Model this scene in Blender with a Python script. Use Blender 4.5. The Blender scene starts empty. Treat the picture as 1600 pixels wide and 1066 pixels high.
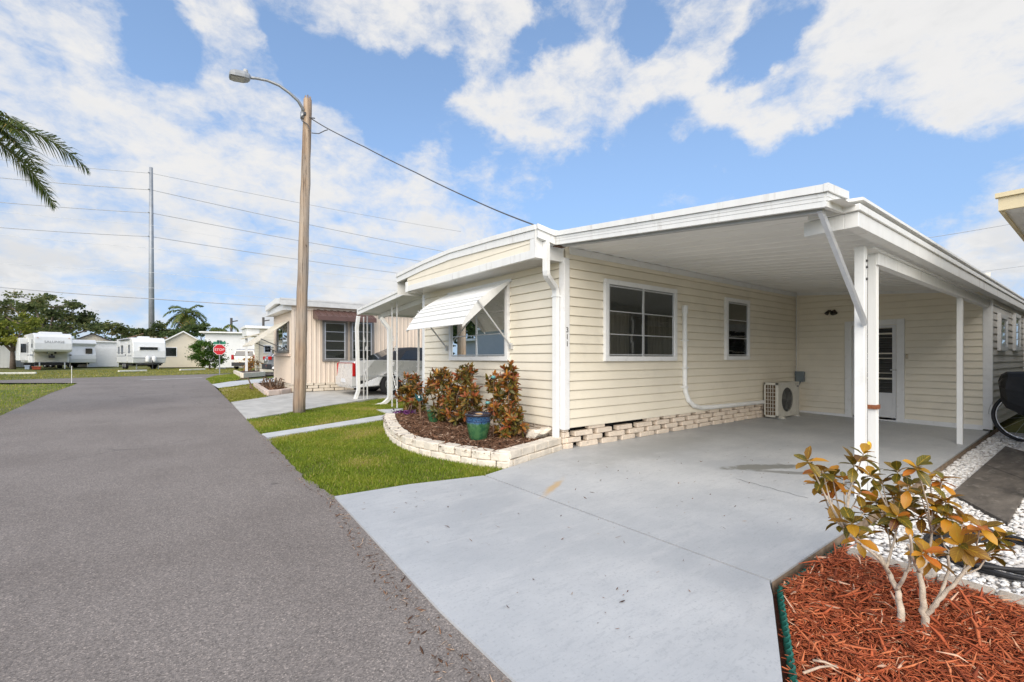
import bpy, bmesh, math, random
import numpy as np
from mathutils import Vector, Matrix
rnd = random.Random(7)
D2R = math.radians
scene = bpy.context.scene
COL = scene.collection

# ---------------------------------------------------------------- survey of the place
# level camera 1.4 m above the road; X runs from the street into the lots, Y runs along the street
F, CX, HY, H = 719.5, 800.0, 560.0, 1.40
FW = (0.6038, 0.7971); RT = (0.7971, -0.6038)
GRADE = 0.018                                  # the street climbs gently

YT = 24.0                                      # beyond the crossing the land is level
def gz(y): return GRADE * max(-20.0, min(YT, y))
def ray(px, py):
    a = (px - CX) / F
    return (FW[0] + a*RT[0], FW[1] + a*RT[1], (HY - py) / F)
def G(px, py, dz=0.0):
    r = ray(px, py); t = (H - dz) / (GRADE*r[1] - r[2])
    if t <= 0 or t*r[1] > YT: t = (GRADE*YT + dz - H) / r[2] if r[2] < 0 else 90
    return Vector((t*r[0], t*r[1], H + t*r[2]))
def PX(c, px, py):
    r = ray(px, py); t = c / r[0]; return Vector((c, t*r[1], H + t*r[2]))
def PY(c, px, py):
    r = ray(px, py); t = c / r[1]; return Vector((t*r[0], c, H + t*r[2]))
def PD(px, py, d):
    r = ray(px, py); return Vector((d*r[0], d*r[1], H + d*r[2]))
def gp(x, y, dz=0.0): return Vector((x, y, gz(y) + dz))

# ---------------------------------------------------------------- materials
def s2l(c): return tuple(((v/255.0 + 0.055)/1.055)**2.4 if v/255.0 > 0.04045 else v/255.0/12.92 for v in c)
class NT:
    def __init__(s, m): m.use_nodes = True; s.t = m.node_tree; s.n = s.t.nodes; s.l = s.t.links; s.n.clear()
    def new(s, typ, **kw):
        n = s.n.new(typ)
        for k, v in kw.items():
            if k.startswith('i_'):
                key = k[2:]; key = int(key) if key.isdigit() else key.replace('_', ' ')
                n.inputs[key].default_value = v
            else: setattr(n, k, v)
        return n
    def link(s, a, b): s.l.new(a, b)
    def math(s, op, a, b=None, clamp=False):
        n = s.new('ShaderNodeMath', operation=op, use_clamp=clamp)
        for i, v in enumerate((a, b)):
            if v is None: continue
            if isinstance(v, (int, float)): n.inputs[i].default_value = v
            else: s.link(v, n.inputs[i])
        return n.outputs[0]
    def mix(s, f, a, b):
        n = s.new('ShaderNodeMix', data_type='RGBA')
        for sock, v in ((n.inputs[0], f), (n.inputs[6], a), (n.inputs[7], b)):
            if isinstance(v, (int, float)): sock.default_value = v
            elif isinstance(v, (tuple, list)): sock.default_value = (*v[:3], 1)
            else: s.link(v, sock)
        return n.outputs[2]
    def noise(s, vec, scale, detail=4, rough=0.6, dim=None):
        n = s.new('ShaderNodeTexNoise'); n.inputs['Scale'].default_value = scale
        n.inputs['Detail'].default_value = detail; n.inputs['Roughness'].default_value = rough
        if vec is not None: s.link(vec, n.inputs['Vector'])
        return n
    def ss(s, v, a, b):
        n = s.new('ShaderNodeMapRange', interpolation_type='SMOOTHSTEP')
        n.inputs[1].default_value = a; n.inputs[2].default_value = b; s.link(v, n.inputs[0]); return n.outputs[0]
    def ramp(s, f, stops):
        n = s.new('ShaderNodeValToRGB'); e = n.color_ramp.elements
        while len(e) < len(stops): e.new(0.5)
        for el, (p, c) in zip(e, stops): el.position = p; el.color = (*c, 1)
        s.link(f, n.inputs[0]); return n.outputs[0]
    def scalev(s, vec, v3):
        n = s.new('ShaderNodeMapping'); n.inputs['Scale'].default_value = v3; s.link(vec, n.inputs[0]); return n.outputs[0]

def finish(nt, color, rough=0.6, metal=0.0, bump=None, bstr=0.3, bdist=0.01, ior=1.45, coat=0.0, trans=0.0, spec=None):
    p = nt.new('ShaderNodeBsdfPrincipled'); o = nt.new('ShaderNodeOutputMaterial')
    if isinstance(color, (tuple, list)): p.inputs['Base Color'].default_value = (*color[:3], 1)
    else: nt.link(color, p.inputs['Base Color'])
    if isinstance(rough, (int, float)): p.inputs['Roughness'].default_value = rough
    else: nt.link(rough, p.inputs['Roughness'])
    p.inputs['Metallic'].default_value = metal; p.inputs['IOR'].default_value = ior
    p.inputs['Coat Weight'].default_value = coat
    if spec is not None: p.inputs['Specular IOR Level'].default_value = spec
    if bump is not None:
        b = nt.new('ShaderNodeBump'); b.inputs['Strength'].default_value = bstr; b.inputs['Distance'].default_value = bdist
        nt.link(bump, b.inputs['Height']); nt.link(b.outputs[0], p.inputs['Normal'])
    if trans > 0:
        t = nt.new('ShaderNodeBsdfTranslucent'); m = nt.new('ShaderNodeMixShader'); m.inputs[0].default_value = trans
        if isinstance(color, (tuple, list)): t.inputs[0].default_value = (*color[:3], 1)
        else: nt.link(color, t.inputs[0])
        nt.link(p.outputs[0], m.inputs[1]); nt.link(t.outputs[0], m.inputs[2]); nt.link(m.outputs[0], o.inputs[0])
    else: nt.link(p.outputs[0], o.inputs[0])
    return p
MATS = {}
def mat(name, col, rough=0.6, var=0.08, scale=6.0, metal=0.0, bump=0.0, bscale=80.0, dirt=None, dscale=3.0, damt=0.5, stretch=(1, 1, 1), coat=0.0, ior=1.45):
    """plain painted / metal / plastic surface with gentle mottling and optional dirt"""
    m = bpy.data.materials.new(name); nt = NT(m)
    tc = nt.new('ShaderNodeTexCoord').outputs['Object']
    v = nt.scalev(tc, stretch)
    n = nt.noise(v, scale, 5, 0.6)
    lo = tuple(c*(1-var) for c in col); hi = tuple(min(1, c*(1+var)) for c in col)
    c = nt.mix(nt.ss(n.outputs[0], 0.3, 0.7), lo, hi)
    if dirt is not None:
        d = nt.noise(v, dscale, 6, 0.7)
        c = nt.mix(nt.math('MULTIPLY', nt.ss(d.outputs[0], 0.52, 0.72), damt), c, dirt)
    bn = None
    if bump > 0: bn = nt.noise(tc, bscale, 4, 0.6).outputs[0]
    r = nt.new('ShaderNodeMapRange'); nt.link(n.outputs[0], r.inputs[0])
    r.inputs[3].default_value = max(0.02, rough-0.08); r.inputs[4].default_value = min(1, rough+0.08)
    finish(nt, c, r.outputs[0], metal, bn, bump, 0.01, ior, coat)
    MATS[name] = m; return m
def woodmat():
    m = bpy.data.materials.new('weathered_pole_wood'); nt = NT(m); tc = nt.new('ShaderNodeTexCoord').outputs['Object']
    a = nt.noise(nt.scalev(tc, (1, 1, .035)), 11, 6, .65); f = nt.noise(nt.scalev(tc, (1, 1, .02)), 34, 4, .6); k = nt.noise(tc, 1.1, 3, .5); kn = nt.noise(nt.scalev(tc, (1, 1, .45)), 7, 2, .4)
    c = nt.ramp(a.outputs[0], [(.32, (.11, .078, .056)), (.44, (.27, .19, .132)), (.56, (.40, .295, .205)), (.70, (.50, .395, .295))])
    c = nt.mix(nt.math('MULTIPLY', nt.ss(k.outputs[0], .40, .62), .6), c, (.33, .295, .255))
    c = nt.mix(nt.math('MULTIPLY', nt.ss(f.outputs[0], .60, .66), .75), c, (.07, .045, .03))
    c = nt.mix(nt.math('MULTIPLY', nt.ss(kn.outputs[0], .68, .73), .8), c, (.09, .055, .035))
    finish(nt, c, .9, bump=nt.math('SUBTRACT', a.outputs[0], nt.math('MULTIPLY', nt.ss(f.outputs[0], .58, .66), .6)), bstr=.8, bdist=.03); return m
def tintmat(name, stops, rough=0.6, trans=0.25, vein=None):
    """leaf / chip material coloured by the mesh's own 'tint' attribute"""
    m = bpy.data.materials.new(name); nt = NT(m)
    at = nt.new('ShaderNodeAttribute', attribute_name='tint')
    c = nt.ramp(at.outputs['Fac'], stops)
    if vein is not None:
        lv = nt.new('ShaderNodeAttribute', attribute_name='leafuv')
        sx = nt.new('ShaderNodeSeparateXYZ'); nt.link(lv.outputs['Vector'], sx.inputs[0])
        av = nt.math('ABSOLUTE', sx.outputs[1])
        # branching side veins plus midrib
        ph = nt.math('ADD', nt.math('MULTIPLY', sx.outputs[0], 42.0), nt.math('MULTIPLY', av, -16.0))
        st = nt.ss(nt.math('SINE', ph), 0.55, 1.0)
        mid = nt.math('SUBTRACT', 1.0, nt.ss(av, 0.02, 0.14))
        nz = nt.noise(lv.outputs['Vector'], 3.0, 3)
        f = nt.math('MULTIPLY', nt.math('MAXIMUM', nt.math('MULTIPLY', st, 0.55), mid), 0.75)
        f = nt.math('MULTIPLY', f, nt.ss(nz.outputs[0], 0.3, 0.6), True)
        c = nt.mix(f, c, vein)
    finish(nt, c, rough, trans=trans)
    MATS[name] = m; return m

# ---------------------------------------------------------------- mesh builder
def root_loc(o):
    while o.parent is not None: o = o.parent
    return o.location.copy()
class MB:
    def __init__(s): s.v = []; s.f = []; s.m = []
    def add(s, vs, fs, mi=0):
        b = len(s.v); s.v += [tuple(p) for p in vs]; s.f += [tuple(i+b for i in f) for f in fs]; s.m += [mi]*len(fs)
    def quad(s, a, b, c, d, mi=0): s.add([a, b, c, d], [(0, 1, 2, 3)], mi)
    def box(s, lo, hi, mi=0):
        x0, y0, z0 = (min(lo[i], hi[i]) for i in range(3)); x1, y1, z1 = (max(lo[i], hi[i]) for i in range(3))
        s.add([(x0,y0,z0),(x1,y0,z0),(x1,y1,z0),(x0,y1,z0),(x0,y0,z1),(x1,y0,z1),(x1,y1,z1),(x0,y1,z1)],
              [(0,3,2,1),(4,5,6,7),(0,1,5,4),(1,2,6,5),(2,3,7,6),(3,0,4,7)], mi)
    def hexa(s, p, mi=0):   # 4 bottom points, 4 top points
        s.add(p, [(0,3,2,1),(4,5,6,7),(0,1,5,4),(1,2,6,5),(2,3,7,6),(3,0,4,7)], mi)
    def bar(s, p, q, w, h, up=(0, 0, 1), mi=0):
        p = Vector(p); q = Vector(q); d = (q-p).normalized(); u = Vector(up)
        a = d.cross(u)
        if a.length < 1e-4: a = d.cross(Vector((1, 0, 0)))
        a.normalize(); b = a.cross(d); a = a*w/2; b = b*h/2
        s.add([p-a-b, p+a-b, p+a+b, p-a+b, q-a-b, q+a-b, q+a+b, q-a+b],
              [(0,3,2,1),(4,5,6,7),(0,1,5,4),(1,2,6,5),(2,3,7,6),(3,0,4,7)], mi)
    def tube(s, pts, r, n=8, mi=0, cap=True):
        pts = [Vector(p) for p in pts]; k = len(pts)
        rr = r if isinstance(r, (list, tuple)) else [r]*k
        base = len(s.v); prev = None
        for i, p in enumerate(pts):
            d = (pts[min(i+1, k-1)] - pts[max(i-1, 0)]).normalized()
            if prev is None:
                a = d.cross(Vector((0, 0, 1)))
                if a.length < 1e-3: a = d.cross(Vector((1, 0, 0)))
            else: a = prev - d*prev.dot(d)
            a.normalize(); prev = a; b = d.cross(a)
            for j in range(n):
                t = 2*math.pi*j/n; s.v.append(tuple(p + (a*math.cos(t) + b*math.sin(t))*rr[i]))
        for i in range(k-1):
            for j in range(n):
                j2 = (j+1) % n
                s.f.append((base+i*n+j, base+i*n+j2, base+(i+1)*n+j2, base+(i+1)*n+j)); s.m.append(mi)
        if cap:
            s.f.append(tuple(base+j for j in range(n-1, -1, -1))); s.m.append(mi)
            s.f.append(tuple(base+(k-1)*n+j for j in range(n))); s.m.append(mi)
    def lathe(s, c, prof, n=24, mi=0, axis='z'):
        base = len(s.v); k = len(prof)
        for (r, z) in prof:
            for j in range(n):
                t = 2*math.pi*j/n; a, b = r*math.cos(t), r*math.sin(t)
                if axis == 'z': s.v.append((c[0]+a, c[1]+b, c[2]+z))
                elif axis == 'y': s.v.append((c[0]+a, c[1]+z, c[2]+b))
                else: s.v.append((c[0]+z, c[1]+a, c[2]+b))
        for i in range(k-1):
            for j in range(n):
                j2 = (j+1) % n; s.f.append((base+i*n+j, base+i*n+j2, base+(i+1)*n+j2, base+(i+1)*n+j)); s.m.append(mi)
    def prism(s, poly, vec, mi=0):
        n = len(poly); vec = Vector(vec); a = [Vector(p) for p in poly]; b = [p+vec for p in a]
        s.add(a+b, [tuple(range(n-1, -1, -1)), tuple(range(n, 2*n))] + [(i, (i+1) % n, n+(i+1) % n, n+i) for i in range(n)], mi)
    def build(s, name, mats, parent=None, smooth=False, bevel=0.0, local=False, seg=2, fix=False):
        me = bpy.data.meshes.new(name)
        vs = s.v
        if parent is not None and not local:
            rl = root_loc(parent); vs = [(x-rl[0], y-rl[1], z-rl[2]) for x, y, z in vs]
        me.from_pydata(vs, [], s.f)
        if not isinstance(mats, (list, tuple)): mats = [mats]
        for m in mats: me.materials.append(m)
        if len(mats) > 1: me.polygons.foreach_set('material_index', s.m)
        if fix or bevel:
            bm = bmesh.new(); bm.from_mesh(me); bmesh.ops.recalc_face_normals(bm, faces=bm.faces); bm.to_mesh(me); bm.free()
        if smooth: me.polygons.foreach_set('use_smooth', [True]*len(me.polygons))
        me.update()
        o = bpy.data.objects.new(name, me); COL.objects.link(o)
        if parent is not None: o.parent = parent
        if bevel > 0:
            b = o.modifiers.new('bevel', 'BEVEL'); b.width = bevel; b.segments = seg; b.limit_method = 'ANGLE'; b.angle_limit = D2R(40)
            b.harden_normals = False
        if smooth:
            pass
        return o
def tag(o, label=None, cat=None, group=None, kind=None):
    if label: o['label'] = label
    if cat: o['category'] = cat
    if group: o['group'] = group
    if kind: o['kind'] = kind
    return o
def thing(name, loc, label, cat, group=None, rz=0.0):
    o = bpy.data.objects.new(name, None); COL.objects.link(o); o.location = loc; o.rotation_euler = (0, 0, rz)
    o.empty_display_size = 0.2
    return tag(o, label, cat, group)
def copy_tree(o, parent=None):
    c = o.copy(); COL.objects.link(c)
    if parent is not None: c.parent = parent
    for ch in list(o.children): copy_tree(ch, c)
    return c
def np_mesh(name, verts, faces, tint=None, mats=None, uv=None, smooth=False, parent=None):
    """verts (n,3) float, faces (m,k) int"""
    me = bpy.data.meshes.new(name); n = len(verts); m, k = faces.shape
    if parent is not None: verts = verts - np.array(root_loc(parent))
    me.vertices.add(n); me.vertices.foreach_set('co', verts.astype(np.float32).ravel())
    me.loops.add(m*k); me.loops.foreach_set('vertex_index', faces.astype(np.int32).ravel())
    me.polygons.add(m); me.polygons.foreach_set('loop_start', np.arange(0, m*k, k, dtype=np.int32))
    me.update(calc_edges=True); me.validate()
    if tint is not None:
        a = me.attributes.new('tint', 'FLOAT', 'POINT'); a.data.foreach_set('value', tint.astype(np.float32))
    if uv is not None:
        a = me.attributes.new('leafuv', 'FLOAT_VECTOR', 'POINT'); a.data.foreach_set('vector', uv.astype(np.float32).ravel())
    if smooth: me.polygons.foreach_set('use_smooth', np.ones(m, dtype=bool))
    me.materials.append(mats)
    o = bpy.data.objects.new(name, me); COL.objects.link(o)
    if parent is not None: o.parent = parent
    return o
def sheet(name, poly, z, m, kind='structure', thick=0.0, parent=None):
    """flat ground sheet following the grade; poly = [(x, y)...], z = offset above the grade"""
    def clip(pl, sgn):                          # keep the part on one side of the break of slope
        out = []
        for i in range(len(pl)):
            a, c = pl[i], pl[(i+1) % len(pl)]; da, dc = sgn*(a[1]-YT), sgn*(c[1]-YT)
            if da >= 0: out.append(tuple(a[:2]))
            if da*dc < 0: t = da/(da-dc); out.append((a[0]+(c[0]-a[0])*t, YT))
        return out
    ys_ = [p[1] for p in poly]; halves = [poly] if max(ys_) <= YT or min(ys_) >= YT else [clip(poly, -1), clip(poly, 1)]
    b = MB()
    for pl in halves:
        if sum(pl[i][0]*pl[(i+1) % len(pl)][1]-pl[(i+1) % len(pl)][0]*pl[i][1] for i in range(len(pl))) < 0: pl = pl[::-1]
        top = [gp(p[0], p[1], z) for p in pl]
        if thick: b.prism([p - Vector((0, 0, thick)) for p in top], (0, 0, thick))
        else: b.add(top, [tuple(range(len(pl)))])
    o = b.build(name, m, parent, fix=bool(thick))
    if kind: o['kind'] = kind
    return o
def in_poly(P, poly):
    x, y = P[:, 0], P[:, 1]; ins = np.zeros(len(P), bool); n = len(poly)
    for i in range(n):
        x0, y0 = poly[i]; x1, y1 = poly[(i+1) % n]
        c = ((y0 > y) != (y1 > y)) & (x < (x1-x0)*(y-y0)/((y1-y0) if y1 != y0 else 1e-9) + x0)
        ins ^= c
    return ins
def scatter(poly, n, rs):
    P = np.array(poly); lo, hi = P.min(0), P.max(0); out = np.zeros((0, 2))
    while len(out) < n:
        q = rs.uniform(lo, hi, (n*2, 2)); out = np.vstack([out, q[in_poly(q, poly)]])
    return out[:n]
def grass(name, poly, n, hgt, wid, m, seed=1, z=0.0):
    rs = np.random.RandomState(seed); P = scatter(poly, n, rs); P = P + rs.normal(0, .022, P.shape)
    # clumpiness
    cl = 0.5 + 0.5*np.sin(P[:, 0]*5.1 + 1.3*np.sin(P[:, 1]*3.7))*np.sin(P[:, 1]*4.3 + 1.1*np.sin(P[:, 0]*2.9))
    keep = rs.rand(n) < 0.55 + 0.45*cl; P = P[keep]; cl = cl[keep]; n = len(P)
    a = rs.uniform(0, 2*np.pi, n); h = hgt*rs.uniform(0.45, 1.15, n)*(0.75+0.4*cl); w = wid*rs.uniform(0.6, 1.2, n)
    lean = rs.uniform(0.1, 0.9, n)*h; la = rs.uniform(0, 2*np.pi, n)
    base = np.stack([P[:, 0], P[:, 1], GRADE*np.clip(P[:, 1], -20, YT)+z], 1)
    side = np.stack([np.cos(a), np.sin(a), 0*a], 1)*w[:, None]/2
    ln = np.stack([np.cos(la), np.sin(la), 0*a], 1)
    midp = base + ln*(lean*0.35)[:, None]; midp[:, 2] += h*0.62
    tip = base + ln*lean[:, None]; tip[:, 2] += h*0.95
    V = np.concatenate([base-side, base+side, midp+side*0.8, midp-side*0.8, tip+side*0.12, tip-side*0.12], 1).reshape(-1, 3)
    i = np.arange(n)[:, None]*6
    Fc = np.concatenate([i+np.array([0, 1, 2, 3]), i+np.array([3, 2, 4, 5])], 0)
    big = 0.5+0.5*np.sin(P[:, 0]*1.9+0.7)*np.sin(P[:, 1]*1.3+0.4)
    t = np.clip(0.5*rs.rand(n)+0.3*cl+0.2*big, 0, 1)
    pt = np.sin(P[:, 0]*2.3+2*np.sin(P[:, 1]*1.1))*np.sin(P[:, 1]*2.0+1.7*np.sin(P[:, 0]*1.4+.6))
    t = np.clip(t + .35*np.clip(pt-.35, 0, 1), 0, .97)
    dead = rs.rand(n) < 0.05+.30*np.clip(pt-.3, 0, 1); t[dead] = rs.uniform(.92, 1, dead.sum())
    o = np_mesh(name, V, Fc, np.repeat(t, 6), m); o['kind'] = 'stuff'; return o
def leaf_cloud(name, C, size, m, seed=1, tint=None, parent=None, droop=0.3, aspect=0.5, up=None):
    """many leaf-sized bent blades at points C (n,3)"""
    rs = np.random.RandomState(seed); n = len(C)
    d = rs.normal(0, 1, (n, 3)); d[:, 2] = d[:, 2]*0.6 - droop
    if up is not None: d = d*0.6 + up
    d /= np.linalg.norm(d, axis=1)[:, None]+1e-9
    r = rs.normal(0, 1, (n, 3)); s = np.cross(d, r); s /= np.linalg.norm(s, axis=1)[:, None]+1e-9
    nn = np.cross(s, d)
    L = (size*rs.uniform(0.6, 1.3, n))[:, None]; W = L*aspect*0.5
    tip = C + d*L - nn*L*0.12; mid = C + d*L*0.5
    V = np.concatenate([C, mid+s*W, tip, mid-s*W], 1).reshape(-1, 3)
    Fc = np.arange(n)[:, None]*4 + np.array([0, 1, 2, 3])
    if tint is None: tint = rs.rand(n)
    return np_mesh(name, V, Fc, np.repeat(tint, 4), m, parent=parent)
def leaf_geo(Pb, dirs, norms, L, W, bend, rs, rounded=False):
    """ovate, folded, pointed leaves: 5 stations x 3 across. returns V,F,uv"""
    n = len(Pb); st = np.array([0.0, 0.2, 0.5, 0.8, 1.0]); wd = np.array([0.07, 0.55, 1.0, 0.80, 0.10]) if rounded else np.array([0.06, 0.62, 1.0, 0.66, 0.03])
    s = np.cross(dirs, norms); s /= np.linalg.norm(s, axis=1)[:, None]+1e-9; nn = np.cross(s, dirs)
    V = np.zeros((n, 15, 3)); U = np.zeros((n, 15, 3))
    for k in range(5):
        c = Pb + dirs*(L*st[k])[:, None] - nn*(bend*L*st[k]**2)[:, None]
        for j, q in enumerate((-1, 0, 1)):
            V[:, k*3+j] = c + s*(W*0.5*wd[k]*q)[:, None] + nn*(abs(q)*W*0.16*wd[k])[:, None]
            U[:, k*3+j] = np.stack([np.full(n, st[k]), np.full(n, q*wd[k]), rs.rand(n)*0+k], 1)
    q = []
    for k in range(4):
        for j in range(2): q.append([k*3+j, k*3+j+1, (k+1)*3+j+1, (k+1)*3+j])
    Fc = (np.arange(n)[:, None, None]*15 + np.array(q)[None]).reshape(-1, 4)
    return V.reshape(-1, 3), Fc, U.reshape(-1, 3)
def text_part(name, body, size, m, loc, rot, parent=None, depth=0.004, extr_align='CENTER', local=False, space=1.0):
    cu = bpy.data.curves.new(name, 'FONT'); cu.body = body; cu.size = size; cu.extrude = depth; cu.align_x = extr_align; cu.align_y = 'CENTER'
    cu.space_character = space
    tmp = bpy.data.objects.new('tmp_text', cu); COL.objects.link(tmp)
    bpy.context.view_layer.update()
    me = bpy.data.meshes.new_from_object(tmp.evaluated_get(bpy.context.evaluated_depsgraph_get()))
    bpy.data.objects.remove(tmp); bpy.data.curves.remove(cu)
    R = Matrix.Translation(Vector(loc)) @ (rot if isinstance(rot, Matrix) else Matrix(rot).to_4x4())
    if parent is not None and not local: R = Matrix.Translation(-root_loc(parent)) @ R
    me.transform(R); me.materials.clear(); me.materials.append(m); me.name = name
    o = bpy.data.objects.new(name, me); COL.objects.link(o)
    if parent is not None: o.parent = parent
    return o
def basis(xd, yd):
    x = Vector(xd).normalized(); y = Vector(yd).normalized(); z = x.cross(y)
    return Matrix((x, y, z)).transposed().to_4x4()
# ---------------------------------------------------------------- world, sun, camera
SUN_EL, SUN_AZ = D2R(36), D2R(226)      # azimuth measured from +X, counter-clockwise: behind the camera, to the left
def make_world():
    w = bpy.data.worlds.new('World'); scene.world = w; nt = NT(w)
    sky = nt.new('ShaderNodeTexSky', sky_type='NISHITA'); sky.sun_disc = False
    sky.sun_elevation = SUN_EL; sky.sun_rotation = D2R(90) - SUN_AZ
    sv = nt.new('ShaderNodeCombineXYZ'); skd = nt.new('ShaderNodeTexCoord').outputs['Generated']; s0 = nt.new('ShaderNodeSeparateXYZ'); nt.link(skd, s0.inputs[0])
    nt.link(s0.outputs[0], sv.inputs[0]); nt.link(s0.outputs[1], sv.inputs[1]); nt.link(nt.math('ADD', nt.math('MULTIPLY', nt.math('MAXIMUM', s0.outputs[2], 0.0), 0.85), 0.22), sv.inputs[2]); nt.link(sv.outputs[0], sky.inputs[0])
    sky.air_density = 1.0; sky.dust_density = 0.4; sky.ozone_density = 1.6
    d = nt.new('ShaderNodeTexCoord').outputs['Generated']
    sx = nt.new('ShaderNodeSeparateXYZ'); nt.link(d, sx.inputs[0]); zz = sx.outputs[2]
    # wind-torn edges: warp the direction, then measure how near it is to each cloud bank
    def warp(vec, scale, amt, det):
        n1 = nt.noise(vec, scale, det, 0.6)
        wv = nt.new('ShaderNodeVectorMath', operation='SUBTRACT'); nt.link(n1.outputs['Color'], wv.inputs[0]); wv.inputs[1].default_value = (0.5, 0.5, 0.5)
        ws = nt.new('ShaderNodeVectorMath', operation='SCALE'); nt.link(wv.outputs[0], ws.inputs[0]); ws.inputs['Scale'].default_value = amt
        wd = nt.new('ShaderNodeVectorMath', operation='ADD'); nt.link(vec, wd.inputs[0]); nt.link(ws.outputs[0], wd.inputs[1]); return wd.outputs[0]
    wd = warp(d, 6.0, 0.15, 6)
    acc = None
    for (px, py, r, wt) in BANKS:
        c = Vector(ray(px, py)); s = c.length; c.normalize()
        rr = r / F / s * (1.12 if wt > 0 else 1.30)
        dn = nt.new('ShaderNodeVectorMath', operation='DISTANCE'); nt.link(wd, dn.inputs[0]); dn.inputs[1].default_value = c
        mr = nt.new('ShaderNodeMapRange', interpolation_type='SMOOTHSTEP'); nt.link(dn.outputs['Value'], mr.inputs[0])
        mr.inputs[1].default_value = rr; mr.inputs[2].default_value = 0.0; mr.inputs[3].default_value = 0.0; mr.inputs[4].default_value = wt
        acc = mr.outputs[0] if acc is None else nt.math('ADD', acc, mr.outputs[0])
    acc = nt.math('MINIMUM', nt.math('MAXIMUM', nt.math('MULTIPLY', acc, 0.42), -0.38), 0.22)
    # billows at three sizes; puffs flatten towards the horizon
    dv = warp(nt.scalev(d, (1.0, 1.0, 1.7)), 9.0, 0.05, 4)
    f1 = nt.noise(dv, 4.2, 4, 0.55); f2 = nt.noise(dv, 11.0, 8, 0.66)
    den = nt.math('ADD', acc, nt.math('MULTIPLY', nt.math('SUBTRACT', f1.outputs[0], 0.5), 1.25))
    den = nt.math('ADD', den, nt.math('MULTIPLY', nt.math('SUBTRACT', f2.outputs[0], 0.5), 1.25))
    den = nt.math('ADD', den, -0.10)
    mask = nt.math('POWER', nt.ss(den, -0.24, 0.34), 0.9)
    hor = nt.math('SUBTRACT', 1.0, nt.ss(zz, 0.0, 0.26))
    mask = nt.math('MAXIMUM', mask, nt.math('MULTIPLY', hor, 0.30))
    thick = nt.ss(den, 0.15, 0.9)
    sh = nt.noise(nt.scalev(dv, (1.0, 1.0, 1.5)), 8.0, 7, 0.6)
    ccol = nt.mix(nt.math('MULTIPLY', nt.ss(sh.outputs[0], 0.42, 0.66), nt.math('MULTIPLY', thick, 0.85)), CLOUD, CLOUD_SH)
    grey = nt.math('MULTIPLY', nt.math('MULTIPLY', nt.math('SUBTRACT', 1.0, nt.ss(zz, 0.02, 0.34)), nt.ss(sh.outputs[0], 0.40, 0.60)), 0.8)
    ccol = nt.mix(grey, ccol, CLOUD_LOW)
    blue = nt.new('ShaderNodeVectorMath', operation='MULTIPLY'); nt.link(sky.outputs[0], blue.inputs[0]); blue.inputs[1].default_value = SKY_GAIN
    dim = nt.new('ShaderNodeVectorMath', operation='SCALE'); nt.link(blue.outputs[0], dim.inputs[0]); nt.link(nt.math('SUBTRACT', 1.0, nt.math('MULTIPLY', nt.math('SUBTRACT', 1.0, nt.ss(zz, -0.05, 0.45)), 0.33)), dim.inputs['Scale'])
    c = nt.mix(nt.math('MULTIPLY', mask, 0.98), dim.outputs[0], ccol)
    bg = nt.new('ShaderNodeBackground'); bg.inputs[1].default_value = 0.15
    o = nt.new('ShaderNodeOutputWorld'); nt.link(c, bg.inputs[0]); nt.link(bg.outputs[0], o.inputs[0])
CLOUD = (3.92, 3.88, 3.84); CLOUD_SH = (2.95, 3.02, 3.12); CLOUD_LOW = (2.85, 2.96, 3.12); SKY_GAIN = (1.42, 1.40, 1.34)
BANKS = [(70,15,150,1),(150,55,60,.7),(30,60,90,.7),(345,20,80,1),(395,70,60,1),(400,140,60,.8),
 (210,165,110,1),(330,200,140,1),(440,210,110,1),(520,235,90,.9),(120,240,130,.9),(40,160,90,.6),(575,270,80,.7),(250,300,140,.8),(60,380,160,.8),(330,400,170,.8),(560,400,170,.9),(720,355,90,.8),(150,330,120,.5),(450,330,110,.5),
 (40,470,140,.8),(200,450,120,.7),(420,470,140,.8),(600,440,110,.9),(330,500,120,.6),(120,520,120,.6),(740,400,60,.7),(560,500,120,.7),
 (570,15,80,.9),(650,30,90,1),(740,30,90,1),(810,15,50,.8),
 (760,160,75,1.1),(850,150,90,1.1),(930,100,65,1.1),(900,205,75,1),(985,150,60,1),(1090,40,70,1.1),(1040,120,60,1.1),(1130,0,60,.9),(960,225,40,.8),(1060,80,60,1),
 (1110,190,60,1.1),(1180,165,70,1.1),(1250,140,80,1.1),(1330,105,80,1.1),(1210,218,45,1),(1390,60,90,1),(1470,50,110,1),(1570,50,120,1.1),(1400,170,50,.7),(1480,150,90,1),(1570,130,90,1),(1290,170,50,.8),(1310,20,70,.9),
 (1570,310,60,.8),(1560,400,90,.8),(1490,375,60,.5),(830,295,50,.7),(1050,232,28,1),(690,250,70,.8),(640,275,60,.8),(760,270,45,.5),
 (230,85,70,-1.3),(255,30,60,-1.2),(180,100,50,-.8),(470,80,60,-1.2),(480,140,45,-1),(560,130,75,-1.3),(640,170,75,-1.3),(640,110,50,-1),(700,110,45,-1.1),(720,230,50,-.8),(860,45,50,-1.3),(820,85,35,-.8),(1000,30,45,-1.2),(900,290,90,-1),(1000,285,100,-1.1),(1100,270,90,-1.2),(1250,270,110,-1.3),(1380,250,100,-1.3),(1440,225,60,-.9),(1420,320,80,-1),(1195,60,60,-1.2),(1180,105,40,-.9),(1120,110,30,-.8),(1240,70,40,-.8),(10,110,50,-.8),(700,320,50,-.4),(10,290,60,-.6),(310,370,50,-.4),(1340,330,70,-.8),(1550,215,45,-.7),(1530,180,20,-.4)]
make_world()
sl = bpy.data.lights.new('sun', 'SUN'); sl.energy = 2.9; sl.angle = D2R(66); sl.color = (1.0, 0.895, 0.74)
so = bpy.data.objects.new('sun', sl); COL.objects.link(so)
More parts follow.
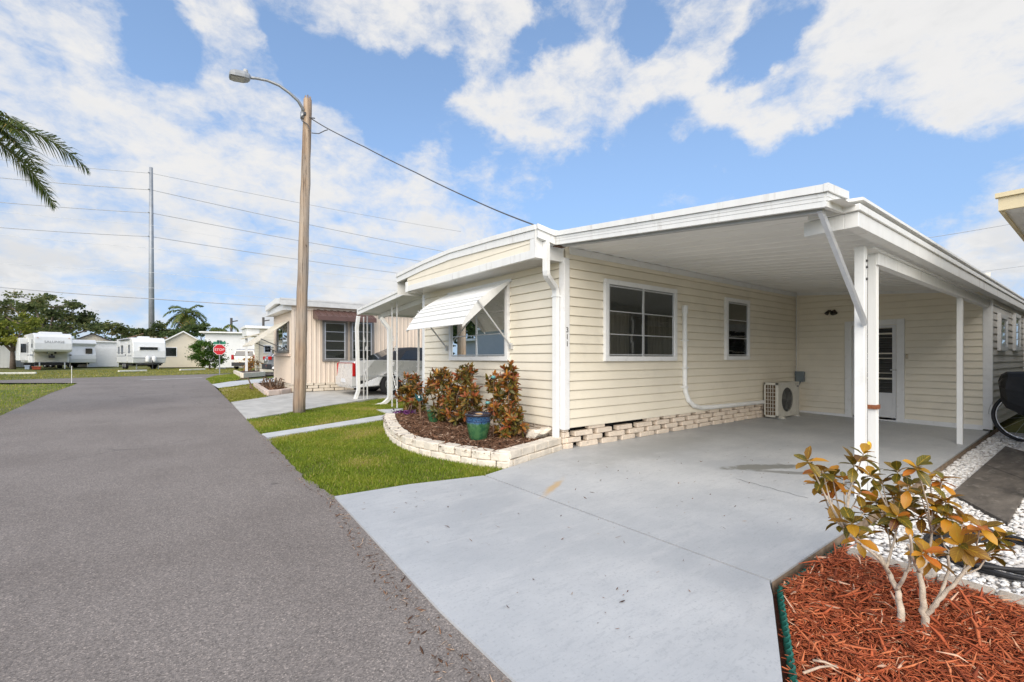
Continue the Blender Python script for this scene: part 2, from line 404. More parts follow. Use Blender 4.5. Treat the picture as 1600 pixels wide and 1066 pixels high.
sd = Vector((math.cos(SUN_AZ)*math.cos(SUN_EL), math.sin(SUN_AZ)*math.cos(SUN_EL), math.sin(SUN_EL)))
so.rotation_euler = sd.to_track_quat('Z', 'Y').to_euler(); so.location = (0, 0, 30)
cam = bpy.data.cameras.new('camera'); cam.sensor_width = 36; cam.lens = 36*F/1600; cam.shift_y = 27/1600; cam.clip_end = 3000; cam.clip_start = 0.05
co = bpy.data.objects.new('camera', cam); COL.objects.link(co); co.location = (0, 0, H); co.rotation_euler = (D2R(90), 0, -math.atan2(FW[0], FW[1]))
scene.camera = co
scene.view_settings.view_transform = 'Standard'; scene.view_settings.look = 'None'; scene.view_settings.exposure = 0.58; scene.view_settings.gamma = 1
scene.cycles.max_bounces = 8; scene.cycles.diffuse_bounces = 6

# ---------------------------------------------------------------- palette
WHITE = mat('white_paint', (0.78, 0.78, 0.76), 0.45, 0.03, 3, dirt=(0.5, 0.47, 0.42), dscale=2.5, damt=0.35)
WHITE_STREAK = mat('weathered_white', (0.74, 0.74, 0.72), 0.5, 0.05, 6, dirt=(0.36, 0.33, 0.29), dscale=6, damt=0.45, stretch=(1, 1, .15))
TRIMW = mat('white_trim', (0.74, 0.74, 0.73), 0.4, 0.03, 4, dirt=(0.55, 0.53, 0.5), dscale=9, damt=0.4)
CREAM = mat('cream_siding', (0.75, 0.69, 0.565), 0.55, 0.04, 1.2, dirt=(0.63, 0.58, 0.48), dscale=1.6, damt=0.45, bump=0.03, bscale=150)
SHADESID = mat('shaded_cream_siding', (0.70, 0.68, 0.64), 0.55, 0.04, 1.5, dirt=(0.56, 0.54, 0.5), dscale=2, damt=0.4)  # cream cladding with the shade of that side put into its colour
CEIL = mat('white_pan_ceiling', (0.80, 0.79, 0.76), 0.5, 0.04, 1.5, dirt=(0.55, 0.54, 0.5), dscale=3, damt=0.4, stretch=(1, .25, 1))
ALU = mat('aluminium', (0.62, 0.63, 0.64), 0.38, 0.05, 12, metal=0.6)
DARK = mat('dark_void', (0.012, 0.012, 0.013), 0.9)
BLACK = mat('black_rubber', (0.018, 0.018, 0.02), 0.55, 0.2, 10)
BLIND = mat('grey_screen', (0.13, 0.13, 0.125), 0.5, 0.1, 20)
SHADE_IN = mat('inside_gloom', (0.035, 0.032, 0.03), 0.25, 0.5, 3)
CURT = mat('curtain_cloth', (0.30, 0.25, 0.2), 0.8, 0.3, 4, stretch=(6, 6, .3))
RUST = mat('rusty_iron', (0.22, 0.075, 0.03), 0.8, 0.4, 40, bump=0.3, bscale=200)
STONE = mat('pale_block', (0.70, 0.60, 0.49), 0.9, 0.12, 7, bump=0.7, bscale=45, dirt=(0.26, 0.21, 0.17), dscale=7, damt=0.5)
STONEW = mat('whitewashed_block', (0.70, 0.63, 0.53), 0.9, 0.12, 5, bump=0.8, bscale=50, dirt=(0.33, 0.26, 0.18), dscale=5, damt=0.7)
def glass():
    m = bpy.data.materials.new('window_glass'); nt = NT(m)
    gl = nt.new('ShaderNodeBsdfGlossy'); gl.inputs['Roughness'].default_value = 0.015; gl.inputs[0].default_value = (0.85, 0.88, 0.88, 1)
    tr = nt.new('ShaderNodeBsdfTransparent'); tr.inputs[0].default_value = (0.62, 0.66, 0.64, 1)
    fr = nt.new('ShaderNodeFresnel'); fr.inputs[0].default_value = 1.6
    f = nt.math('ADD', fr.outputs[0], 0.09, True); mx = nt.new('ShaderNodeMixShader')
    nt.link(f, mx.inputs[0]); nt.link(tr.outputs[0], mx.inputs[1]); nt.link(gl.outputs[0], mx.inputs[2])
    o = nt.new('ShaderNodeOutputMaterial'); nt.link(mx.outputs[0], o.inputs[0]); return m
GLASS = glass()
def darkglass():
    m = bpy.data.materials.new('tinted_glass'); nt = NT(m); finish(nt, (0.012, 0.015, 0.017), 0.04, ior=1.7); return m
TINT = darkglass()

def asphalt():
    m = bpy.data.materials.new('asphalt'); nt = NT(m); tc = nt.new('ShaderNodeTexCoord').outputs['Object']
    big = nt.noise(tc, 0.55, 5, 0.6); mid = nt.noise(nt.scalev(tc, (1, .35, 1)), 2.2, 6, 0.7)
    vo = nt.new('ShaderNodeTexVoronoi'); vo.inputs['Scale'].default_value = 150; nt.link(tc, vo.inputs['Vector'])
    sp = nt.new('ShaderNodeSeparateColor'); nt.link(vo.outputs['Color'], sp.inputs[0])
    fine = nt.noise(tc, 160, 3, 0.7)
    base = nt.mix(nt.ss(big.outputs[0], 0.3, 0.7), (0.186, 0.162, 0.146), (0.232, 0.205, 0.186))
    base = nt.mix(nt.math('MULTIPLY', nt.ss(mid.outputs[0], 0.5, 0.75), 0.35), base, (0.148, 0.128, 0.115))
    st = nt.ramp(sp.outputs[0], [(0.0, (0.55, .55, .55)), (0.25, (0.80, .79, .78)), (0.6, (1.0, 1, 1)), (0.9, (1.22, 1.2, 1.18)), (1.0, (1.8, 1.75, 1.7))])
    mu = nt.new('ShaderNodeMix', data_type='RGBA', blend_type='MULTIPLY'); mu.inputs[0].default_value = 1
    nt.link(base, mu.inputs[6]); nt.link(st, mu.inputs[7])
    # oil drip, small tar marks
    spot = nt.noise(tc, 2.7, 2, 0.4)
    c = nt.mix(nt.math('MULTIPLY', nt.ss(spot.outputs[0], 0.73, 0.77), 0.6), mu.outputs[2], (0.05, 0.045, 0.042))
    wv = nt.noise(tc, 1.3, 5, .6); wo = nt.new('ShaderNodeMix', data_type='RGBA'); wo.inputs[0].default_value = .35; nt.link(tc, wo.inputs[6]); nt.link(wv.outputs['Color'], wo.inputs[7])
    ck = nt.new('ShaderNodeTexVoronoi', feature='DISTANCE_TO_EDGE'); ck.inputs['Scale'].default_value = .55; nt.link(wo.outputs[2], ck.inputs['Vector']); cm = nt.noise(tc, .45, 3, .5)
    cr = nt.math('MULTIPLY', nt.math('SUBTRACT', 1.0, nt.ss(ck.outputs['Distance'], .001, .006)), nt.ss(cm.outputs[0], .5, .6))
    c = nt.mix(nt.math('MULTIPLY', cr, .55), c, (.06, .055, .05))
    h = nt.math('ADD', nt.math('MULTIPLY', vo.outputs['Distance'], 0.8), nt.math('MULTIPLY', fine.outputs[0], 0.6))
    finish(nt, c, 0.85, bump=h, bstr=0.4, bdist=0.004); return m
ASPH = asphalt()
def concrete_paint():
    m = bpy.data.materials.new('blue_grey_painted_concrete'); nt = NT(m); tc = nt.new('ShaderNodeTexCoord').outputs['Object']
    big = nt.noise(tc, 0.5, 6, 0.65); str1 = nt.noise(nt.scalev(tc, (0.7, 2.4, 1)), 1.6, 7, 0.7); fine = nt.noise(tc, 60, 5, 0.7); sw = nt.noise(nt.scalev(tc, (1, 4.5, 1)), 7, 8, 0.8)
    c = nt.mix(nt.ss(big.outputs[0], 0.35, 0.66), (0.385, 0.40, 0.415), (0.50, 0.51, 0.515))
    c = nt.mix(nt.math('MULTIPLY', nt.ss(str1.outputs[0], 0.48, 0.68), 0.35), c, (0.56, 0.56, 0.555))
    c = nt.mix(nt.math('MULTIPLY', nt.ss(sw.outputs[0], 0.50, 0.66), 0.55), c, (0.34, 0.355, 0.37))
    c = nt.mix(nt.math('MULTIPLY', nt.ss(fine.outputs[0], 0.54, 0.68), 0.5), c, (0.27, 0.285, 0.30))
    def blot(c0, rad, ang, lo, hi, col, amt):
        mp = nt.new('ShaderNodeMapping', vector_type='TEXTURE'); mp.inputs['Location'].default_value = (c0[0], c0[1], 0)
        mp.inputs['Rotation'].default_value = (0, 0, ang); mp.inputs['Scale'].default_value = (rad[0], rad[1], 50); nt.link(tc, mp.inputs[0])
        ln = nt.new('ShaderNodeVectorMath', operation='LENGTH'); nt.link(mp.outputs[0], ln.inputs[0])
        nz = nt.noise(tc, 4.5, 6, 0.65)
        v = nt.math('SUBTRACT', 1.0, nt.ss(nt.math('ADD', ln.outputs['Value'], nt.math('MULTIPLY', nt.math('SUBTRACT', nz.outputs[0], 0.5), 1.5)), lo, hi))
        return nt.mix(nt.math('MULTIPLY', v, amt), c, col)
    a = G(1190, 733); c = blot((a.x, a.y), (0.75, 0.2), D2R(-25), 0.5, 0.8, (0.19, 0.19, 0.17), 0.9)          # damp patch
    a = G(1240, 742); c = blot((a.x, a.y), (0.6, 0.10), D2R(-50), 0.5, 0.9, (0.20, 0.20, 0.185), 0.8)
    a = G(865, 765); c = blot((a.x, a.y), (0.42, 0.06), D2R(30), 0.3, 1.1, (0.50, 0.32, 0.12), 0.75)               # rust streak
    a = G(1030, 700); c = blot((a.x, a.y), (2.4, 0.45), D2R(4), 0.2, 1.3, (0.27, 0.275, 0.275), 0.55)              # soft darker band along the wall
    p = finish(nt, c, 0.5, bump=nt.math('ADD', fine.outputs[0], sw.outputs[0]), bstr=0.10, bdist=0.01); return m
DRIVE = concrete_paint()
CONC = mat('old_concrete', (0.46, 0.45, 0.42), 0.85, 0.12, 3, bump=0.15, bscale=60, dirt=(0.25, 0.24, 0.21), dscale=2, damt=0.5)
CONC_LIGHT = mat('pale_walk_concrete', (0.52, 0.53, 0.53), 0.8, 0.08, 4, bump=0.1, bscale=60, dirt=(0.33, 0.33, 0.31), dscale=3, damt=0.4)
CONC_DARK = mat('mildewed_concrete', (0.115, 0.10, 0.085), 0.9, 0.3, 3, bump=0.2, bscale=50, dirt=(0.32, 0.29, 0.25), dscale=4, damt=0.55, stretch=(1, 2.2, 1))
SLABSIDE = mat('stained_slab_side', (0.23, 0.17, 0.12), 0.9, 0.3, 8, bump=0.3, bscale=40)
SOIL = mat('dark_soil', (0.07, 0.045, 0.03), 0.95, 0.3, 12, bump=0.5, bscale=40)
def groundmat():
    m = bpy.data.materials.new('rough_lawn'); nt = NT(m); tc = nt.new('ShaderNodeTexCoord').outputs['Object']
    a = nt.noise(tc, 0.35, 6, 0.65); b = nt.noise(tc, 9, 6, 0.75)
    c = nt.mix(nt.ss(a.outputs[0], 0.35, 0.65), (0.11, 0.14, 0.022), (0.24, 0.21, 0.06))
    c = nt.mix(nt.math('MULTIPLY', nt.ss(b.outputs[0], 0.4, 0.7), 0.6), c, (0.05, 0.07, 0.014))
    finish(nt, c, 0.95, bump=b.outputs[0], bstr=0.8, bdist=0.05); return m
LAWN = groundmat()
GRASS = tintmat('grass_blades', [(0.0, (0.08, 0.12, 0.01)), (0.35, (0.175, 0.25, 0.018)), (0.7, (0.285, 0.34, 0.03)), (0.9, (0.42, 0.37, 0.07)), (1.0, (0.50, 0.38, 0.18))], 0.6, 0.4)
GRASSF = tintmat('dry_grass_blades', [(0.0, (0.12, 0.15, 0.014)), (0.4, (0.24, 0.25, 0.03)), (0.8, (0.36, 0.32, 0.075)), (1.0, (0.45, 0.36, 0.16))], 0.7, 0.3)

# ---------------------------------------------------------------- ground, road, slabs
P2 = lambda px, py: tuple(G(px, py)[:2])
b = MB()
ys = [-600, -20, YT, 1600]
for i in range(3):
    y0, y1 = ys[i], ys[i+1]
    b.quad((-1500, y0, gz(y0)-.08), (1500, y0, gz(y0)-.08), (1500, y1, gz(y1)-.08), (-1500, y1, gz(y1)-.08))
tag(b.build('ground', LAWN), kind='structure')
xr = G(785, 1066).x
corner_l = [P2(0, 650), P2(40, 632), P2(80, 614), P2(112, 603), P2(121, 599.5)]
road = [(xr, -9), (xr, 2), P2(523, 779), P2(475, 752), P2(410, 681), P2(360, 629), P2(331, 600), P2(322, 592), P2(333, 589.5)]
road += [P2(330, 584.8), P2(200, 588.4), P2(0, 594.3), (-14, 23.6), (-14, 22.2), P2(0, 598.5), P2(118, 598.6)] + corner_l[::-1] + [(-3.9, 10), (-4.0, -9)]
sheet('road', road, 0.0, ASPH)
b2 = [P2(330, 589.8), P2(430, 586), P2(480, 584), P2(480, 581.5), P2(420, 582.3), P2(330, 584.8)]
sheet('cross_street', b2, 0.004, ASPH)
b = MB(); a, c = G(221, 593.8, .006), G(316, 590.2, .006); d = Vector((0.03, 0.16, 0)); b.quad(a-d, c-d, c+d, a+d)
tag(b.build('stop_line', mat('worn_road_paint', (0.6, 0.6, 0.58), 0.7, 0.2, 5, dirt=(0.2, 0.19, 0.18), dscale=6, damt=0.7)), kind='structure')
# crumbled dark asphalt lip along the road edge
rs = np.random.RandomState(3); b = MB(); edge = [P2(410, 681), P2(440, 713), P2(475, 752), P2(523, 779), (xr, 2.0), (xr, -2)]
lip = []
for i in range(len(edge)-1):
    for k in range(14):
        t = k/14; lip.append((edge[i][0]*(1-t)+edge[i+1][0]*t, edge[i][1]*(1-t)+edge[i+1][1]*t))
w = [0.012 + 0.05*rs.rand()**2 for _ in lip]
for i in range(len(lip)-1):
    p, q = lip[i], lip[i+1]
    b.quad(gp(p[0]-.06, p[1], .003), gp(p[0]+w[i], p[1], .006), gp(q[0]+w[i+1], q[1], .006), gp(q[0]-.06, q[1], .003))
tag(b.build('road_edge', ASPH), kind='structure')

CR = G(882, 705); XW, YC = CR.x, CR.y                  # street-side corner of the main home
XB = PY(YC, 1243, 560).x                                 # wall with the door
YR = PX(XB, 1548, 560).y                                 # right-hand side wall
XO = PY(YC-.05, 843, 560).x                              # front of the roof overhang
YL = PX(XW, 662, 560).y                                  # left end of front wall
JN = (P2(757, 746), P2(1203, 912))                       # control joint
slab_r = [P2(1222, 1066), P2(1205, 913), P2(1310, 841), P2(1456, 739), P2(1560, 668)]
yr0, yr1 = slab_r[1][1], slab_r[4][1]
dl = [(xr+.03, -1.2), (xr+.03, 2), P2(523, 779), P2(640, 759), P2(757, 746)]
# two pours of painted concrete with an open joint between them
jx = lambda p, o: (p[0]+o, p[1])
apron = [(xr+.03, 2.2), P2(523, 779), P2(640, 760), jx(JN[0], -.011), jx(JN[1], -.011), P2(1207, 935), P2(1222, 1066), (xr+.03, slab_r[0][1]+(slab_r[1][1]-slab_r[0][1])*(xr+.03-slab_r[0][0])/(slab_r[1][0]-slab_r[0][0]))]
sheet('driveway', apron, 0.022, [DRIVE], thick=.1)
port = [jx(JN[0], .011), P2(800, 732), (XW-.1, YC-.02), (XW, YC+.25), (XB+.02, YC+.25), (XB+.02, yr1), slab_r[3], slab_r[2], slab_r[1], jx(JN[1], .011)]
sheet('carport_slab', port, 0.024, [DRIVE], thick=.1)
b = MB()                                                  # raw stained side of the slab, 3 mm proud
for p, q in zip(slab_r[:-1], slab_r[1:]):
    n = Vector((q[1]-p[1], -(q[0]-p[0]), 0)).normalized()*.004
    b.quad(gp(*p, -.09)+n, gp(*q, -.09)+n, gp(*q, .012)+n, gp(*p, .012)+n)
tag(b.build('slab_edge', SLABSIDE), kind='structure')
sheet('slab_joint', [jx(JN[0], -.012), jx(JN[1], -.012), jx(JN[1], .012), jx(JN[0], .012)], -0.005, DARK)
# hairline second joint
a, c = P2(1120, 690), P2(1262, 784); b = MB()
a, c = P2(1150, 752), P2(1262, 783)
for i in range(16):
    t0, t1 = i/16, (i+1)/16; o0, o1 = .012*math.sin(i*1.7), .012*math.sin((i+1)*1.7)
    p = (a[0]*(1-t0)+c[0]*t0+o0, a[1]*(1-t0)+c[1]*t0); q = (a[0]*(1-t1)+c[0]*t1+o1, a[1]*(1-t1)+c[1]*t1)
    b.quad(gp(p[0]-.003, p[1], .0275), gp(p[0]+.003, p[1], .0275), gp(q[0]+.003, q[1], .0275), gp(q[0]-.003, q[1], .0275))
tag(b.build('slab_crack', DARK), kind='structure')
# walkway to the side porch, neighbour's drive and the farther drives
sheet('walkway', [P2(409, 679), P2(508, 664), P2(607, 648), P2(588, 641), P2(640, 638.5), P2(655, 648), P2(603, 655.5), P2(510, 670), P2(418, 685)], 0.012, CONC_LIGHT, thick=.06)
nd0, nd1 = P2(361, 629), P2(385.5, 655.5)
yf, yn = P2(480, 612)[1], P2(590, 621)[1]
sheet('neighbour_driveway', [nd0, P2(456, 614.5), (4.4, yf), (12, yf), (12, 11.7), P2(590, 622), P2(520, 633), P2(450, 645), nd1], 0.010, CONC, thick=.06)
sheet('far_driveway', [P2(331, 601), P2(341, 607), P2(400, 599), P2(470, 594), P2(470, 588), P2(400, 593), P2(360, 596.5)], 0.010, CONC_LIGHT)
sheet('far_walkway', [P2(345, 609), P2(347, 611.5), P2(395, 605.5), P2(395, 603)], 0.012, CONC_LIGHT)
# lawns
lawn1 = [P2(523, 778), P2(478, 750), P2(419, 686), P2(600, 657), P2(603, 668), P2(606, 680), P2(616, 692), P2(634, 704), P2(667, 713), P2(693, 718), P2(718, 723), P2(750, 729), P2(780, 732), P2(798, 733), P2(757, 745), P2(640, 758)]
lawn2 = [P2(387, 656), P2(408, 678), P2(508, 663), P2(606, 647.5), P2(588, 641), P2(640, 638), P2(636, 627), P2(600, 623), P2(560, 629), P2(520, 634), P2(450, 646)]
lawn3 = [P2(322, 593), P2(331, 600), P2(360, 596), P2(376, 593), P2(372, 587.5), P2(366, 584.5), P2(335, 588.5)]
lawn4 = [P2(342, 607.5), P2(361, 628.5), P2(418, 621), P2(407, 613), P2(396, 603), P2(400, 599.5)]
lawn5 = [(-14, 14), P2(0, 650), P2(40, 631), P2(80, 613), P2(112, 602.5), P2(120, 599.5), P2(0, 600.5), (-14, 22)]
lawn6 = [(-30, 25), P2(0, 593.8), P2(200, 588), P2(330, 584.4), P2(380, 582.5), P2(400, 577), P2(330, 575), P2(200, 577), P2(60, 580), P2(0, 581), (-30, 32)]
for i, (pl, n, hh, ww, mm) in enumerate([(lawn1, 64000, .042, .007, GRASS), (lawn2, 50000, .045, .009, GRASS), (lawn3, 9000, .08, .02, GRASS), (lawn4, 12000, .06, .016, GRASSF), (lawn5, 24000, .055, .014, GRASS), (lawn6, 26000, .07, .03, GRASSF)]):
    sheet('lawn_soil', pl, -0.012, LAWN)
    grass('grass', pl, n, hh, ww, mm, seed=20+i, z=-.012)
# ---------------------------------------------------------------- helpers for clapboard houses
def siding_mb(b, p0, p1, z0, z1, n, out, mi=0, lip=.024):
    """clapboard courses from p0 to p1 (xy), facing 'out' (xy unit)"""
    h = (z1-z0)/n; o = Vector((out[0], out[1], 0))
    P0 = Vector((p0[0], p0[1], 0)); P1 = Vector((p1[0], p1[1], 0))
    for i in range(n):
        a = z0 + i*h; c = a + h
        zs = [(a, -.004), (a, lip), (a+.012, lip), (c-.013, .010), (c-.012, -.004), (c, -.004)]
        for (q0, o0), (q1, o1) in zip(zs[:-1], zs[1:]):
            A0 = P0+o*o0; A1 = P1+o*o0; B0 = P0+o*o1; B1 = P1+o*o1
            b.quad((A0.x, A0.y, q0), (A1.x, A1.y, q0), (B1.x, B1.y, q1), (B0.x, B0.y, q1), mi)
def wallpt(axis, c, u, z, o):      # axis 'x': plane X=c, u is Y ; axis 'y': plane Y=c, u is X ; o = distance out (towards -axis)
    return (c-o, u, z) if axis == 'x' else (u, c-o, z)
def window(parent, axis, c, u0, u1, z0, z1, cols=2, rows=3, trim=.07, blind=0, frame_m=None, sash_m=None, curtains=False, vert=None, name='window'):
    """aluminium window: outer trim is the part, sashes and panes are its sub-parts; real recess behind the glass"""
    u0, u1 = min(u0, u1), max(u0, u1)
    W = lambda u, z, o: wallpt(axis, c, u, z, o)
    fr = MB()
    t = trim
    for (a, b_, d, e) in ((u0, u1, z0, z0+t), (u0, u1, z1-t, z1), (u0, u0+t, z0+t, z1-t), (u1-t, u1, z0+t, z1-t)):
        fr.box(W(a, d, -.01), W(b_, e, .045))
    f = fr.build('window' if name is None else name, frame_m or TRIMW, parent, bevel=.004)
    s = MB(); x0, x1, y0, y1 = u0+t, u1-t, z0+t, z1-t; k = .018
    cw = (x1-x0)/cols
    vz = vert or [y0 + (y1-y0)*i/rows for i in range(rows+1)]
    for i in range(cols+1):
        a = x0 + cw*i; m = .022 if 0 < i < cols else k
        lo = a if i == 0 else (a-2*k if i == cols else a-m)
        s.box(W(lo, y0, .012), W(lo+(2*k if i in (0, cols) else 2*m), y1, .030))
    for j, z in enumerate(vz):
        q = k if 0 < j < len(vz)-1 else k*1.3
        zz = min(max(z, y0+q), y1-q)
        s.box(W(x0, zz-q*.45, .014), W(x1, zz+q*.45, .027))
    s.build('sash', sash_m or ALU, f)
    g = MB()
    for i in range(cols):
        for j in range(len(vz)-1):
            a0, a1 = x0+cw*i+.02, x0+cw*(i+1)-.02
            tilt = .006*((i*7+j*3) % 3 - 1)
            g.quad(W(a0, vz[j]+.008, .022+tilt), W(a1, vz[j]+.008, .022+tilt*.5), W(a1, vz[j+1]-.008, .020-tilt), W(a0, vz[j+1]-.008, .020-tilt))
    g.build('pane', GLASS, f)
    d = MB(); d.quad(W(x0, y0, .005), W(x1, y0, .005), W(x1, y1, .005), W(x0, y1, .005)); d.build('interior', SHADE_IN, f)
    if blind:
        bl = MB(); zb = vz[-1-blind]
        bl.quad(W(x0, zb, .0115), W(x1, zb, .0115), W(x1, y1, .0115), W(x0, y1, .0115)); bl.build('shade', BLIND, f)
    if curtains:
        cb = MB(); n = 40
        for (a, b_) in ((x0, x0+(x1-x0)*.30), (x1-(x1-x0)*.42, x1)):
            for q in range(n):
                p, r = a+(b_-a)*q/n, a+(b_-a)*(q+1)/n
                o0, o1 = .008+.0025*math.sin(q*1.3), .008+.0025*math.sin((q+1)*1.3)
                cb.quad(W(p, y0, o0), W(r, y0, o1), W(r, y1-.02, o1), W(p, y1-.02, o0))
        cb.build('curtain', CURT, f)
    return f
def downspout(pts, w=.075, d=.055):
    b = MB(); pts = [Vector(p) for p in pts]
    # smooth rectangular pipe with elbows
    path = [pts[0]]
    for i in range(1, len(pts)-1):
        a = pts[i] + (pts[i-1]-pts[i]).normalized()*min(.06, (pts[i-1]-pts[i]).length*.4)
        c = pts[i] + (pts[i+1]-pts[i]).normalized()*min(.06, (pts[i+1]-pts[i]).length*.4)
        path += [a, (a+c)/4 + pts[i]/2, c]
    path.append(pts[-1])
    ref = Vector((0, 1, 0)); base = len(b.v)
    for i, p in enumerate(path):
        t = (path[min(i+1, len(path)-1)] - path[max(i-1, 0)]).normalized()
        a = ref - t*ref.dot(t)
        if a.length < .2: a = Vector((1, 0, 0)) - t*t.x
        a.normalize(); c = t.cross(a)
        e = .012
        for (su, sv) in ((-1,-1),(1,-1),(1,1),(-1,1)):
            b.v.append(tuple(p + a*w/2*su + c*d/2*sv))
    for i in range(len(path)-1):
        for j in range(4):
            k = (j+1) % 4; b.f.append((base+i*4+j, base+i*4+k, base+(i+1)*4+k, base+(i+1)*4+j)); b.m.append(0)
    return b
def blocks_wall(b, p0, p1, out, ztop, rows, rh, L, gap, dep, rs, offset=0, mi=0, drop=0.0, openrow=None):
    """dry-laid pierced block skirt between two ground points, jittered block by block"""
    P0 = Vector((p0[0], p0[1], 0)); P1 = Vector((p1[0], p1[1], 0)); ln = (P1-P0).length; d = (P1-P0)/ln; o = Vector((out[0], out[1], 0))
    for r in range(rows):
        u = -L*rs.rand()*0.2 - (L+gap)/2*(r % 2) + offset
        while u < ln:
            l = L*rs.uniform(.88, 1.06); a0, a1 = max(u, 0), min(u+l, ln)
            if a1-a0 > .05 and rs.rand() > drop and not (openrow and r in openrow and any(x0 < (a0+a1)/2 < x1 for x0, x1 in openrow[r])):
                q = P0 + d*((a0+a1)/2); zb = ztop - rh*(r+1)
                j = rs.uniform(-.008, .008, 8); h = (a1-a0)/2; oo = rs.uniform(-.008, .012)
                pts = []
                for zi, z in enumerate((zb+.003, zb+rh-.004)):
                    for k, (su, so) in enumerate(((-1, 0), (1, 0), (1, 1), (-1, 1))):
                        v = P0 + d*((a0+a1)/2 + su*(h - abs(j[k+4*zi]))) + o*((oo + j[(k*3+zi) % 8]) if so == 0 else -dep)
                        pts.append((v.x, v.y, z + j[(k+zi*2) % 8]*.5))
                # order: outer edge first
                b.hexa(pts, mi)
            u += l + gap*rs.uniform(.7, 1.25)

# ---------------------------------------------------------------- the main home
home = thing('mobile_home', (XW, YC, gz(YC)), 'cream clapboard mobile home with carport, white trim and block skirting', 'house')
ZS0 = PX(XW, 882, 669.5).z                         # underside of the cladding
ZC = PX(XW, 884, 388).z                            # carport ceiling where it meets the wall
ZR = [PX(XO, 621, 430), PX(XO, 663, 409), PX(XO, 705, 391), PX(XO, 772, 371), PX(XO, 839, 353)]  # bowed roof edge
XE = XB + 4.6                                      # far end of the building
nC = 19
ZSOF = PX(XO, 839, 402.5).z                        # bottom of white eyebrow board
ZSOFL = PX(XO, 637, 456).z
b = MB()
siding_mb(b, (XW, YC), (XW, YL), ZS0, ZS0+(ZC-ZS0)/nC*nC, nC, (-1, 0))
b.build('wall', CREAM, home)
b = MB(); siding_mb(b, (XW, YC), (XB, YC), ZS0, ZS0+(ZC-ZS0), nC, (0, -1)); b.build('wall', CREAM, home)
# room at the back of the carport
zf = gz(YC)+.03; zt = PX(XB, 1530, 452).z; ztl = PX(XB, 1250, 458).z
b = MB(); n2 = 20; zb0 = gz(YR)+.10
siding_mb(b, (XB, YR), (XB, YC-.02), zb0, ztl+.02, n2+1, (-1, 0)); b.build('wall', CREAM, home)
b = MB(); siding_mb(b, (XB+.02, YR), (XE, YR), zb0, zt+.1, n2, (0, -1)); b.build('side_wall', SHADESID, home)['label'] = 'cream clapboard side wall, coloured greyer for shade'
b = MB(); siding_mb(b, (XE+.1, YR-.12), (XE+4.5, YR-.12), zb0+.1, zt+.02, n2, (0, -1)); b.box((XE+.0, YR-.14, zb0), (XE+.1, YR-.1, zt)); b.build('rear_wall', SHADESID, home)
b = MB()   # solid body behind the cladding, so the house is closed
b.box((XW+.01, YC+.01, ZS0+.01), (XB+.5, YL-.01, ZC+.1)); b.box((XB+.015, YR+.015, zb0), (XE+4.4, YL-.02, zt+.05)); b.build('wall_core', CREAM, home)
# trims
for lo, hi in (((XW-.030, YC-.03, ZS0-.02), (XW+.075, YC+.085, ZSOF+.06)), ((XW-.025, YL-.09, ZS0-.02), (XW+.05, YL+.02, ZSOFL)),
               ((XB-.035, YR-.03, zb0-.05), (XB+.05, YR+.10, zt+.12)), ((XB-.03, YC-.05, zf), (XB+.01, YC-.017, ztl)), ((XE-.06, YR-.035, zb0), (XE+.06, YR+.02, zt+.1))):
    b = MB(); b.box(lo, hi); b.build('corner_trim', TRIMW, home, bevel=.006)
b = MB(); b.box((XB-.030, YR+.1, gz(YR)+.03), (XB+.01, YC-.05, gz(YR)+.125)); b.build('base_trim', TRIMW, home, bevel=.004)
b = MB(); b.box((XW+.08, YC-.035, ZC-.07), (XB-.03, YC-.012, ZC+.02))
b.hexa([(XB-.03, YR+.1, zt-.06), (XB-.014, YR+.1, zt-.06), (XB-.014, YC-.05, ztl-.06), (XB-.03, YC-.05, ztl-.06), (XB-.03, YR+.1, zt+.04), (XB-.014, YR+.1, zt+.04), (XB-.014, YC-.05, ztl+.04), (XB-.03, YC-.05, ztl+.04)])
b.build('ceiling_trim', TRIMW, home)
# roof with bowed front
roofp = [(p.y, p.z) for p in ZR]
FH = .165
b = MB(); k = len(roofp)
top = [(XO, y, z) for y, z in roofp]; topb = [(XB+1, y, z) for y, z in roofp]
for i in range(k-1): b.quad(top[i], top[i+1], topb[i+1], topb[i])
b.quad((XO, roofp[-1][0], roofp[-1][1]), (XB+1, roofp[-1][0], roofp[-1][1]), (XB+1, roofp[-1][0], ZC+.05), (XO, roofp[-1][0], ZC+.05))
b.quad((XO, roofp[0][0], roofp[0][1]), (XB+1, roofp[0][0], roofp[0][1]), (XB+1, roofp[0][0], ZSOFL), (XO, roofp[0][0], ZSOFL))
b.build('roof', WHITE, home)
def strip(b, pts, x0, x1, zt_, zb_):     # vertical board following pts (y,z), from z+zt_ to z+zb_, thickness x0..x1
    for (y0, z0), (y1, z1) in zip(pts[:-1], pts[1:]):
        b.hexa([(x0, y0, z0+zb_), (x1, y0, z0+zb_), (x1, y1, z1+zb_), (x0, y1, z1+zb_), (x0, y0, z0+zt_), (x1, y0, z0+zt_), (x1, y1, z1+zt_), (x0, y1, z1+zt_)])
b = MB(); strip(b, roofp, XO-.045, XO+.04, .012, -.055); strip(b, roofp, XO-.025, XO+.03, -.058, -FH)
b.build('fascia', WHITE_STREAK, home)
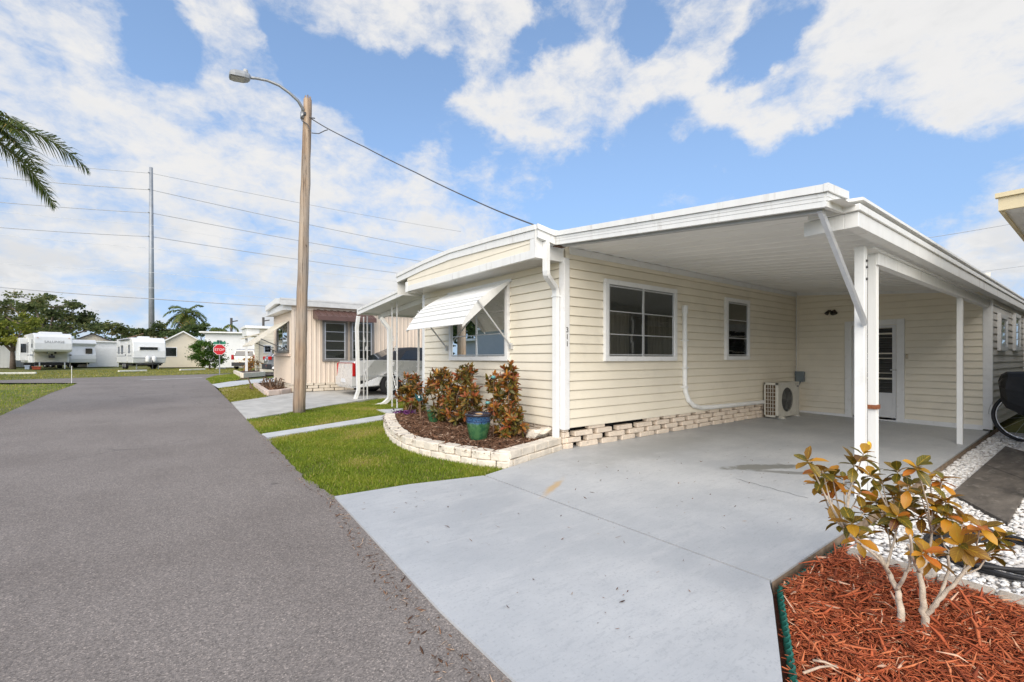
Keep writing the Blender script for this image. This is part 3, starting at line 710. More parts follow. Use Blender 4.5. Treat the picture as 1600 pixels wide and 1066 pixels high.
# return of the roof edge to the carport valance
XV = PY(YC-.1, 868, 365).x
vR = PX(XV, 1290, 292); vL = Vector((XV, YC-.08, PY(YC-.08, 868, 365).z))
b = MB(); y0 = roofp[-1][0]
for (o, zt_, zb_) in ((.045, .012, -.055), (.025, -.058, -FH)):
    b.hexa([(XO-o, y0-.02-o, roofp[-1][1]+zb_), (XV-o, vL.y-.02-o, vL.z+zb_), (XV, vL.y+.1, vL.z+zb_), (XO, y0+.05, roofp[-1][1]+zb_),
            (XO-o, y0-.02-o, roofp[-1][1]+zt_), (XV-o, vL.y-.02-o, vL.z+zt_), (XV, vL.y+.1, vL.z+zt_), (XO, y0+.05, roofp[-1][1]+zt_)])
b.build('fascia', WHITE_STREAK, home)
# eyebrow: cream panel, white board, soffit
yl2, yr2 = PX(XO, 637, 450).y, PX(XO, 838, 400).y
lerp = lambda a, c, t: a+(c-a)*t
def soft(y): return lerp(ZSOFL, ZSOF, (y-yl2)/(yr2-yl2))
BH = .115
b = MB()
for (lo, o0, hi, o1) in ((0, .004, .5, .016), (.5, .001, 1.0, .012)):
    ys_ = [roofp[i][0] for i in range(k)]; ys_[0] = yl2; ys_[-1] = yr2
    for i in range(k-1):
        q = []
        for y, zr in ((ys_[i], roofp[i][1]), (ys_[i+1], roofp[i+1][1])):
            base = soft(y)+BH; tp = zr-FH+.03; q.append((y, base + (.10 if lo else 0), (tp if hi == 1 else base+.10)))
        (ya, la, ha), (yb, lb, hb) = q
        b.quad((XO+.0-o1, ya, la), (XO-o1, yb, lb), (XO-o0, yb, hb), (XO-o0, ya, ha))
        b.quad((XO-o1, ya, la), (XO-o1, yb, lb), (XO+.01, yb, lb), (XO+.01, ya, la))
b.build('eyebrow_panel', CREAM, home)
b = MB()
strip(b, [(yl2, soft(yl2)), (yr2, soft(yr2))], XO-.022, XO+.02, BH, 0)
b.hexa([(XO, yr2-.012, ZSOF-.0), (XW, yr2-.012, ZSOF), (XW, yr2+.012, ZSOF), (XO, yr2+.012, ZSOF), (XO, yr2-.012, ZSOF+.3), (XW, yr2-.012, ZSOF+.3), (XW, yr2+.012, ZSOF+.3), (XO, yr2+.012, ZSOF+.3)])
b.box((XO-.03, yr2-.02, ZSOF-.004), (XO+.10, yr2+.10, ZSOF+.26)); b.box((XO-.026, yl2-.03, ZSOFL-.01), (XO+.05, yl2+.06, ZSOFL+.2))
b.build('eyebrow_board', WHITE_STREAK, home, bevel=.003)
b = MB()
nb = 16
for i in range(nb):
    x0, x1 = lerp(XO+.02, XW, i/nb), lerp(XO+.02, XW, (i+1)/nb)
    b.quad((x0, yl2, soft(yl2)+.012), (x0, yr2, soft(yr2)+.012), (x1-.006, yr2, soft(yr2)+.014), (x1-.006, yl2, soft(yl2)+.014))
    b.quad((x1-.006, yl2, soft(yl2)+.014), (x1-.006, yr2, soft(yr2)+.014), (x1, yr2, soft(yr2)+.02), (x1, yl2, soft(yl2)+.02))
b.build('soffit', CEIL, home)
b = MB(); b.box((XV-.0, vL.y-.06, vL.z-FH-.014), (XV+.16, vL.y+.03, vL.z-FH-.002)); b.build('rusty_flashing', mat('old_rust_stain', (.10, .05, .03), .9, .4, 30), home)
# ---- carport roof
YE = PX(XV, 1290, 292).y                              # outer end of the valance
YG = 1.33                                              # side beam
ceil = lambda y: zt + (ztl-zt)/(YC-.05-1.65)*(y-1.65)
XH = PY(YE, 1318, 311).x                               # back end of the valance hood
b = MB(); xs0, xs1 = XV+.03, XB
n = int((xs1-xs0)/.15)
for i in range(n):                                      # roof pans: shallow ribs running from house to beam
    a, c = lerp(xs0, xs1, i/n), lerp(xs0, xs1, (i+1)/n); r = .007 if i % 2 else 0.0; g = .005
    b.quad((a, YG, ceil(YG)+r), (c-g, YG, ceil(YG)+r), (c-g, YC-.03, ceil(YC)+r), (a, YC-.03, ceil(YC)+r))
    r2 = .007 if (i+1) % 2 else 0.0
    b.quad((c-g, YG, ceil(YG)+r), (c, YG, ceil(YG)+r2), (c, YC-.03, ceil(YC)+r2), (c-g, YC-.03, ceil(YC)+r))
b.build('carport_ceiling', CEIL, home)
b = MB()
b.hexa([(XH-.02, YG-.04, ceil(YG)+.05), (XE+4.5, YG-.04, ceil(YG)+.05), (XE+4.5, YC+.1, ceil(YC)+.07), (XH-.02, YC+.1, ceil(YC)+.07),
        (XH-.02, YG-.04, ceil(YG)+.075), (XE+4.5, YG-.04, ceil(YG)+.075), (XE+4.5, YC+.1, ceil(YC)+.10), (XH-.02, YC+.1, ceil(YC)+.10)])
b.build('carport_roof', WHITE, home)
b = MB()                                               # front valance hood
vpts = [(vL.y-.02, vL.z), (YE, vR.z)]
strip(b, vpts, XV-.045, XV+.05, .012, -.05)
for q, (a, c, o) in enumerate(((-.053, -.085, .026), (-.085, -.117, .022), (-.117, -.165, .018))): strip(b, vpts, XV-o, XV+.02, a, c)
b.hexa([(XV-.048, YE-.035, vR.z-.05), (XH+.02, YE-.035, vR.z-.02), (XH+.02, YE-.002, vR.z-.02), (XV-.048, YE-.002, vR.z-.05), (XV-.048, YE-.035, vR.z+.014), (XH+.02, YE-.035, vR.z+.044), (XH+.02, YE-.002, vR.z+.044), (XV-.048, YE-.002, vR.z+.014)])
for (a, c, o) in ((-.053, -.085, .020), (-.085, -.117, .016), (-.117, -.165, .012)):
    b.hexa([(XV-.02, YE-o, vR.z+c), (XH, YE-o, vR.z+c+.02), (XH, YE+.02, vR.z+c+.02), (XV-.02, YE+.02, vR.z+c), (XV-.02, YE-o, vR.z+a), (XH, YE-o, vR.z+a+.02), (XH, YE+.02, vR.z+a+.02), (XV-.02, YE+.02, vR.z+a)])
b.hexa([(XV, YE, vR.z-.03), (XH+.01, YE, vR.z-.03), (XH+.01, vL.y, vL.z-.03), (XV, vL.y, vL.z-.03), (XV, YE, vR.z+.01), (XH+.01, YE, vR.z+.01), (XH+.01, vL.y, vL.z+.01), (XV, vL.y, vL.z+.01)])
b.build('carport_valance', WHITE_STREAK, home)
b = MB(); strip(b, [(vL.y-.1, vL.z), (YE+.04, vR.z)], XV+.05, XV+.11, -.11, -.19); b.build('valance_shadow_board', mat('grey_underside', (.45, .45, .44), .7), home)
# side gutter beam with its own front return
zg1 = PY(YG, 1339, 320).z; zg0 = PY(YG, 1334, 352).z; XG = PY(YG, 1339, 320).x
b = MB()
b.box((XG-.03, YG-.03, zg1-.055), (XE+4.5, YG+.10, zg1)); b.box((XG, YG-.012, zg0), (XE+4.5, YG+.09, zg1-.057))
b.box((XG-.03, YG+.10, zg1-.055), (XG+.10, YG+.36, zg1+.0)); b.box((XG-.002, YG+.09, zg0), (XG+.09, YG+.40, zg1-.057))
b.build('side_gutter', WHITE_STREAK, home, bevel=.004)
YP = 1.52
b = MB(); pk = G(1350, 771); tk = G(1500, 691)
zb_ = zg0-.02
b.box((pk.x+.05, YP-.06, zb_-.14), (XB-.03, YP+.02, zb_-.02)); b.box((pk.x-.2, YP-.085, zb_-.022), (XB-.03, YP+.05, zb_))
b.build('carport_beam', WHITE_STREAK, home, bevel=.004)
# posts: a slim tube plus an older weathered post strapped together; one thin post
px1 = PY(YP, 1345, 600).x; px2 = PY(YP, 1363, 600).x; px3 = PY(YP, 1500, 600).x
zp = gz(YP)+.02
b = MB(); b.box((px1-.045, YP-.042, zp), (px1+.04, YP+.042, zb_)); po = b.build('carport_post', WHITE, home, bevel=.006)
DSTEEL = mat('dark_steel', (.12, .12, .12), .4, metal=.8)
for z in (2.34, 2.28, 2.165): b = MB(); b.lathe((px1-.0, YP-.046, z), [(0, -.012), (.011, -.010), (.013, 0)], 10, axis='y'); b.build('bolt', DSTEEL, po)
b = MB()
b.box((px2-.035, YP-.030, zp), (px2+.05, YP+.030, zb_))
for dx in (-.030, .0075, .045): b.box((px2+dx-.006, YP-.040, zp), (px2+dx+.006, YP-.030, zb_))
po2 = b.build('carport_post', WHITE_STREAK, home, bevel=.003); po2['label'] = 'older fluted post with rust stains'
b = MB(); zrb = PY(YP, 1360, 636).z; b.box((px2-.06, YP-.052, zrb-.02), (px2+.056, YP+.045, zrb+.02)); b.build('rusty_strap', RUST, po2); b = MB(); b.box((px2-.04, YP-.048, zb_-.02), (px2+.055, YP+.04, zb_-.004)); b.build('rusty_strap', RUST, po2)
b = MB(); zrf = PY(YP, 1352, 694).z; b.lathe((px1+.055, YP-.05, zrf), [(0, -.016), (.03, -.014), (.042, -.004), (.044, 0.004)], 20, axis='y'); b.build('reflector', mat('amber_reflector', (.75, .42, .04), .25), po)
b = MB(); b.box((px3-.035, YP-.035, zp), (px3+.035, YP+.035, zb_-.02)); b.build('carport_post', WHITE, home, bevel=.005)
b = MB(); q0 = PX(XV+.06, 1284, 327); q1 = PX(px1-.06, 1352, 506); q0.y = YE+.06; q1.y = YP-.05
b.bar(q0, q1, .035, .05); b.build('brace', ALU, home)
# ---- windows
z_ = lambda axis, c, px, py: (PX(c, px, py) if axis == 'x' else PY(c, px, py))
w0, w1 = PX(XW, 706, 560), PX(XW, 798, 563)
fw_ = window(home, 'x', XW-.026, w0.y, w1.y, PX(XW, 798, 564).z, PX(XW, 798, 441).z, 2, 3, .075, curtains=True)
c0, c1 = PY(YC, 941, 560), PY(YC, 1053, 560)
zb2, zt2 = PY(YC, 941, 564.5).z, PY(YC, 941, 436).z; h = zt2-zb2-.14
window(home, 'y', YC-.026, c0.x, c1.x, zb2, zt2, 2, 3, .075, blind=1, curtains=True, vert=[zb2+.07, zb2+.07+h*.31, zb2+.07+h*.63, zt2-.07])
c0, c1 = PY(YC, 1130, 560), PY(YC, 1167, 560)
window(home, 'y', YC-.026, c0.x, c1.x, PY(YC, 1130, 562.5).z, PY(YC, 1130, 465).z, 1, 3, .075, blind=1)
for (a, c) in ((1556, 1567.5), (1580, 1588.5)):
    p, q = PY(YR, a, 560), PY(YR, c, 560)
    window(home, 'y', YR-.026, p.x, q.x, PY(YR, a, 548).z, PY(YR, a, 490).z, 1, 4, .09)
# ---- awning over the front window
aw = MB(); hy0, hy1 = w1.y-.02, w0.y+.06
A = PX(XW-.03, 794, 441); Bf = PX(XW-.95, 714, 508)
xh, zh, xf, zfz = XW-.035, A.z+.01, PX(XW-.93, 714, 508).x, PX(XW-.93, 714, 508).z
prof = []
for i in range(13):                                     # straight sheet with a rolled-down nose
    t = i/12; x = lerp(xh, xf, t); zz = zh - (zh-zfz)*(.60*t + .40*t**4.0); prof.append((x, zz))
nr = 44
for i in range(len(prof)-1):
    for j in range(nr):
        ya, yb = lerp(hy0, hy1, j/nr), lerp(hy0, hy1, (j+1)/nr)
        ra, rb = (.010 if j % 2 else 0), (.010 if (j+1) % 2 else 0)
        (x0, z0), (x1, z1) = prof[i], prof[i+1]
        aw.quad((x0, ya, z0+ra), (x1, ya, z1+ra), (x1, yb, z1+rb), (x0, yb, z0+rb))
awn = aw.build('awning', mat('awning_white', (.74, .74, .72), .4, .04, 5, dirt=(.5, .49, .46), dscale=7, damt=.4), home)
awn['label'] = 'white corrugated metal awning propped over the front window'
rb = MB()                                               # crosswise corrugation lines of the rolled nose
for i in range(7, 13):
    x, z = prof[i]; rb.bar((x-.004, hy0-.005, z+.012), (x-.004, hy1+.005, z+.012), .02, .014)
rb.build('rib', WHITE, awn)
for yy in (hy0, hy1):
    sd_ = MB()
    for i in range(len(prof)-1):
        (x0, z0), (x1, z1) = prof[i], prof[i+1]
        f0 = .02 + .30*math.sin(math.pi*min(1, (i/12)*1.0))*.75; f1 = .02 + .30*math.sin(math.pi*min(1, ((i+1)/12)*1.0))*.75
        # triangular wing hanging from the sheet
        l0 = lerp(zh, zfz-.02, i/12); l1 = lerp(zh, zfz-.02, (i+1)/12)
        sd_.quad((x0, yy, z0+.012), (x1, yy, z1+.012), (x1, yy, min(z1-.005, l1-.02)), (x0, yy, min(z0-.005, l0-.02)))
    sd_.build('wing', MATS.get('awning_wing_white') or mat('awning_wing_white', (.70, .70, .68), .45), awn)
for (yy, px, py) in ((hy0-.05, 800, 540), (hy1+.05, 700, 543)):
    b = MB(); e0 = Vector((XW-.05, yy, PX(XW, 800, 541).z)); e1 = Vector((lerp(xh, xf, .72), yy+(.02 if yy < 7 else -.02), lerp(zh, zfz, .62)+.10))
    b.tube([e0, e1], .014, 8); b.box(e0-Vector((.02, .02, .05)), e0+Vector((.05, .02, .05))); b.build('awning_arm', ALU, awn)
b = MB(); b.box((XW-.05, hy0-.03, zh-.01), (XW-.01, hy1+.03, zh+.035)); b.build('awning_rail', TRIMW, awn)
# ---- door
def BX(px, py): return PX(XB, px, py)
d0, d1 = BX(1321, 560).y, BX(1414, 560).y; zd = gz(YR)+.04; zdt = BX(1414, 498).z
b = MB(); t = .13
for (a, c, e, f) in ((d0, d0-t, zd, zdt), (d1+t, d1, zd, zdt), (d0-t, d1+t, zdt-.11, zdt)): b.box((XB-.05, a, e), (XB+.0, c, f))
df = b.build('door_frame', TRIMW, home, bevel=.005)
e0, e1 = d0-t-.01, d1+t+.01; zl = zd+.035; zu = zdt-.12
g0, g1 = BX(1346, 560).y, BX(1395, 560).y; gz0, gz1 = BX(1393, 614).z, BX(1393, 512).z
b = MB()
for (a, c, e, f) in ((e0, g0, zl, zu), (g1, e1, zl, zu), (g0, g1, zl, gz0), (g0, g1, gz1, zu)): b.box((XB-.03, a, e), (XB-.012, c, f))
m = .03
for (a, c, e, f) in ((g0+m, g0, gz0-m, gz1+m), (g1, g1-m, gz0-m, gz1+m), (g0, g1, gz0-m, gz0), (g0, g1, gz1, gz1+m)): b.box((XB-.042, a, e), (XB-.028, c, f))
dr = b.build('door', mat('white_door', (.66, .66, .66), .4, .03), home, bevel=.003)
b = MB(); ns = 13
for i in range(ns):
    za = lerp(gz0, gz1, i/ns); zc = lerp(gz0, gz1, (i+1)/ns)
    b.quad((XB-.040, g0, za), (XB-.040, g1, za), (XB-.016, g1, zc), (XB-.016, g0, zc))
b.build('louvre_pane', TINT, dr)
b = MB()
for i in range(ns+1):
    za = lerp(gz0, gz1, i/ns); b.box((XB-.043, g0, za-.002), (XB-.040, g1, za+.002))
b.build('louvre_clip', mat('dull_clip', (.16, .16, .165), .5), dr)
b = MB(); hd = BX(1402, 578); b.lathe((XB-.03, hd.y, hd.z), [(0, -.02), (.028, -.018), (.03, 0)], 16, axis='x'); b.bar((XB-.06, hd.y, hd.z), (XB-.065, hd.y+.10, hd.z-.005), .018, .02); b.tube([(XB-.03, hd.y, hd.z), (XB-.065, hd.y, hd.z)], .01)
b.build('handle', mat('brushed_nickel', (.35, .33, .30), .35, metal=.9), dr)
b = MB(); b.box((XB-.06, d0-.02, zd-.015), (XB-.005, d1+.02, zd+.02)); b.build('threshold', ALU, home)
# lamp, bell, meter box, conduit
b = MB(); lp = BX(1302, 489); b.lathe((XB-.02, lp.y, lp.z), [(0, -.035), (.05, -.03), (.06, 0)], 16, axis='x')
b.tube([(XB-.03, lp.y, lp.z), (XB-.11, lp.y+.02, lp.z+.03), (XB-.12, lp.y+.02, lp.z+.06)], .012)
for s in (-1, 1):
    b.tube([(XB-.10, lp.y+.05*s, lp.z+.05), (XB-.15, lp.y+.09*s, lp.z-.03)], [.022, .045], 12)
b.build('wall_lamp', mat('dark_bronze', (.05, .045, .035), .4, metal=.5), home)
b = MB(); q = BX(1417.5, 557); b.box((XB-.035, q.y-.018, q.z-.05), (XB-.01, q.y+.018, q.z+.05)); bb = b.build('doorbell', mat('beige_plastic', (.45, .38, .28), .5), home, bevel=.004)
b = MB(); q = BX(1252, 588); b.box((XB-.11, q.y-.09, q.z-.13), (XB-.01, q.y+.09, q.z+.11)); b.box((XB-.115, q.y-.095, q.z+.02), (XB-.105, q.y+.095, q.z+.12)); b.tube([(XB-.05, q.y, q.z-.13), (XB-.06, q.y+.03, q.z-.22), (XB-.14, q.y+.12, q.z-.3)], .016)
b.build('electrical_box', mat('grey_enamel', (.16, .19, .20), .5), home, bevel=.006)
b = MB(); b.tube([(XB-.045, YC-.06, ztl-.05), (XB-.045, YC-.06, q.z-.2)], .014, 8); b.build('conduit', CREAM, home)
# line-set cover on the long wall
yy = YC-.055; path = [PY(yy, px, py) for px, py in ((1070, 479), (1070, 600), (1071.5, 614), (1076, 626), (1084, 634), (1094, 637), (1110, 636.3), (1195, 628))]
b = MB(); b.tube(path, .042, 10); b.tube([PY(yy, 1070, 478), PY(yy, 1070, 490)], .055, 10)
for py in (532, 575, 605): p = PY(yy, 1070, py); b.box(p-Vector((.05, .045, .012)), p+Vector((.05, .05, .012)))
b.build('pipe_cover', WHITE, home, smooth=False)
# downspout at the corner with elbow kick-out
Xd = XW-.075
sp = [PX(XO+.12, 853.5, 378), PX(XO+.12, 853.5, 430), PX(Xd, 868.5, 452), PX(Xd, 868.5, 697), PX(Xd-.02, 868.5, 709), PX(Xd-.12, 864, 717)]
ydn = sp[2].y
b = downspout(sp, .085, .06); b.box((Xd-.04, ydn-.05, sp[2].z-.11), (Xd+.05, ydn+.05, sp[2].z-.09)); b.build('downspout', WHITE, home)
# house number, painted on the corner trim, one digit below another
NUM = mat('black_numeral', (.07, .07, .07), .5)
for i, ch in enumerate('311'):
    p = PY(YC-.033, 878.5, 515.5+11*i)
    text_part('numeral', ch, .105, NUM, (XW+.022, YC-.034, p.z), basis((1, 0, 0), (0, 0, 1)), home, .002)
# ---- pierced block skirting
rs = np.random.RandomState(11); b = MB(); zg = gz(YC)+.02; rh = (ZS0-zg)/3.7
blocks_wall(b, (XW+.05, YC-.005), (XB-.1, YC-.005), (0, -1), ZS0+rh*.3, 4, rh, .37, .12, .10, rs, openrow={0: [(.12, .32), (.95, 1.75)]})
sk = b.build('block_skirting', STONE, home, bevel=.010)
b = MB(); blocks_wall(b, (XW+.005, YC+.02), (XW+.005, YL-.1), (-1, 0), ZS0+rh*.2, 4, rh, .36, .012, .10, rs); b.build('block_skirting', STONE, home, bevel=.010)
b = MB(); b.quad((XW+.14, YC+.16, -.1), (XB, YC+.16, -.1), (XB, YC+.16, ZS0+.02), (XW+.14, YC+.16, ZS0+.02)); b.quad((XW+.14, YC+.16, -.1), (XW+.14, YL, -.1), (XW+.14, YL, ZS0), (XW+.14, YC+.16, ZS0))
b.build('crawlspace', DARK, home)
# ---- side porch roof beyond the left end, with scrolled iron posts and two downspouts
pa = PX(XO+.25, 641, 446); pb = PX(XO+.25, 561, 483); YQ = pb.y
xq0, xq1 = XO+.25, XO+3.6
b = MB()
b.hexa([(xq0, pa.y, pa.z-.16), (xq1, pa.y, pa.z-.16), (xq1, YQ, pb.z-.10), (xq0, YQ, pb.z-.10), (xq0, pa.y, pa.z-.12), (xq1, pa.y, pa.z-.12), (xq1, YQ, pb.z-.06), (xq0, YQ, pb.z-.06)]); b.build('porch_roof', CEIL, home)
b = MB(); strip(b, [(pa.y, pa.z), (YQ, pb.z)], xq0-.04, xq0+.03, .012, -.05); strip(b, [(pa.y, pa.z), (YQ, pb.z)], xq0-.02, xq0+.02, -.052, -.15)
strip(b, [(pa.y-.1, pa.z), (YQ-.1, pb.z)], xq0+.5, xq0+.56, -.14, -.26)
b.box((xq0-.03, YQ, pb.z-.15), (xq1, YQ+.09, pb.z)); b.build('porch_fascia', WHITE_STREAK, home)
IRON = mat('white_iron', (.62, .62, .61), .45, .06, 10, dirt=(.3, .24, .2), dscale=9, damt=.4)
def iron_post(x, y, ztop):
    b = MB(); z0 = gz(y)+.01
    for s in (-1, 1): b.box((x-.013, y+s*.15-.013, z0), (x+.013, y+s*.15+.013, ztop))
    for zc in (z0+.95, z0+1.55):
        for s in (-1, 1):
            pts = []
            for i in range(22):
                t = i/21*2*math.pi*1.35; r = .02+.055*i/21
                pts.append((x, y+s*(.06)+r*math.cos(t)*.8, zc+s*.12+r*math.sin(t)))
            b.tube(pts, .007, 5)
    for s in (-1, 1): b.tube([(x, y-.15*s, z0+.35), (x, y, z0+.6), (x, y+.15*s, z0+.85)], .008, 5)
    return b
for (px, py) in ((616.5, 637.5), (571, 624)):
    p = G(px, py); b = iron_post(p.x, p.y, lerp(pa.z, pb.z, (p.y-pa.y)/(YQ-pa.y))-.13); b.build('porch_post', IRON, home)
p = G(654, 632); b = MB(); b.box((p.x-.02, p.y-.02, p.z), (p.x+.02, p.y+.02, 2.6)); b.build('porch_post', IRON, home)
for (a, bb_) in ((((560, 494), (557.5, 512), (560, 610), (555, 624)), (576, 624)), (((595, 497), (608, 514), (608.5, 623), (598, 632), (582, 634.5)), (607, 632))):
    g = G(*bb_); base = g.x/ray(*bb_)[0]; sp = [PD(px, py, base) for px, py in a]
    b = downspout(sp, .105, .08); b.build('downspout', WHITE, home)
# ---------------------------------------------------------------- air conditioner
def near_ac():
    a = G(1216, 657); yb = YC-.07; dep = yb - a.y; x0 = a.x; x1 = PY(a.y, 1248.5, 650).x; hh = .74
    z0 = gz(a.y)+.055
    t = thing('air_conditioner', (x0, a.y, z0-.035), 'off-white outdoor air conditioner with round fan grille on the carport slab', 'air conditioner')
    OFF = mat('off_white_enamel', (.56, .54, .47), .45, .04, 6, dirt=(.36, .33, .27), dscale=5, damt=.4)
    DG = mat('grille_grey', (.10, .10, .095), .5)
    FIN = mat('coil_fins', (.10, .06, .03), .6, .5, 50)
    b = MB()
    # body as frame posts and panels so that the grilles are truly open
    y0 = a.y
    b.box((x0+.02, y0+.03, z0), (x1, yb, z0+hh)); b.build('casing', OFF, t, bevel=.012)
    b = MB()
    for (lo, hi) in (((x0, y0, z0), (x0+.03, y0+.06, z0+hh)), ((x0, yb-.03, z0), (x0+.03, yb, z0+hh)), ((x0, y0, z0), (x0+.03, yb, z0+.04)), ((x0, y0, z0+hh-.05), (x0+.03, yb, z0+hh))): b.box(lo, hi)
    b.build('end_frame', OFF, t, bevel=.004)
    b = MB()
    for i in range(1, 8): z = lerp(z0+.04, z0+hh-.05, i/8); b.box((x0+.004, y0+.05, z-.005), (x0+.012, yb-.03, z+.005))
    for i in range(1, 4): y = lerp(y0+.06, yb-.03, i/4); b.box((x0+.002, y-.005, z0+.04), (x0+.010, y+.005, z0+hh-.05))
    b.build('end_grille', OFF, t)
    b = MB(); b.quad((x0+.016, y0+.05, z0+.03), (x0+.016, yb-.02, z0+.03), (x0+.016, yb-.02, z0+hh-.04), (x0+.016, y0+.05, z0+hh-.04)); b.build('coil', FIN, t)
    # front face with round opening
    xm, zc, R = lerp(x0, x1, .44), z0+hh*.49, .265
    b = MB(); n = 36; xa, xb2, za, zb2 = x0+.0, x1-.17, z0+.03, z0+hh-.04
    ring = [(xm+R*math.cos(2*math.pi*i/n), zc+R*math.sin(2*math.pi*i/n)) for i in range(n)]
    def sq(i):
        t_ = 2*math.pi*i/n; c, s = math.cos(t_), math.sin(t_); k = 1/max(abs(c), abs(s))
        return (xm + c*k*((xb2-xm) if c > 0 else (xm-xa)), zc + s*k*((zb2-zc) if s > 0 else (zc-za)))
    for i in range(n):
        j = (i+1) % n; p, q, r, s = ring[i], ring[j], sq(j), sq(i)
        b.quad((p[0], y0+.012, p[1]), (q[0], y0+.012, q[1]), (r[0], y0, r[1]), (s[0], y0, s[1]))
        b.quad((p[0], y0+.012, p[1]), (q[0], y0+.012, q[1]), (q[0], y0+.029, q[1]), (p[0], y0+.029, p[1]))
    b.box((x0, y0, z0), (x1, y0+.03, z0+.03)); b.box((x0, y0, z0+hh-.04), (x1, y0+.03, z0+hh)); b.box((x1-.17, y0-.006, z0+.03), (x1, y0+.03, z0+hh-.04))
    b.build('front_panel', OFF, t)
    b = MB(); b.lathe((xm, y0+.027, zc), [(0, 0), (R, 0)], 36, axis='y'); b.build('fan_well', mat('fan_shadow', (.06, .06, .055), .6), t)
    b = MB()
    for k in range(1, 9):
        r = R*k/8.3; b.tube([(xm+r*math.cos(2*math.pi*i/28), y0+.004-.012*(1-k/9), zc+r*math.sin(2*math.pi*i/28)) for i in range(29)], .0035, 4, cap=False)
    for i in range(12): t_ = 2*math.pi*i/12; b.tube([(xm, y0-.008, zc), (xm+R*math.cos(t_), y0+.006, zc+R*math.sin(t_))], .004, 4)
    b.lathe((xm, y0-.006, zc), [(0, -.004), (.05, -.002), (.055, .006)], 20, axis='y'); b.build('fan_grille', DG, t)
    b = MB()
    for i in range(3):
        t_ = 2*math.pi*i/3
        c, s = math.cos(t_), math.sin(t_); c2, s2 = math.cos(t_+.9), math.sin(t_+.9)
        b.add([(xm+.05*c, y0+.020, zc+.05*s), (xm+.24*c, y0+.014, zc+.24*s), (xm+.24*c2, y0+.026, zc+.24*s2), (xm+.05*c2, y0+.024, zc+.05*s2)], [(0, 1, 2, 3)])
    b.build('fan_blade', mat('fan_grey', (.16, .16, .15), .5), t)
    for xx in (x0+.14, x1-.16):
        b = MB(); b.box((xx, y0-.05, z0-.036), (xx+.10, yb-.02, z0)); b.build('foot', OFF, t, bevel=.006)
    b = MB(); b.box((x1-.13, y0-.009, z0+hh-.115), (x1-.04, y0-.005, z0+hh-.085)); b.build('badge', DG, t)
near_ac()

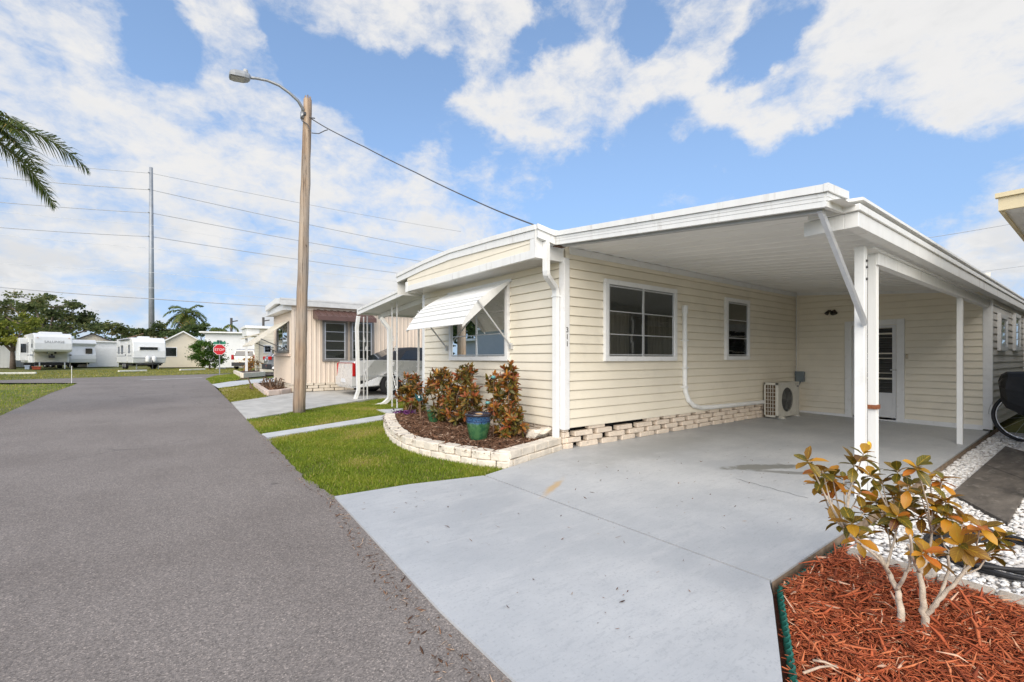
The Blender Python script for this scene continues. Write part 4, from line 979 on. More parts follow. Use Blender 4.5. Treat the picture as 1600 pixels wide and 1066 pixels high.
# ---------------------------------------------------------------- garden bed in front of the home
def loop_noise(a, s): return .5+.5*math.sin(a*3.1+s)
def small_bed():
    px = [(602, 660), (601, 667), (605, 679), (614, 691), (632, 703), (666, 712), (693, 717), (718, 722), (750, 728), (780, 731), (799, 732.5)]
    base = [Vector(P2(*p)) for p in px]
    # resample
    def resample(pts, step):
        out = [pts[0]]; acc = 0
        for p, q in zip(pts[:-1], pts[1:]):
            L = (q-p).length; t = step-acc
            while t <= L: out.append(p+(q-p)*(t/L)); t += step
            acc = (acc+L) % step
        return out
    rs = np.random.RandomState(5)
    tw = thing('garden_wall', gp(base[-1].x, base[-1].y), 'curved low wall of whitewashed retaining blocks around the croton bed', 'wall')
    b = MB(); rh = .105; n_in = Vector((XW, (base[0].y+base[-1].y)/2))
    fine = resample(base, .02)
    end = [Vector((fine[-1].x, fine[-1].y)), Vector((XW-.02, YC+.03))]
    for row in range(2):
        L = .29 if row else .27; k = int(L/.02); i = 0 if row else int(k*.5)
        while i + 2 < len(fine):
            j = min(i+k, len(fine)-1)
            if j-i < 4: break
            p, q = fine[i], fine[j]; d = (q-p).normalized(); nrm = Vector((d.y, -d.x))
            if nrm.dot(n_in-p) > 0: nrm = -nrm
            inn = -nrm; o = .012 if row else 0.0; jj = rs.uniform(-.007, .007, 12)
            g = .004; z0 = gz(p.y)-.03+rh*row*1.0; z1 = z0+rh-.003+(jj[8]*.5 if row else 0)
            po = [p+d*g+inn*(o+jj[0]), q-d*g+inn*(o+jj[1]), q-d*(g+.03)+inn*(.19), p+d*(g+.03)+inn*(.19)]
            mid = (p+q)/2 + nrm*(.022+abs(jj[2])) + inn*o
            vs = [(v.x, v.y, z0) for v in (po[0], mid, po[1], po[2], po[3])] + [(v.x, v.y, z1+jj[3+kk]*.5) for kk, v in enumerate((po[0], mid, po[1], po[2], po[3]))]
            # bulge: split face middle
            b.add(vs, [(4,3,2,1,0),(5,6,7,8,9),(0,1,6,5),(1,2,7,6),(2,3,8,7),(3,4,9,8),(4,0,5,9)])
            i = j
    p, q = end; d = (q-p).normalized(); ln = (q-p).length
    blocks_wall(b, (p.x, p.y), (q.x, q.y), (d.y, -d.x) if Vector((d.y, -d.x)).y < 0 else (-d.y, d.x), gz(YC)+.20, 2, .105, .31, .008, .18, rs)
    w = b.build('block_course', STONEW, tw, bevel=.012, seg=2)
    tex = bpy.data.textures.new('rough', 'CLOUDS'); tex.noise_scale = .07
    m = w.modifiers.new('sub', 'SUBSURF'); m.subdivision_type = 'SIMPLE'; m.levels = 2; m.render_levels = 2
    m = w.modifiers.new('rough', 'DISPLACE'); m.texture = tex; m.strength = .011; m.mid_level = .5; m.texture_coords = 'LOCAL'
    # loose broken cap stones at the house corner
    for (x, y, s) in ((840, 694, .13), (829, 692, .08)):
        bm = bmesh.new(); bmesh.ops.create_icosphere(bm, subdivisions=2, radius=1)
        for v in bm.verts: v.co *= 1+.25*math.sin(v.co.x*5+v.co.y*3+s*90)
        for v in bm.verts: v.co = Vector((v.co.x*s*1.4, v.co.y*s, v.co.z*s*.5))
        me = bpy.data.meshes.new('stone'); bm.to_mesh(me); bm.free(); me.materials.append(STONEW)
        o = bpy.data.objects.new('stone', me); COL.objects.link(o); g = PX(XW-.22, x, y); o.location = (g.x, g.y, gz(g.y)+.22); o.rotation_euler = (.2, .3, s*20)
        tag(o, 'larger pale broken stone on the bed wall beside the downspout' if s > .1 else 'smaller pale broken stone on the bed wall beside the downspout', 'stone')
    poly = [tuple(v) for v in resample(base, .1)] + [(XW-.02, YC+.05), (XW-.02, base[0].y+.2)]
    cx = sum(p[0] for p in poly)/len(poly); cy = sum(p[1] for p in poly)/len(poly)
    inner = [(p[0]+(cx-p[0])*.07, p[1]+(cy-p[1])*.03) for p in poly]
    sheet('bed_soil', inner, .135, SOIL)
    return inner
BED = small_bed()
MULCH = tintmat('brown_mulch', [(0, (.030, .014, .008)), (.3, (.10, .048, .025)), (.6, (.20, .10, .055)), (.85, (.34, .20, .12)), (1, (.50, .36, .26))], .9, 0.0)
RMULCH = tintmat('red_mulch', [(0, (.06, .016, .008)), (.2, (.24, .050, .018)), (.5, (.47, .105, .036)), (.78, (.60, .19, .075)), (.93, (.66, .32, .17)), (1, (.68, .48, .35))], .85, 0.0)
def chips(name, poly, n, L, W, m, zfun, seed, depth=.03, pale=.06):
    """shredded bark: bent, tilted splinters with real thickness"""
    rs = np.random.RandomState(seed); P = scatter(poly, n, rs)
    a = rs.uniform(0, 2*np.pi, n); el = rs.normal(0, .28, n); l = L*rs.lognormal(0, .45, n)*.5; w = W*rs.uniform(.5, 1.5, n)*.5; th = w*.35
    d = np.stack([np.cos(a)*np.cos(el), np.sin(a)*np.cos(el), np.sin(el)], 1); s = np.stack([-np.sin(a), np.cos(a), rs.normal(0, .4, n)], 1); s /= np.linalg.norm(s, axis=1)[:, None]
    u = np.cross(d, s)
    C = np.stack([P[:, 0], P[:, 1], zfun(P) + rs.uniform(0, depth, n)], 1)
    bow = (rs.normal(0, .12, n)*l)[:, None]
    V = []
    for t, k in ((-1, .25), (0, 1), (1, .3)):
        c = C + d*(l*t)[:, None] + u*(bow*(1-t*t)) + s*(bow*(1-t*t))
        for sv, uv in ((-1, 0), (0, 1), (1, 0)): V.append(c + s*(w*k*sv)[:, None] + u*(th*uv*k)[:, None])
    V = np.stack(V, 1).reshape(-1, 3)
    q = [[0, 1, 4, 3], [1, 2, 5, 4], [3, 4, 7, 6], [4, 5, 8, 7], [2, 0, 3, 5], [5, 3, 6, 8]]
    Fc = (np.arange(n)[:, None, None]*9 + np.array(q)[None]).reshape(-1, 4)
    big = .5+.5*np.sin(P[:, 0]*7+np.sin(P[:, 1]*9))*np.sin(P[:, 1]*6+1.2)
    t = np.clip(rs.beta(2.2, 2.2, n)*.75 + .12*big + .02, 0, 1); t[rs.rand(n) < pale] = rs.uniform(.9, 1)
    o = np_mesh(name, V, Fc, np.repeat(t, 9), m); o['kind'] = 'stuff'; return o
zplane = lambda off: (lambda P: GRADE*np.clip(P[:, 1], -20, 45) + off)
chips('bark_mulch', BED, 7000, .085, .022, MULCH, zplane(.135), 3)

CROTON = tintmat('croton_leaves', [(0, (.02, .022, .008)), (.2, (.06, .078, .014)), (.36, (.13, .115, .018)), (.52, (.25, .105, .02)), (.66, (.28, .05, .03)), (.8, (.50, .22, .025)), (1, (.55, .36, .06))], .42, .25, vein=(.45, .22, .05))
BARK = mat('grey_twig_bark', (.50, .42, .33), .9, .2, 20, bump=.5, bscale=120, dirt=(.20, .15, .11), dscale=14, damt=.6)
BARKB = mat('brown_twig_bark', (.15, .10, .07), .9, .25, 20, bump=.4, bscale=120)
def rosettes(tips, dirs, nl, L, W, rs, lo=.15, hi=1.15):
    Pb, D, N, Ls, Ws, T = [], [], [], [], [], []
    for tp, dr in zip(tips, dirs):
        dr = Vector(dr).normalized(); a = dr.orthogonal().normalized(); c = dr.cross(a); ph = rs.rand()*6.28; base_t = rs.beta(1.6, 1.6)
        n = int(nl*rs.uniform(.7, 1.3))
        for i in range(n):
            t = ph + i*2.4; e = lo+(hi-lo)*(i/max(1, n-1)) + rs.normal(0, .12)
            rad = a*math.cos(t)+c*math.sin(t); d = (rad*math.cos(e)+dr*math.sin(e)).normalized()
            nn = (dr*math.cos(e)-rad*math.sin(e)).normalized()
            Pb.append(Vector(tp) - dr*(.5*L*(1-i/n)*rs.uniform(.3, 1))); D.append(d); N.append(nn); s = rs.uniform(.65, 1.15)
            Ls.append(L*s); Ws.append(W*s*rs.uniform(.8, 1.15)); T.append(np.clip(base_t*.55+rs.rand()*.38+.20*(i/n)-.14, 0, 1))
    return np.array(Pb), np.array(D), np.array(N), np.array(Ls), np.array(Ws), np.array(T)
def croton(base, blobs, ntips, L, W, seed, label, group=None, nl=8, stems=5):
    """upright shrub: several stems branch out to leaf rosettes spread through a few uneven lobes"""
    rs = np.random.RandomState(seed); base = Vector(base)
    t = thing('croton_shrub', base, label, 'shrub', group)
    tips, dirs = [], []; b = MB(); wsum = sum(w for *_, w in blobs)
    heads = []
    for (c, r, w) in blobs:
        c = Vector(c); st = base + Vector((rs.normal(0, .06), rs.normal(0, .06), 0)); midp = base.lerp(c, .5) + Vector((rs.normal(0, .05), rs.normal(0, .05), .02))
        low = c - Vector((0, 0, r[2]*.55)); heads.append(low)
        b.tube([st, midp, low], [.016, .012, .008], 6)
        for _ in range(int(ntips*w/wsum)):
            v = rs.normal(0, 1, 3); v /= np.linalg.norm(v); rad = rs.uniform(.35, 1.0)**.6
            p = c + Vector((v[0]*r[0], v[1]*r[1], v[2]*r[2]))*rad
            tips.append(p); dd = Vector((v[0]*.7, v[1]*.7, .55+.5*v[2])); dirs.append(dd)
            b.tube([low+Vector((rs.normal(0, .02), rs.normal(0, .02), 0)), low.lerp(p, .55)+Vector((0, 0, -.02)), p], [.006, .005, .0035], 4, cap=False)
    b.build('stem', BARKB, t, smooth=True)
    Pb, D, N, Ls, Ws, T = rosettes(tips, dirs, nl, L, W, rs)
    V, Fc, U = leaf_geo(Pb, D, N, Ls, Ws, rs.uniform(.05, .35, len(Pb)), rs)
    np_mesh('foliage', V, Fc, np.repeat(T, 15), CROTON, U, True, t)
    return t
def onbed(px, py, x):       # point above the bed at plane X=x
    p = PX(x, px, py); return p
def bedbase(x, y): return Vector((x, y, gz(y)+.14))
xs_ = XW-.55
def lobes(x, lst):
    out = []
    for (px, py, rx, rz, dx) in lst:
        p = PX(x+dx, px, py); s = p.x/ray(px, py)[0]/F; out.append((p, (rx*s*.9, rx*s*1.05, rz*s), rx*rz)); 
    return out
lb = lobes(xs_, [(640, 600, 19, 20, 0), (632, 618, 14, 14, -.1), (652, 625, 16, 18, .1), (640, 642, 12, 10, 0)])
p = PX(xs_, 644, 655); croton(bedbase(p.x, p.y), lb, 125, .105, .042, 41, 'narrow bronze croton shrub at the walkway end of the bed', 'crotons in the block bed')
lb = lobes(xs_, [(690, 592, 22, 20, 0), (725, 590, 18, 20, .1), (700, 615, 30, 22, 0), (735, 618, 16, 20, -.05), (690, 640, 20, 20, -.1), (720, 645, 22, 18, 0), (742, 635, 10, 10, 0), (730, 576, 7, 8, .05), (672, 605, 10, 14, 0)])
p = PX(xs_, 705, 668); croton(bedbase(p.x, p.y), lb, 310, .105, .042, 42, 'widest bronze and orange croton shrub in the middle of the block bed', 'crotons in the block bed')
lb = lobes(xs_+.05, [(796, 590, 14, 20, 0), (772, 600, 13, 16, 0), (800, 615, 13, 16, .1), (775, 640, 16, 16, -.1), (802, 650, 15, 20, 0), (790, 670, 18, 14, -.05), (812, 662, 12, 12, .1), (780, 618, 10, 10, 0)])
p = PX(xs_+.05, 792, 692); croton(bedbase(p.x, p.y), lb, 180, .105, .042, 43, 'open red-tipped croton shrub behind the glazed pot near the downspout', 'crotons in the block bed')

def pot(px, py, hpx, rpx, label, blue=True):
    c = PX(XW-.95 if blue else XW-.75, px, py); s = c.x/ray(px, py)[0]/F; h = hpx*s; R = rpx*s
    t = thing('flower_pot', (c.x, c.y, gz(c.y)+.14), label, 'flower pot')
    gm = bpy.data.materials.new('glazed_green'); nt = NT(gm); tc = nt.new('ShaderNodeTexCoord').outputs['Object']
    sx = nt.new('ShaderNodeSeparateXYZ'); nt.link(tc, sx.inputs[0]); n = nt.noise(tc, 14, 5, .6)
    zz = nt.math('ADD', sx.outputs[2], nt.math('MULTIPLY', nt.math('SUBTRACT', n.outputs[0], .5), .10))
    green = nt.mix(nt.ss(n.outputs[0], .35, .65), (.022, .085, .040), (.06, .15, .06))
    vo = nt.new('ShaderNodeTexVoronoi'); vo.inputs['Scale'].default_value = 42; nt.link(tc, vo.inputs[0])
    bl = nt.mix(nt.ss(vo.outputs['Distance'], .2, .5), (.012, .03, .075), (.05, .13, .26))
    c_ = nt.mix(nt.ss(zz, h*.60, h*.70), green, bl) if blue else green
    rim = nt.mix(nt.ss(sx.outputs[2], h*.885, h*.90), c_, (.022, .016, .02) if blue else (.03, .10, .05))
    finish(nt, rim, .12, bump=n.outputs[0], bstr=.15, coat=.5)
    z0 = gz(c.y)+.14
    b = MB(); b.lathe((c.x, c.y, z0), [(0, 0), (R*.62, 0), (R*.66, .015), (R*.80, h*.3), (R*.92, h*.62), (R*.93, h*.86), (R*1.02, h*.89), (R*1.06, h*.95), (R*1.0, h), (R*.90, h*.99), (R*.86, h*.9), (R*.80, h*.8)], 40); b.build('body', gm, t, smooth=True)
    b = MB(); b.lathe((c.x, c.y, z0), [(0, h*.86), (R*.84, h*.85)], 24); b.build('potting_soil', SOIL, t)
    if blue:
        b = MB(); b.lathe((c.x, c.y, z0), [(R*.925, h*.70), (R*.95, h*.715), (R*.925, h*.73)], 40); b.build('band', mat('dark_blue_glaze', (.012, .03, .08), .15), t, smooth=True)
        for i in range(3):
            b = MB(); a = i*2.2; b.add([(c.x+R*.5*math.cos(a+q), c.y+R*.5*math.sin(a+q), z0+h*.88+.03*(k % 2)) for k, q in enumerate((0, .5, 1.0, 1.6))] , [(0, 1, 2, 3)]); o = b.build('dry_leaf', mat('dry_leaf_tan', (.42, .26, .12), .8), t)
pot(747.5, 684, 42, 20.5, 'big blue and green glazed pot on the mulch bed')
pot(677.5, 666, 20, 10.5, 'small plain green pot between the crotons', False)
# teal ornament on two wooden stakes, purple wandering-jew clump
p = PX(XW-.8, 657, 655); zb_ = gz(p.y)+.13
t = thing('garden_stake', (p.x, p.y, zb_), 'teal ornament on two thin brown stakes beside the first croton', 'garden stake')
for dx in (-.035, .035):
    b = MB(); b.tube([(p.x+dx*.3, p.y+dx, zb_), (p.x+dx*.3-.02, p.y+dx*1.3, zb_+.36)], .006, 6); b.build('stake', mat('stake_wood', (.24, .15, .09), .8), t)
b = MB(); zt_ = zb_+.38; TEAL = mat('teal_plastic', (.01, .085, .10), .3)
b.lathe((p.x-.02, p.y, zt_), [(0, -.04), (.025, -.035), (.034, 0), (.02, .03), (.03, .05), (.015, .08), (0, .09)], 14); b.build('ornament', TEAL, t, smooth=True)
for s in (-1, 1):
    b = MB(); b.add([(p.x-.02, p.y+.03*s, zt_+.05), (p.x-.06, p.y+.12*s, zt_+.12), (p.x-.03, p.y+.14*s, zt_+.02), (p.x-.01, p.y+.09*s, zt_-.03)], [(0, 1, 2, 3)]); b.build('wing', TEAL, t)
b = MB(); b.lathe((p.x-.05, p.y-.05, zt_+.05), [(0, -.02), (.022, 0), (0, .025)], 10); b.build('white_flower', WHITE, t, smooth=True)
p = PX(XW-.95, 770, 625)
for (px, py) in ((771, 590), (762, 630)):
    p = PX(XW-.78, px, py); zg_ = gz(p.y)+.13
    t = thing('garden_stake', (p.x, p.y, zg_), 'upper pale teal bulb on a wire stake inside the red-tipped croton' if py < 600 else 'lower pale teal bulb on a wire stake inside the red-tipped croton', 'garden stake')
    b = MB(); b.tube([(p.x, p.y, zg_), (p.x, p.y, p.z)], .003, 6); b.build('stake', BARKB, t)
    b = MB(); b.lathe((p.x, p.y, p.z), [(0, -.02), (.028, -.012), (.038, .008), (.022, .026), (0, .032)], 14); b.build('bulb', mat('pale_teal_glass', (.10, .26, .25), .15), t, smooth=True)
p = PX(XW-.75, 629, 653); rs = np.random.RandomState(8); C = np.array([(p.x, p.y, gz(p.y)+.15)]) + rs.normal(0, 1, (160, 3))*np.array([.07, .12, .025])
p0_ = Vector((p.x, p.y, gz(p.y)+.14)); o = thing('purple_plant', p0_, 'low purple-leaved plant at the walkway corner of the bed', 'plant'); leaf_cloud('foliage', C, .09, tintmat('purple_leaves', [(0, (.02, .004, .03)), (.6, (.08, .012, .10)), (1, (.22, .06, .2))], .5, .2), 4, parent=o, droop=-.5, aspect=.35)
for k in range(3): b = MB(); b.tube([p0_, p0_+Vector((.04*(k-1), .06*(k-1), .05))], .006, 5); b.build('stem', BARKB, o)

# ---------------------------------------------------------------- foreground bed with red mulch
A0, A1, A2 = P2(1310, 846), P2(1207, 916), P2(1226, 1066)
d = Vector((A2[0]-A1[0], A2[1]-A1[1])); A3 = (A2[0]+d.x*1.2, A2[1]+d.y*1.2)
E0, E1, E2 = P2(1322, 868), P2(1554, 937), P2(1650, 968)
RB = [A0, A1, A2, A3, (A3[0]+1.6, A3[1]-1.2), (E2[0]+.8, E2[1]-1.2), E2, E1, E0]
RBi = [(A0[0]+.03, A0[1]-.05), (A1[0]+.07, A1[1]-.03), (A2[0]+.075, A2[1]), (A3[0]+.075, A3[1])] + RB[4:]
sheet('red_bed_soil', RB, -.065, mat('damp_red_soil', (.07, .022, .012), .95, .3, 30, bump=.6, bscale=60))
mc = Vector(((A1[0]+E1[0])/2+.1, (A1[1]+E1[1])/2-.1))
def mound(P):
    r = np.sqrt((P[:, 0]-mc.x)**2 + (P[:, 1]-mc.y)**2)
    return GRADE*np.clip(P[:, 1], -20, 45) - .055 + .05*np.exp(-(r/.75)**2) + .012*np.sin(P[:, 0]*13)*np.sin(P[:, 1]*11)
g_ = 26; xs2 = np.linspace(min(p[0] for p in RB)-.0, max(p[0] for p in RB), g_*2); ys2 = np.linspace(min(p[1] for p in RB), max(p[1] for p in RB), g_*2)
chips('red_bark_mulch', RBi, 38000, .042, .0085, RMULCH, mound, 9, depth=.045, pale=.05)
chips('coarse_bark_mulch', RBi, 1500, .10, .016, RMULCH, lambda P: mound(P)+.03, 10, depth=.02, pale=.08)
# a few sticks and dead leaves lying on it
for i, (a, c, r) in enumerate((((1255, 1052), (1308, 1040), .006), ((1270, 1032), (1310, 1044), .006), ((1392, 975), (1412, 986), .006))):
    p, q = G(*a, .0), G(*c, .0); b = MB(); b.tube([p, (p+q)/2+Vector((.004, .004, .006)), q], [r, r*.9, r*.5], 6)
    tag(b.build('dead_twig', mat('bleached_twig', (.5, .38, .28), .9, .2, 30), smooth=True), ['pale split twig lying lowest on the red mulch', 'shorter pale twig crossing the lowest twig on the red mulch', 'pale stick at the foot of the left white-stemmed trunk'][i], 'twig')
EG = mat('green_edging_plastic', (.012, .105, .082), .45, .15, 20, dirt=(.10, .10, .08), dscale=12, damt=.4)
t = thing('lawn_edging', gp(A1[0]+.03, A1[1]), 'green scalloped plastic edging between the slab and the red mulch', 'edging')
for (a, c) in ((A0, A1), (A1, A3)):
    a, c = Vector(a), Vector(c); dd = (c-a); L = dd.length; dd.normalize(); nn = Vector((-dd.y, dd.x))
    if nn.dot(Vector((mc.x, mc.y))-a) < 0: nn = -nn
    b = MB(); n = int(L/.006); prev = None
    for i in range(n+1):
        s = L*i/n; o = .032 + .011*math.sin(s*2*math.pi/.052); p = a+dd*s+nn*o; q = p+nn*.009; z = gz(p.y)
        hz = .006+.006*math.sin(s*2*math.pi/.052+1)
        cur = [(p.x, p.y, z-.09), (p.x, p.y, z+hz), (q.x, q.y, z+hz), (q.x, q.y, z-.09)]
        if prev:
            for k in range(3): b.quad(prev[k], prev[k+1], cur[k+1], cur[k])
        prev = cur
    b.build('strip', EG, t, fix=True)
# concrete edging blocks between mulch and gravel
e0, e1, e2 = Vector(E0), Vector(E1), Vector(E2); dd = (e1-e0).normalized(); nn = Vector((-dd.y, dd.x))
if nn.dot(Vector(G(1500, 800)[:2])-e0) < 0: nn = -nn
segs = [(0, .46), (.47, (e1-e0).length-.006), ((e1-e0).length+.006, (e1-e0).length+.62)]
names = ['short weathered edging block at the slab end of the red bed', 'long weathered edging block behind the white-stemmed shrub', 'edging block past the open joint beside the hose coil']
for (s0, s1), lab in zip(segs, names):
    p, q = e0+dd*s0, e0+dd*s1; b = MB(); zt_ = .03
    b.hexa([gp(p.x, p.y, -.1), gp(q.x, q.y, -.1), gp(q.x+nn.x*.12, q.y+nn.y*.12, -.1), gp(p.x+nn.x*.12, p.y+nn.y*.12, -.1), gp(p.x, p.y, zt_), gp(q.x, q.y, zt_), gp(q.x+nn.x*.115, q.y+nn.y*.115, zt_), gp(p.x+nn.x*.115, p.y+nn.y*.115, zt_)])
    tag(b.build('edging_block', mat('weathered_kerb_block', (.44, .38, .31), .95, .15, 10, bump=.9, bscale=60, dirt=(.18, .14, .11), dscale=7, damt=.6), bevel=.012), lab, 'edging block', 'concrete edging blocks')
# white gravel
GRAV = tintmat('white_stones', [(0, (.30, .27, .24)), (.3, (.52, .49, .46)), (.7, (.68, .66, .63)), (1, (.80, .79, .77))], .8, 0)
GBASE = mat('gravel_bed', (.42, .39, .36), .95, .3, 40, bump=.9, bscale=70, dirt=(.16, .14, .12), dscale=25, damt=.6)
pa_, pb_, pc_ = Vector(P2(1571, 695)), Vector(P2(1487, 767)), Vector(P2(1574, 812)); pd_ = pc_+(pa_-pb_)
GP = [P2(1312, 850), P2(1456, 741), P2(1563, 669), (XB+1.0, YR-.15), (XB+1.0, -2.2), (E2[0]+1.0, -2.2), (E2[0]+.2, E2[1]), (e0.x+nn.x*.1, e0.y+nn.y*.1)]
sheet('gravel_base', GP, -.070, GBASE)
def stones(name, poly, n, size, seed, excl=None):
    rs = np.random.RandomState(seed); P = scatter(poly, n, rs)
    if excl is not None: P = P[~in_poly(P, excl)]
    n = len(P); bm = bmesh.new(); bmesh.ops.create_icosphere(bm, subdivisions=1, radius=1); bm.verts.ensure_lookup_table()
    iv = np.array([v.co[:] for v in bm.verts]); fi = np.array([[v.index for v in f.verts] for f in bm.faces]); bm.free(); k = len(iv)
    S = size*rs.uniform(.5, 1.2, (n, 1))*np.stack([rs.uniform(.8, 1.4, n), rs.uniform(.6, 1.1, n), rs.uniform(.4, .7, n)], 1)*.5
    a = rs.uniform(0, 6.28, n); V = iv[None]*S[:, None]*(1+rs.uniform(-.18, .18, (n, k, 1)))
    c, s = np.cos(a)[:, None], np.sin(a)[:, None]; x, y = V[..., 0].copy(), V[..., 1].copy()
    V[..., 0] = x*c-y*s; V[..., 1] = x*s+y*c
    V += np.stack([P[:, 0], P[:, 1], GRADE*np.clip(P[:, 1], -20, YT)-.066+rs.uniform(0, .022, n)], 1)[:, None]
    Fc = (np.arange(n)[:, None, None]*k+fi[None]).reshape(-1, 3)
    t = np.clip(rs.normal(.65, .25, n), 0, 1)
    o = np_mesh(name, V.reshape(-1, 3), Fc, np.repeat(t, k), GRAV, smooth=False); o['kind'] = 'stuff'; return o
pathp = [tuple(pa_), tuple(pb_), tuple(pc_), tuple(pd_)]
near_g = [GP[0], P2(1456, 741), P2(1520, 697), P2(1600, 760), P2(1640, 960), GP[6], GP[7]]
stones('white_gravel', near_g, 5200, .045, 4, pathp)
stones('white_gravel', [P2(1440, 752), P2(1563, 669), (XB+.4, YR-.2), (XB+.4, YR-.9), P2(1500, 770)], 3000, .055, 5, pathp)
sheet('path', pathp, -.022, CONC_DARK, thick=.05)
b = MB(); mid_ = (pa_+pb_)/2; e_ = pc_-pb_
sheet('path_joint', [tuple(mid_-(pa_-pb_).normalized()*.008), tuple(mid_+e_-(pa_-pb_).normalized()*.008), tuple(mid_+e_+(pa_-pb_).normalized()*.008), tuple(mid_+(pa_-pb_).normalized()*.008)], -.018, DARK)
# black hose coil
hc = G(1562, 872, -.05); rs = np.random.RandomState(2); pts = []
for i in range(150):
    a = i/150*2*math.pi*4.2; r = .40+.05*math.sin(a*.37+1)+.035*math.sin(a*1.9); k = i/150
    pts.append((hc.x+.06*math.sin(a*.24)+r*math.cos(a)*1.15, hc.y+.05*math.sin(a*.31)+r*math.sin(a)*.80, gz(hc.y)-.035+.018*(i//36)+.006*math.sin(a*2.3)))
pts += [(pts[-1][0]-.05, pts[-1][1]+.10, pts[-1][2]-.01)]
t = thing('garden_hose', hc, 'black garden hose coiled on the white gravel', 'hose')
b = MB(); b.tube(pts, .0135, 8); b.build('coil', BLACK, t, smooth=True)
hs = G(1446, 846, -.03); b = MB(); b.tube([hs, hs+Vector((.05, -.03, .01)), hs+Vector((.12, -.07, .0))], [.028, .032, .016], 10); b.tube([hs+Vector((.12, -.07, 0)), hs+Vector((.3, -.22, -.005)), Vector(pts[0])], .0135, 8); b.build('nozzle', BLACK, t, smooth=True)
# white plastic pipe lying by the slab
p, q = G(1520, 691, -.04), G(1546, 673, -.04); b = MB(); b.tube([p, q], .016, 8); tag(b.build('plastic_pipe', TRIMW), 'white plastic pipe lying by the slab edge', 'pipe')

# ---------------------------------------------------------------- white-stemmed croton in the foreground
CROTB = tintmat('broad_croton_leaves', [(0, (.06, .012, .008)), (.14, (.15, .04, .014)), (.26, (.075, .07, .012)), (.42, (.13, .115, .015)), (.49, (.19, .085, .018)), (.56, (.32, .175, .02)), (.68, (.54, .27, .02)), (.82, (.54, .16, .022)), (1, (.50, .12, .04))], .38, .28, vein=(.52, .32, .03))
def fore_shrub():
    rs = np.random.RandomState(17); g1, g2 = G(1411, 984, -.02), G(1447, 990, -.02); r1 = ray(1411, 984); d1 = g1.x/r1[0]; d2 = g2.x/ray(1447, 990)[0]
    t = thing('croton_shrub', (g1+g2)/2, 'white-stemmed croton with broad yellow, orange and green leaves on red mulch', 'shrub')
    q = lambda px, py, d: PD(px, py, d)
    def limb(pts, rad):
        b = MB(); P = [q(*p) for p in pts]; out = []
        for i in range(len(P)-1):
            for k in range(4): out.append(P[i].lerp(P[i+1], k/4) + Vector((rs.normal(0, .0025), rs.normal(0, .0025), 0)))
        out.append(P[-1]); n = len(out)
        b.tube(out, [rad[0]+(rad[1]-rad[0])*i/(n-1) for i in range(n)], 8); return b
    trunks = [([(1411, 986, d1), (1407, 950, d1+.02), (1401, 920, d1+.04), (1388, 893, d1+.07), (1374, 868, d1+.1)], (.0185, .009)),
              ([(1447, 992, d2), (1444, 955, d2), (1441, 925, d2), (1437, 895, d2+.02), (1440, 860, d2+.04)], (.0185, .009))]
    nodes = []
    for i, (p, r) in enumerate(trunks): limb(p, r).build('trunk', BARK, t, smooth=True); nodes += p[3:]
    arms = [([(1401, 922, d1+.04), (1412, 905, d1-.02), (1422, 885, d1-.05), (1418, 850, d1-.06)], (.009, .006)),
            ([(1446, 962, d2), (1462, 945, d2-.04), (1482, 922, d2-.06), (1502, 898, d2-.08), (1530, 868, d2-.1)], (.013, .006)),
            ([(1455, 952, d2-.02), (1470, 928, d2+.1), (1480, 895, d2+.18), (1484, 862, d2+.2)], (.010, .006)),
            ([(1390, 897, d1+.07), (1372, 872, d1-.02), (1345, 850, d1-.05), (1322, 830, d1-.06)], (.008, .005)),
            ([(1385, 888, d1+.07), (1392, 860, d1+.12), (1400, 830, d1+.2)], (.008, .005)),
            ([(1437, 895, d2+.02), (1452, 868, d2+.1), (1456, 832, d2+.14)], (.008, .005)),
            ([(1437, 895, d2+.02), (1425, 868, d2-.08), (1422, 836, d2-.12)], (.008, .005))]
    for p, r in arms: limb(p, r).build('branch', BARK, t, smooth=True); nodes += p[1:]
    tipspx = [(1262,718),(1285,735),(1300,742),(1278,752),(1318,748),(1335,722),(1350,708),(1362,742),(1345,768),(1378,752),(1396,772),(1402,735),(1412,792),(1432,728),(1438,772),(1452,752),(1472,748),(1458,792),(1386,822),(1330,815),(1352,800),(1424,838),(1482,806),(1506,815),(1500,850),(1532,822),(1548,862),(1444,862),(1478,782),(1566,838),(1366,782),(1312,812),(1300,776),(1420,758),(1440,806),(1402,806),(1470,834),(1512,868),(1340,838),(1382,796),(1462,868),(1558,845)]
    tips, dirs = [], []
    for (px, py) in tipspx:
        best = min(nodes, key=lambda n: (n[0]-px)**2*1.2 + (n[1]-py)**2 + (1e6 if n[1] < py+18 else 0)); dz = best[2] + rs.uniform(-.16, .20)
        p = q(px, py, dz); s = q(*best); m = s.lerp(p, .5) + Vector((rs.normal(0, .015), rs.normal(0, .015), -.015))
        b = MB(); b.tube([s, s.lerp(m, .5)+Vector((0, 0, -.006)), m, m.lerp(p, .55), p], [.0050, .0044, .0038, .0032, .0026], 6); b.build('twig', BARK, t, smooth=True); dr = (p-m).normalized()*.7+Vector((rs.normal(0, .15), rs.normal(0, .15), .5)); tips.append(p); dirs.append(dr)
    Pb, D, N, Ls, Ws, T = rosettes(tips, dirs, 9.5, .085, .049, rs, -.5, 1.0)
    T = np.clip(rs.beta(1.3, 1.4, len(T))*.55 + T*.5 + .04, 0, 1)
    V, Fc, U = leaf_geo(Pb, D, N, Ls, Ws, rs.uniform(.05, .5, len(Pb)), rs, True)
    np_mesh('foliage', V, Fc, np.repeat(T, 15), CROTB, U, True, t)
fore_shrub()

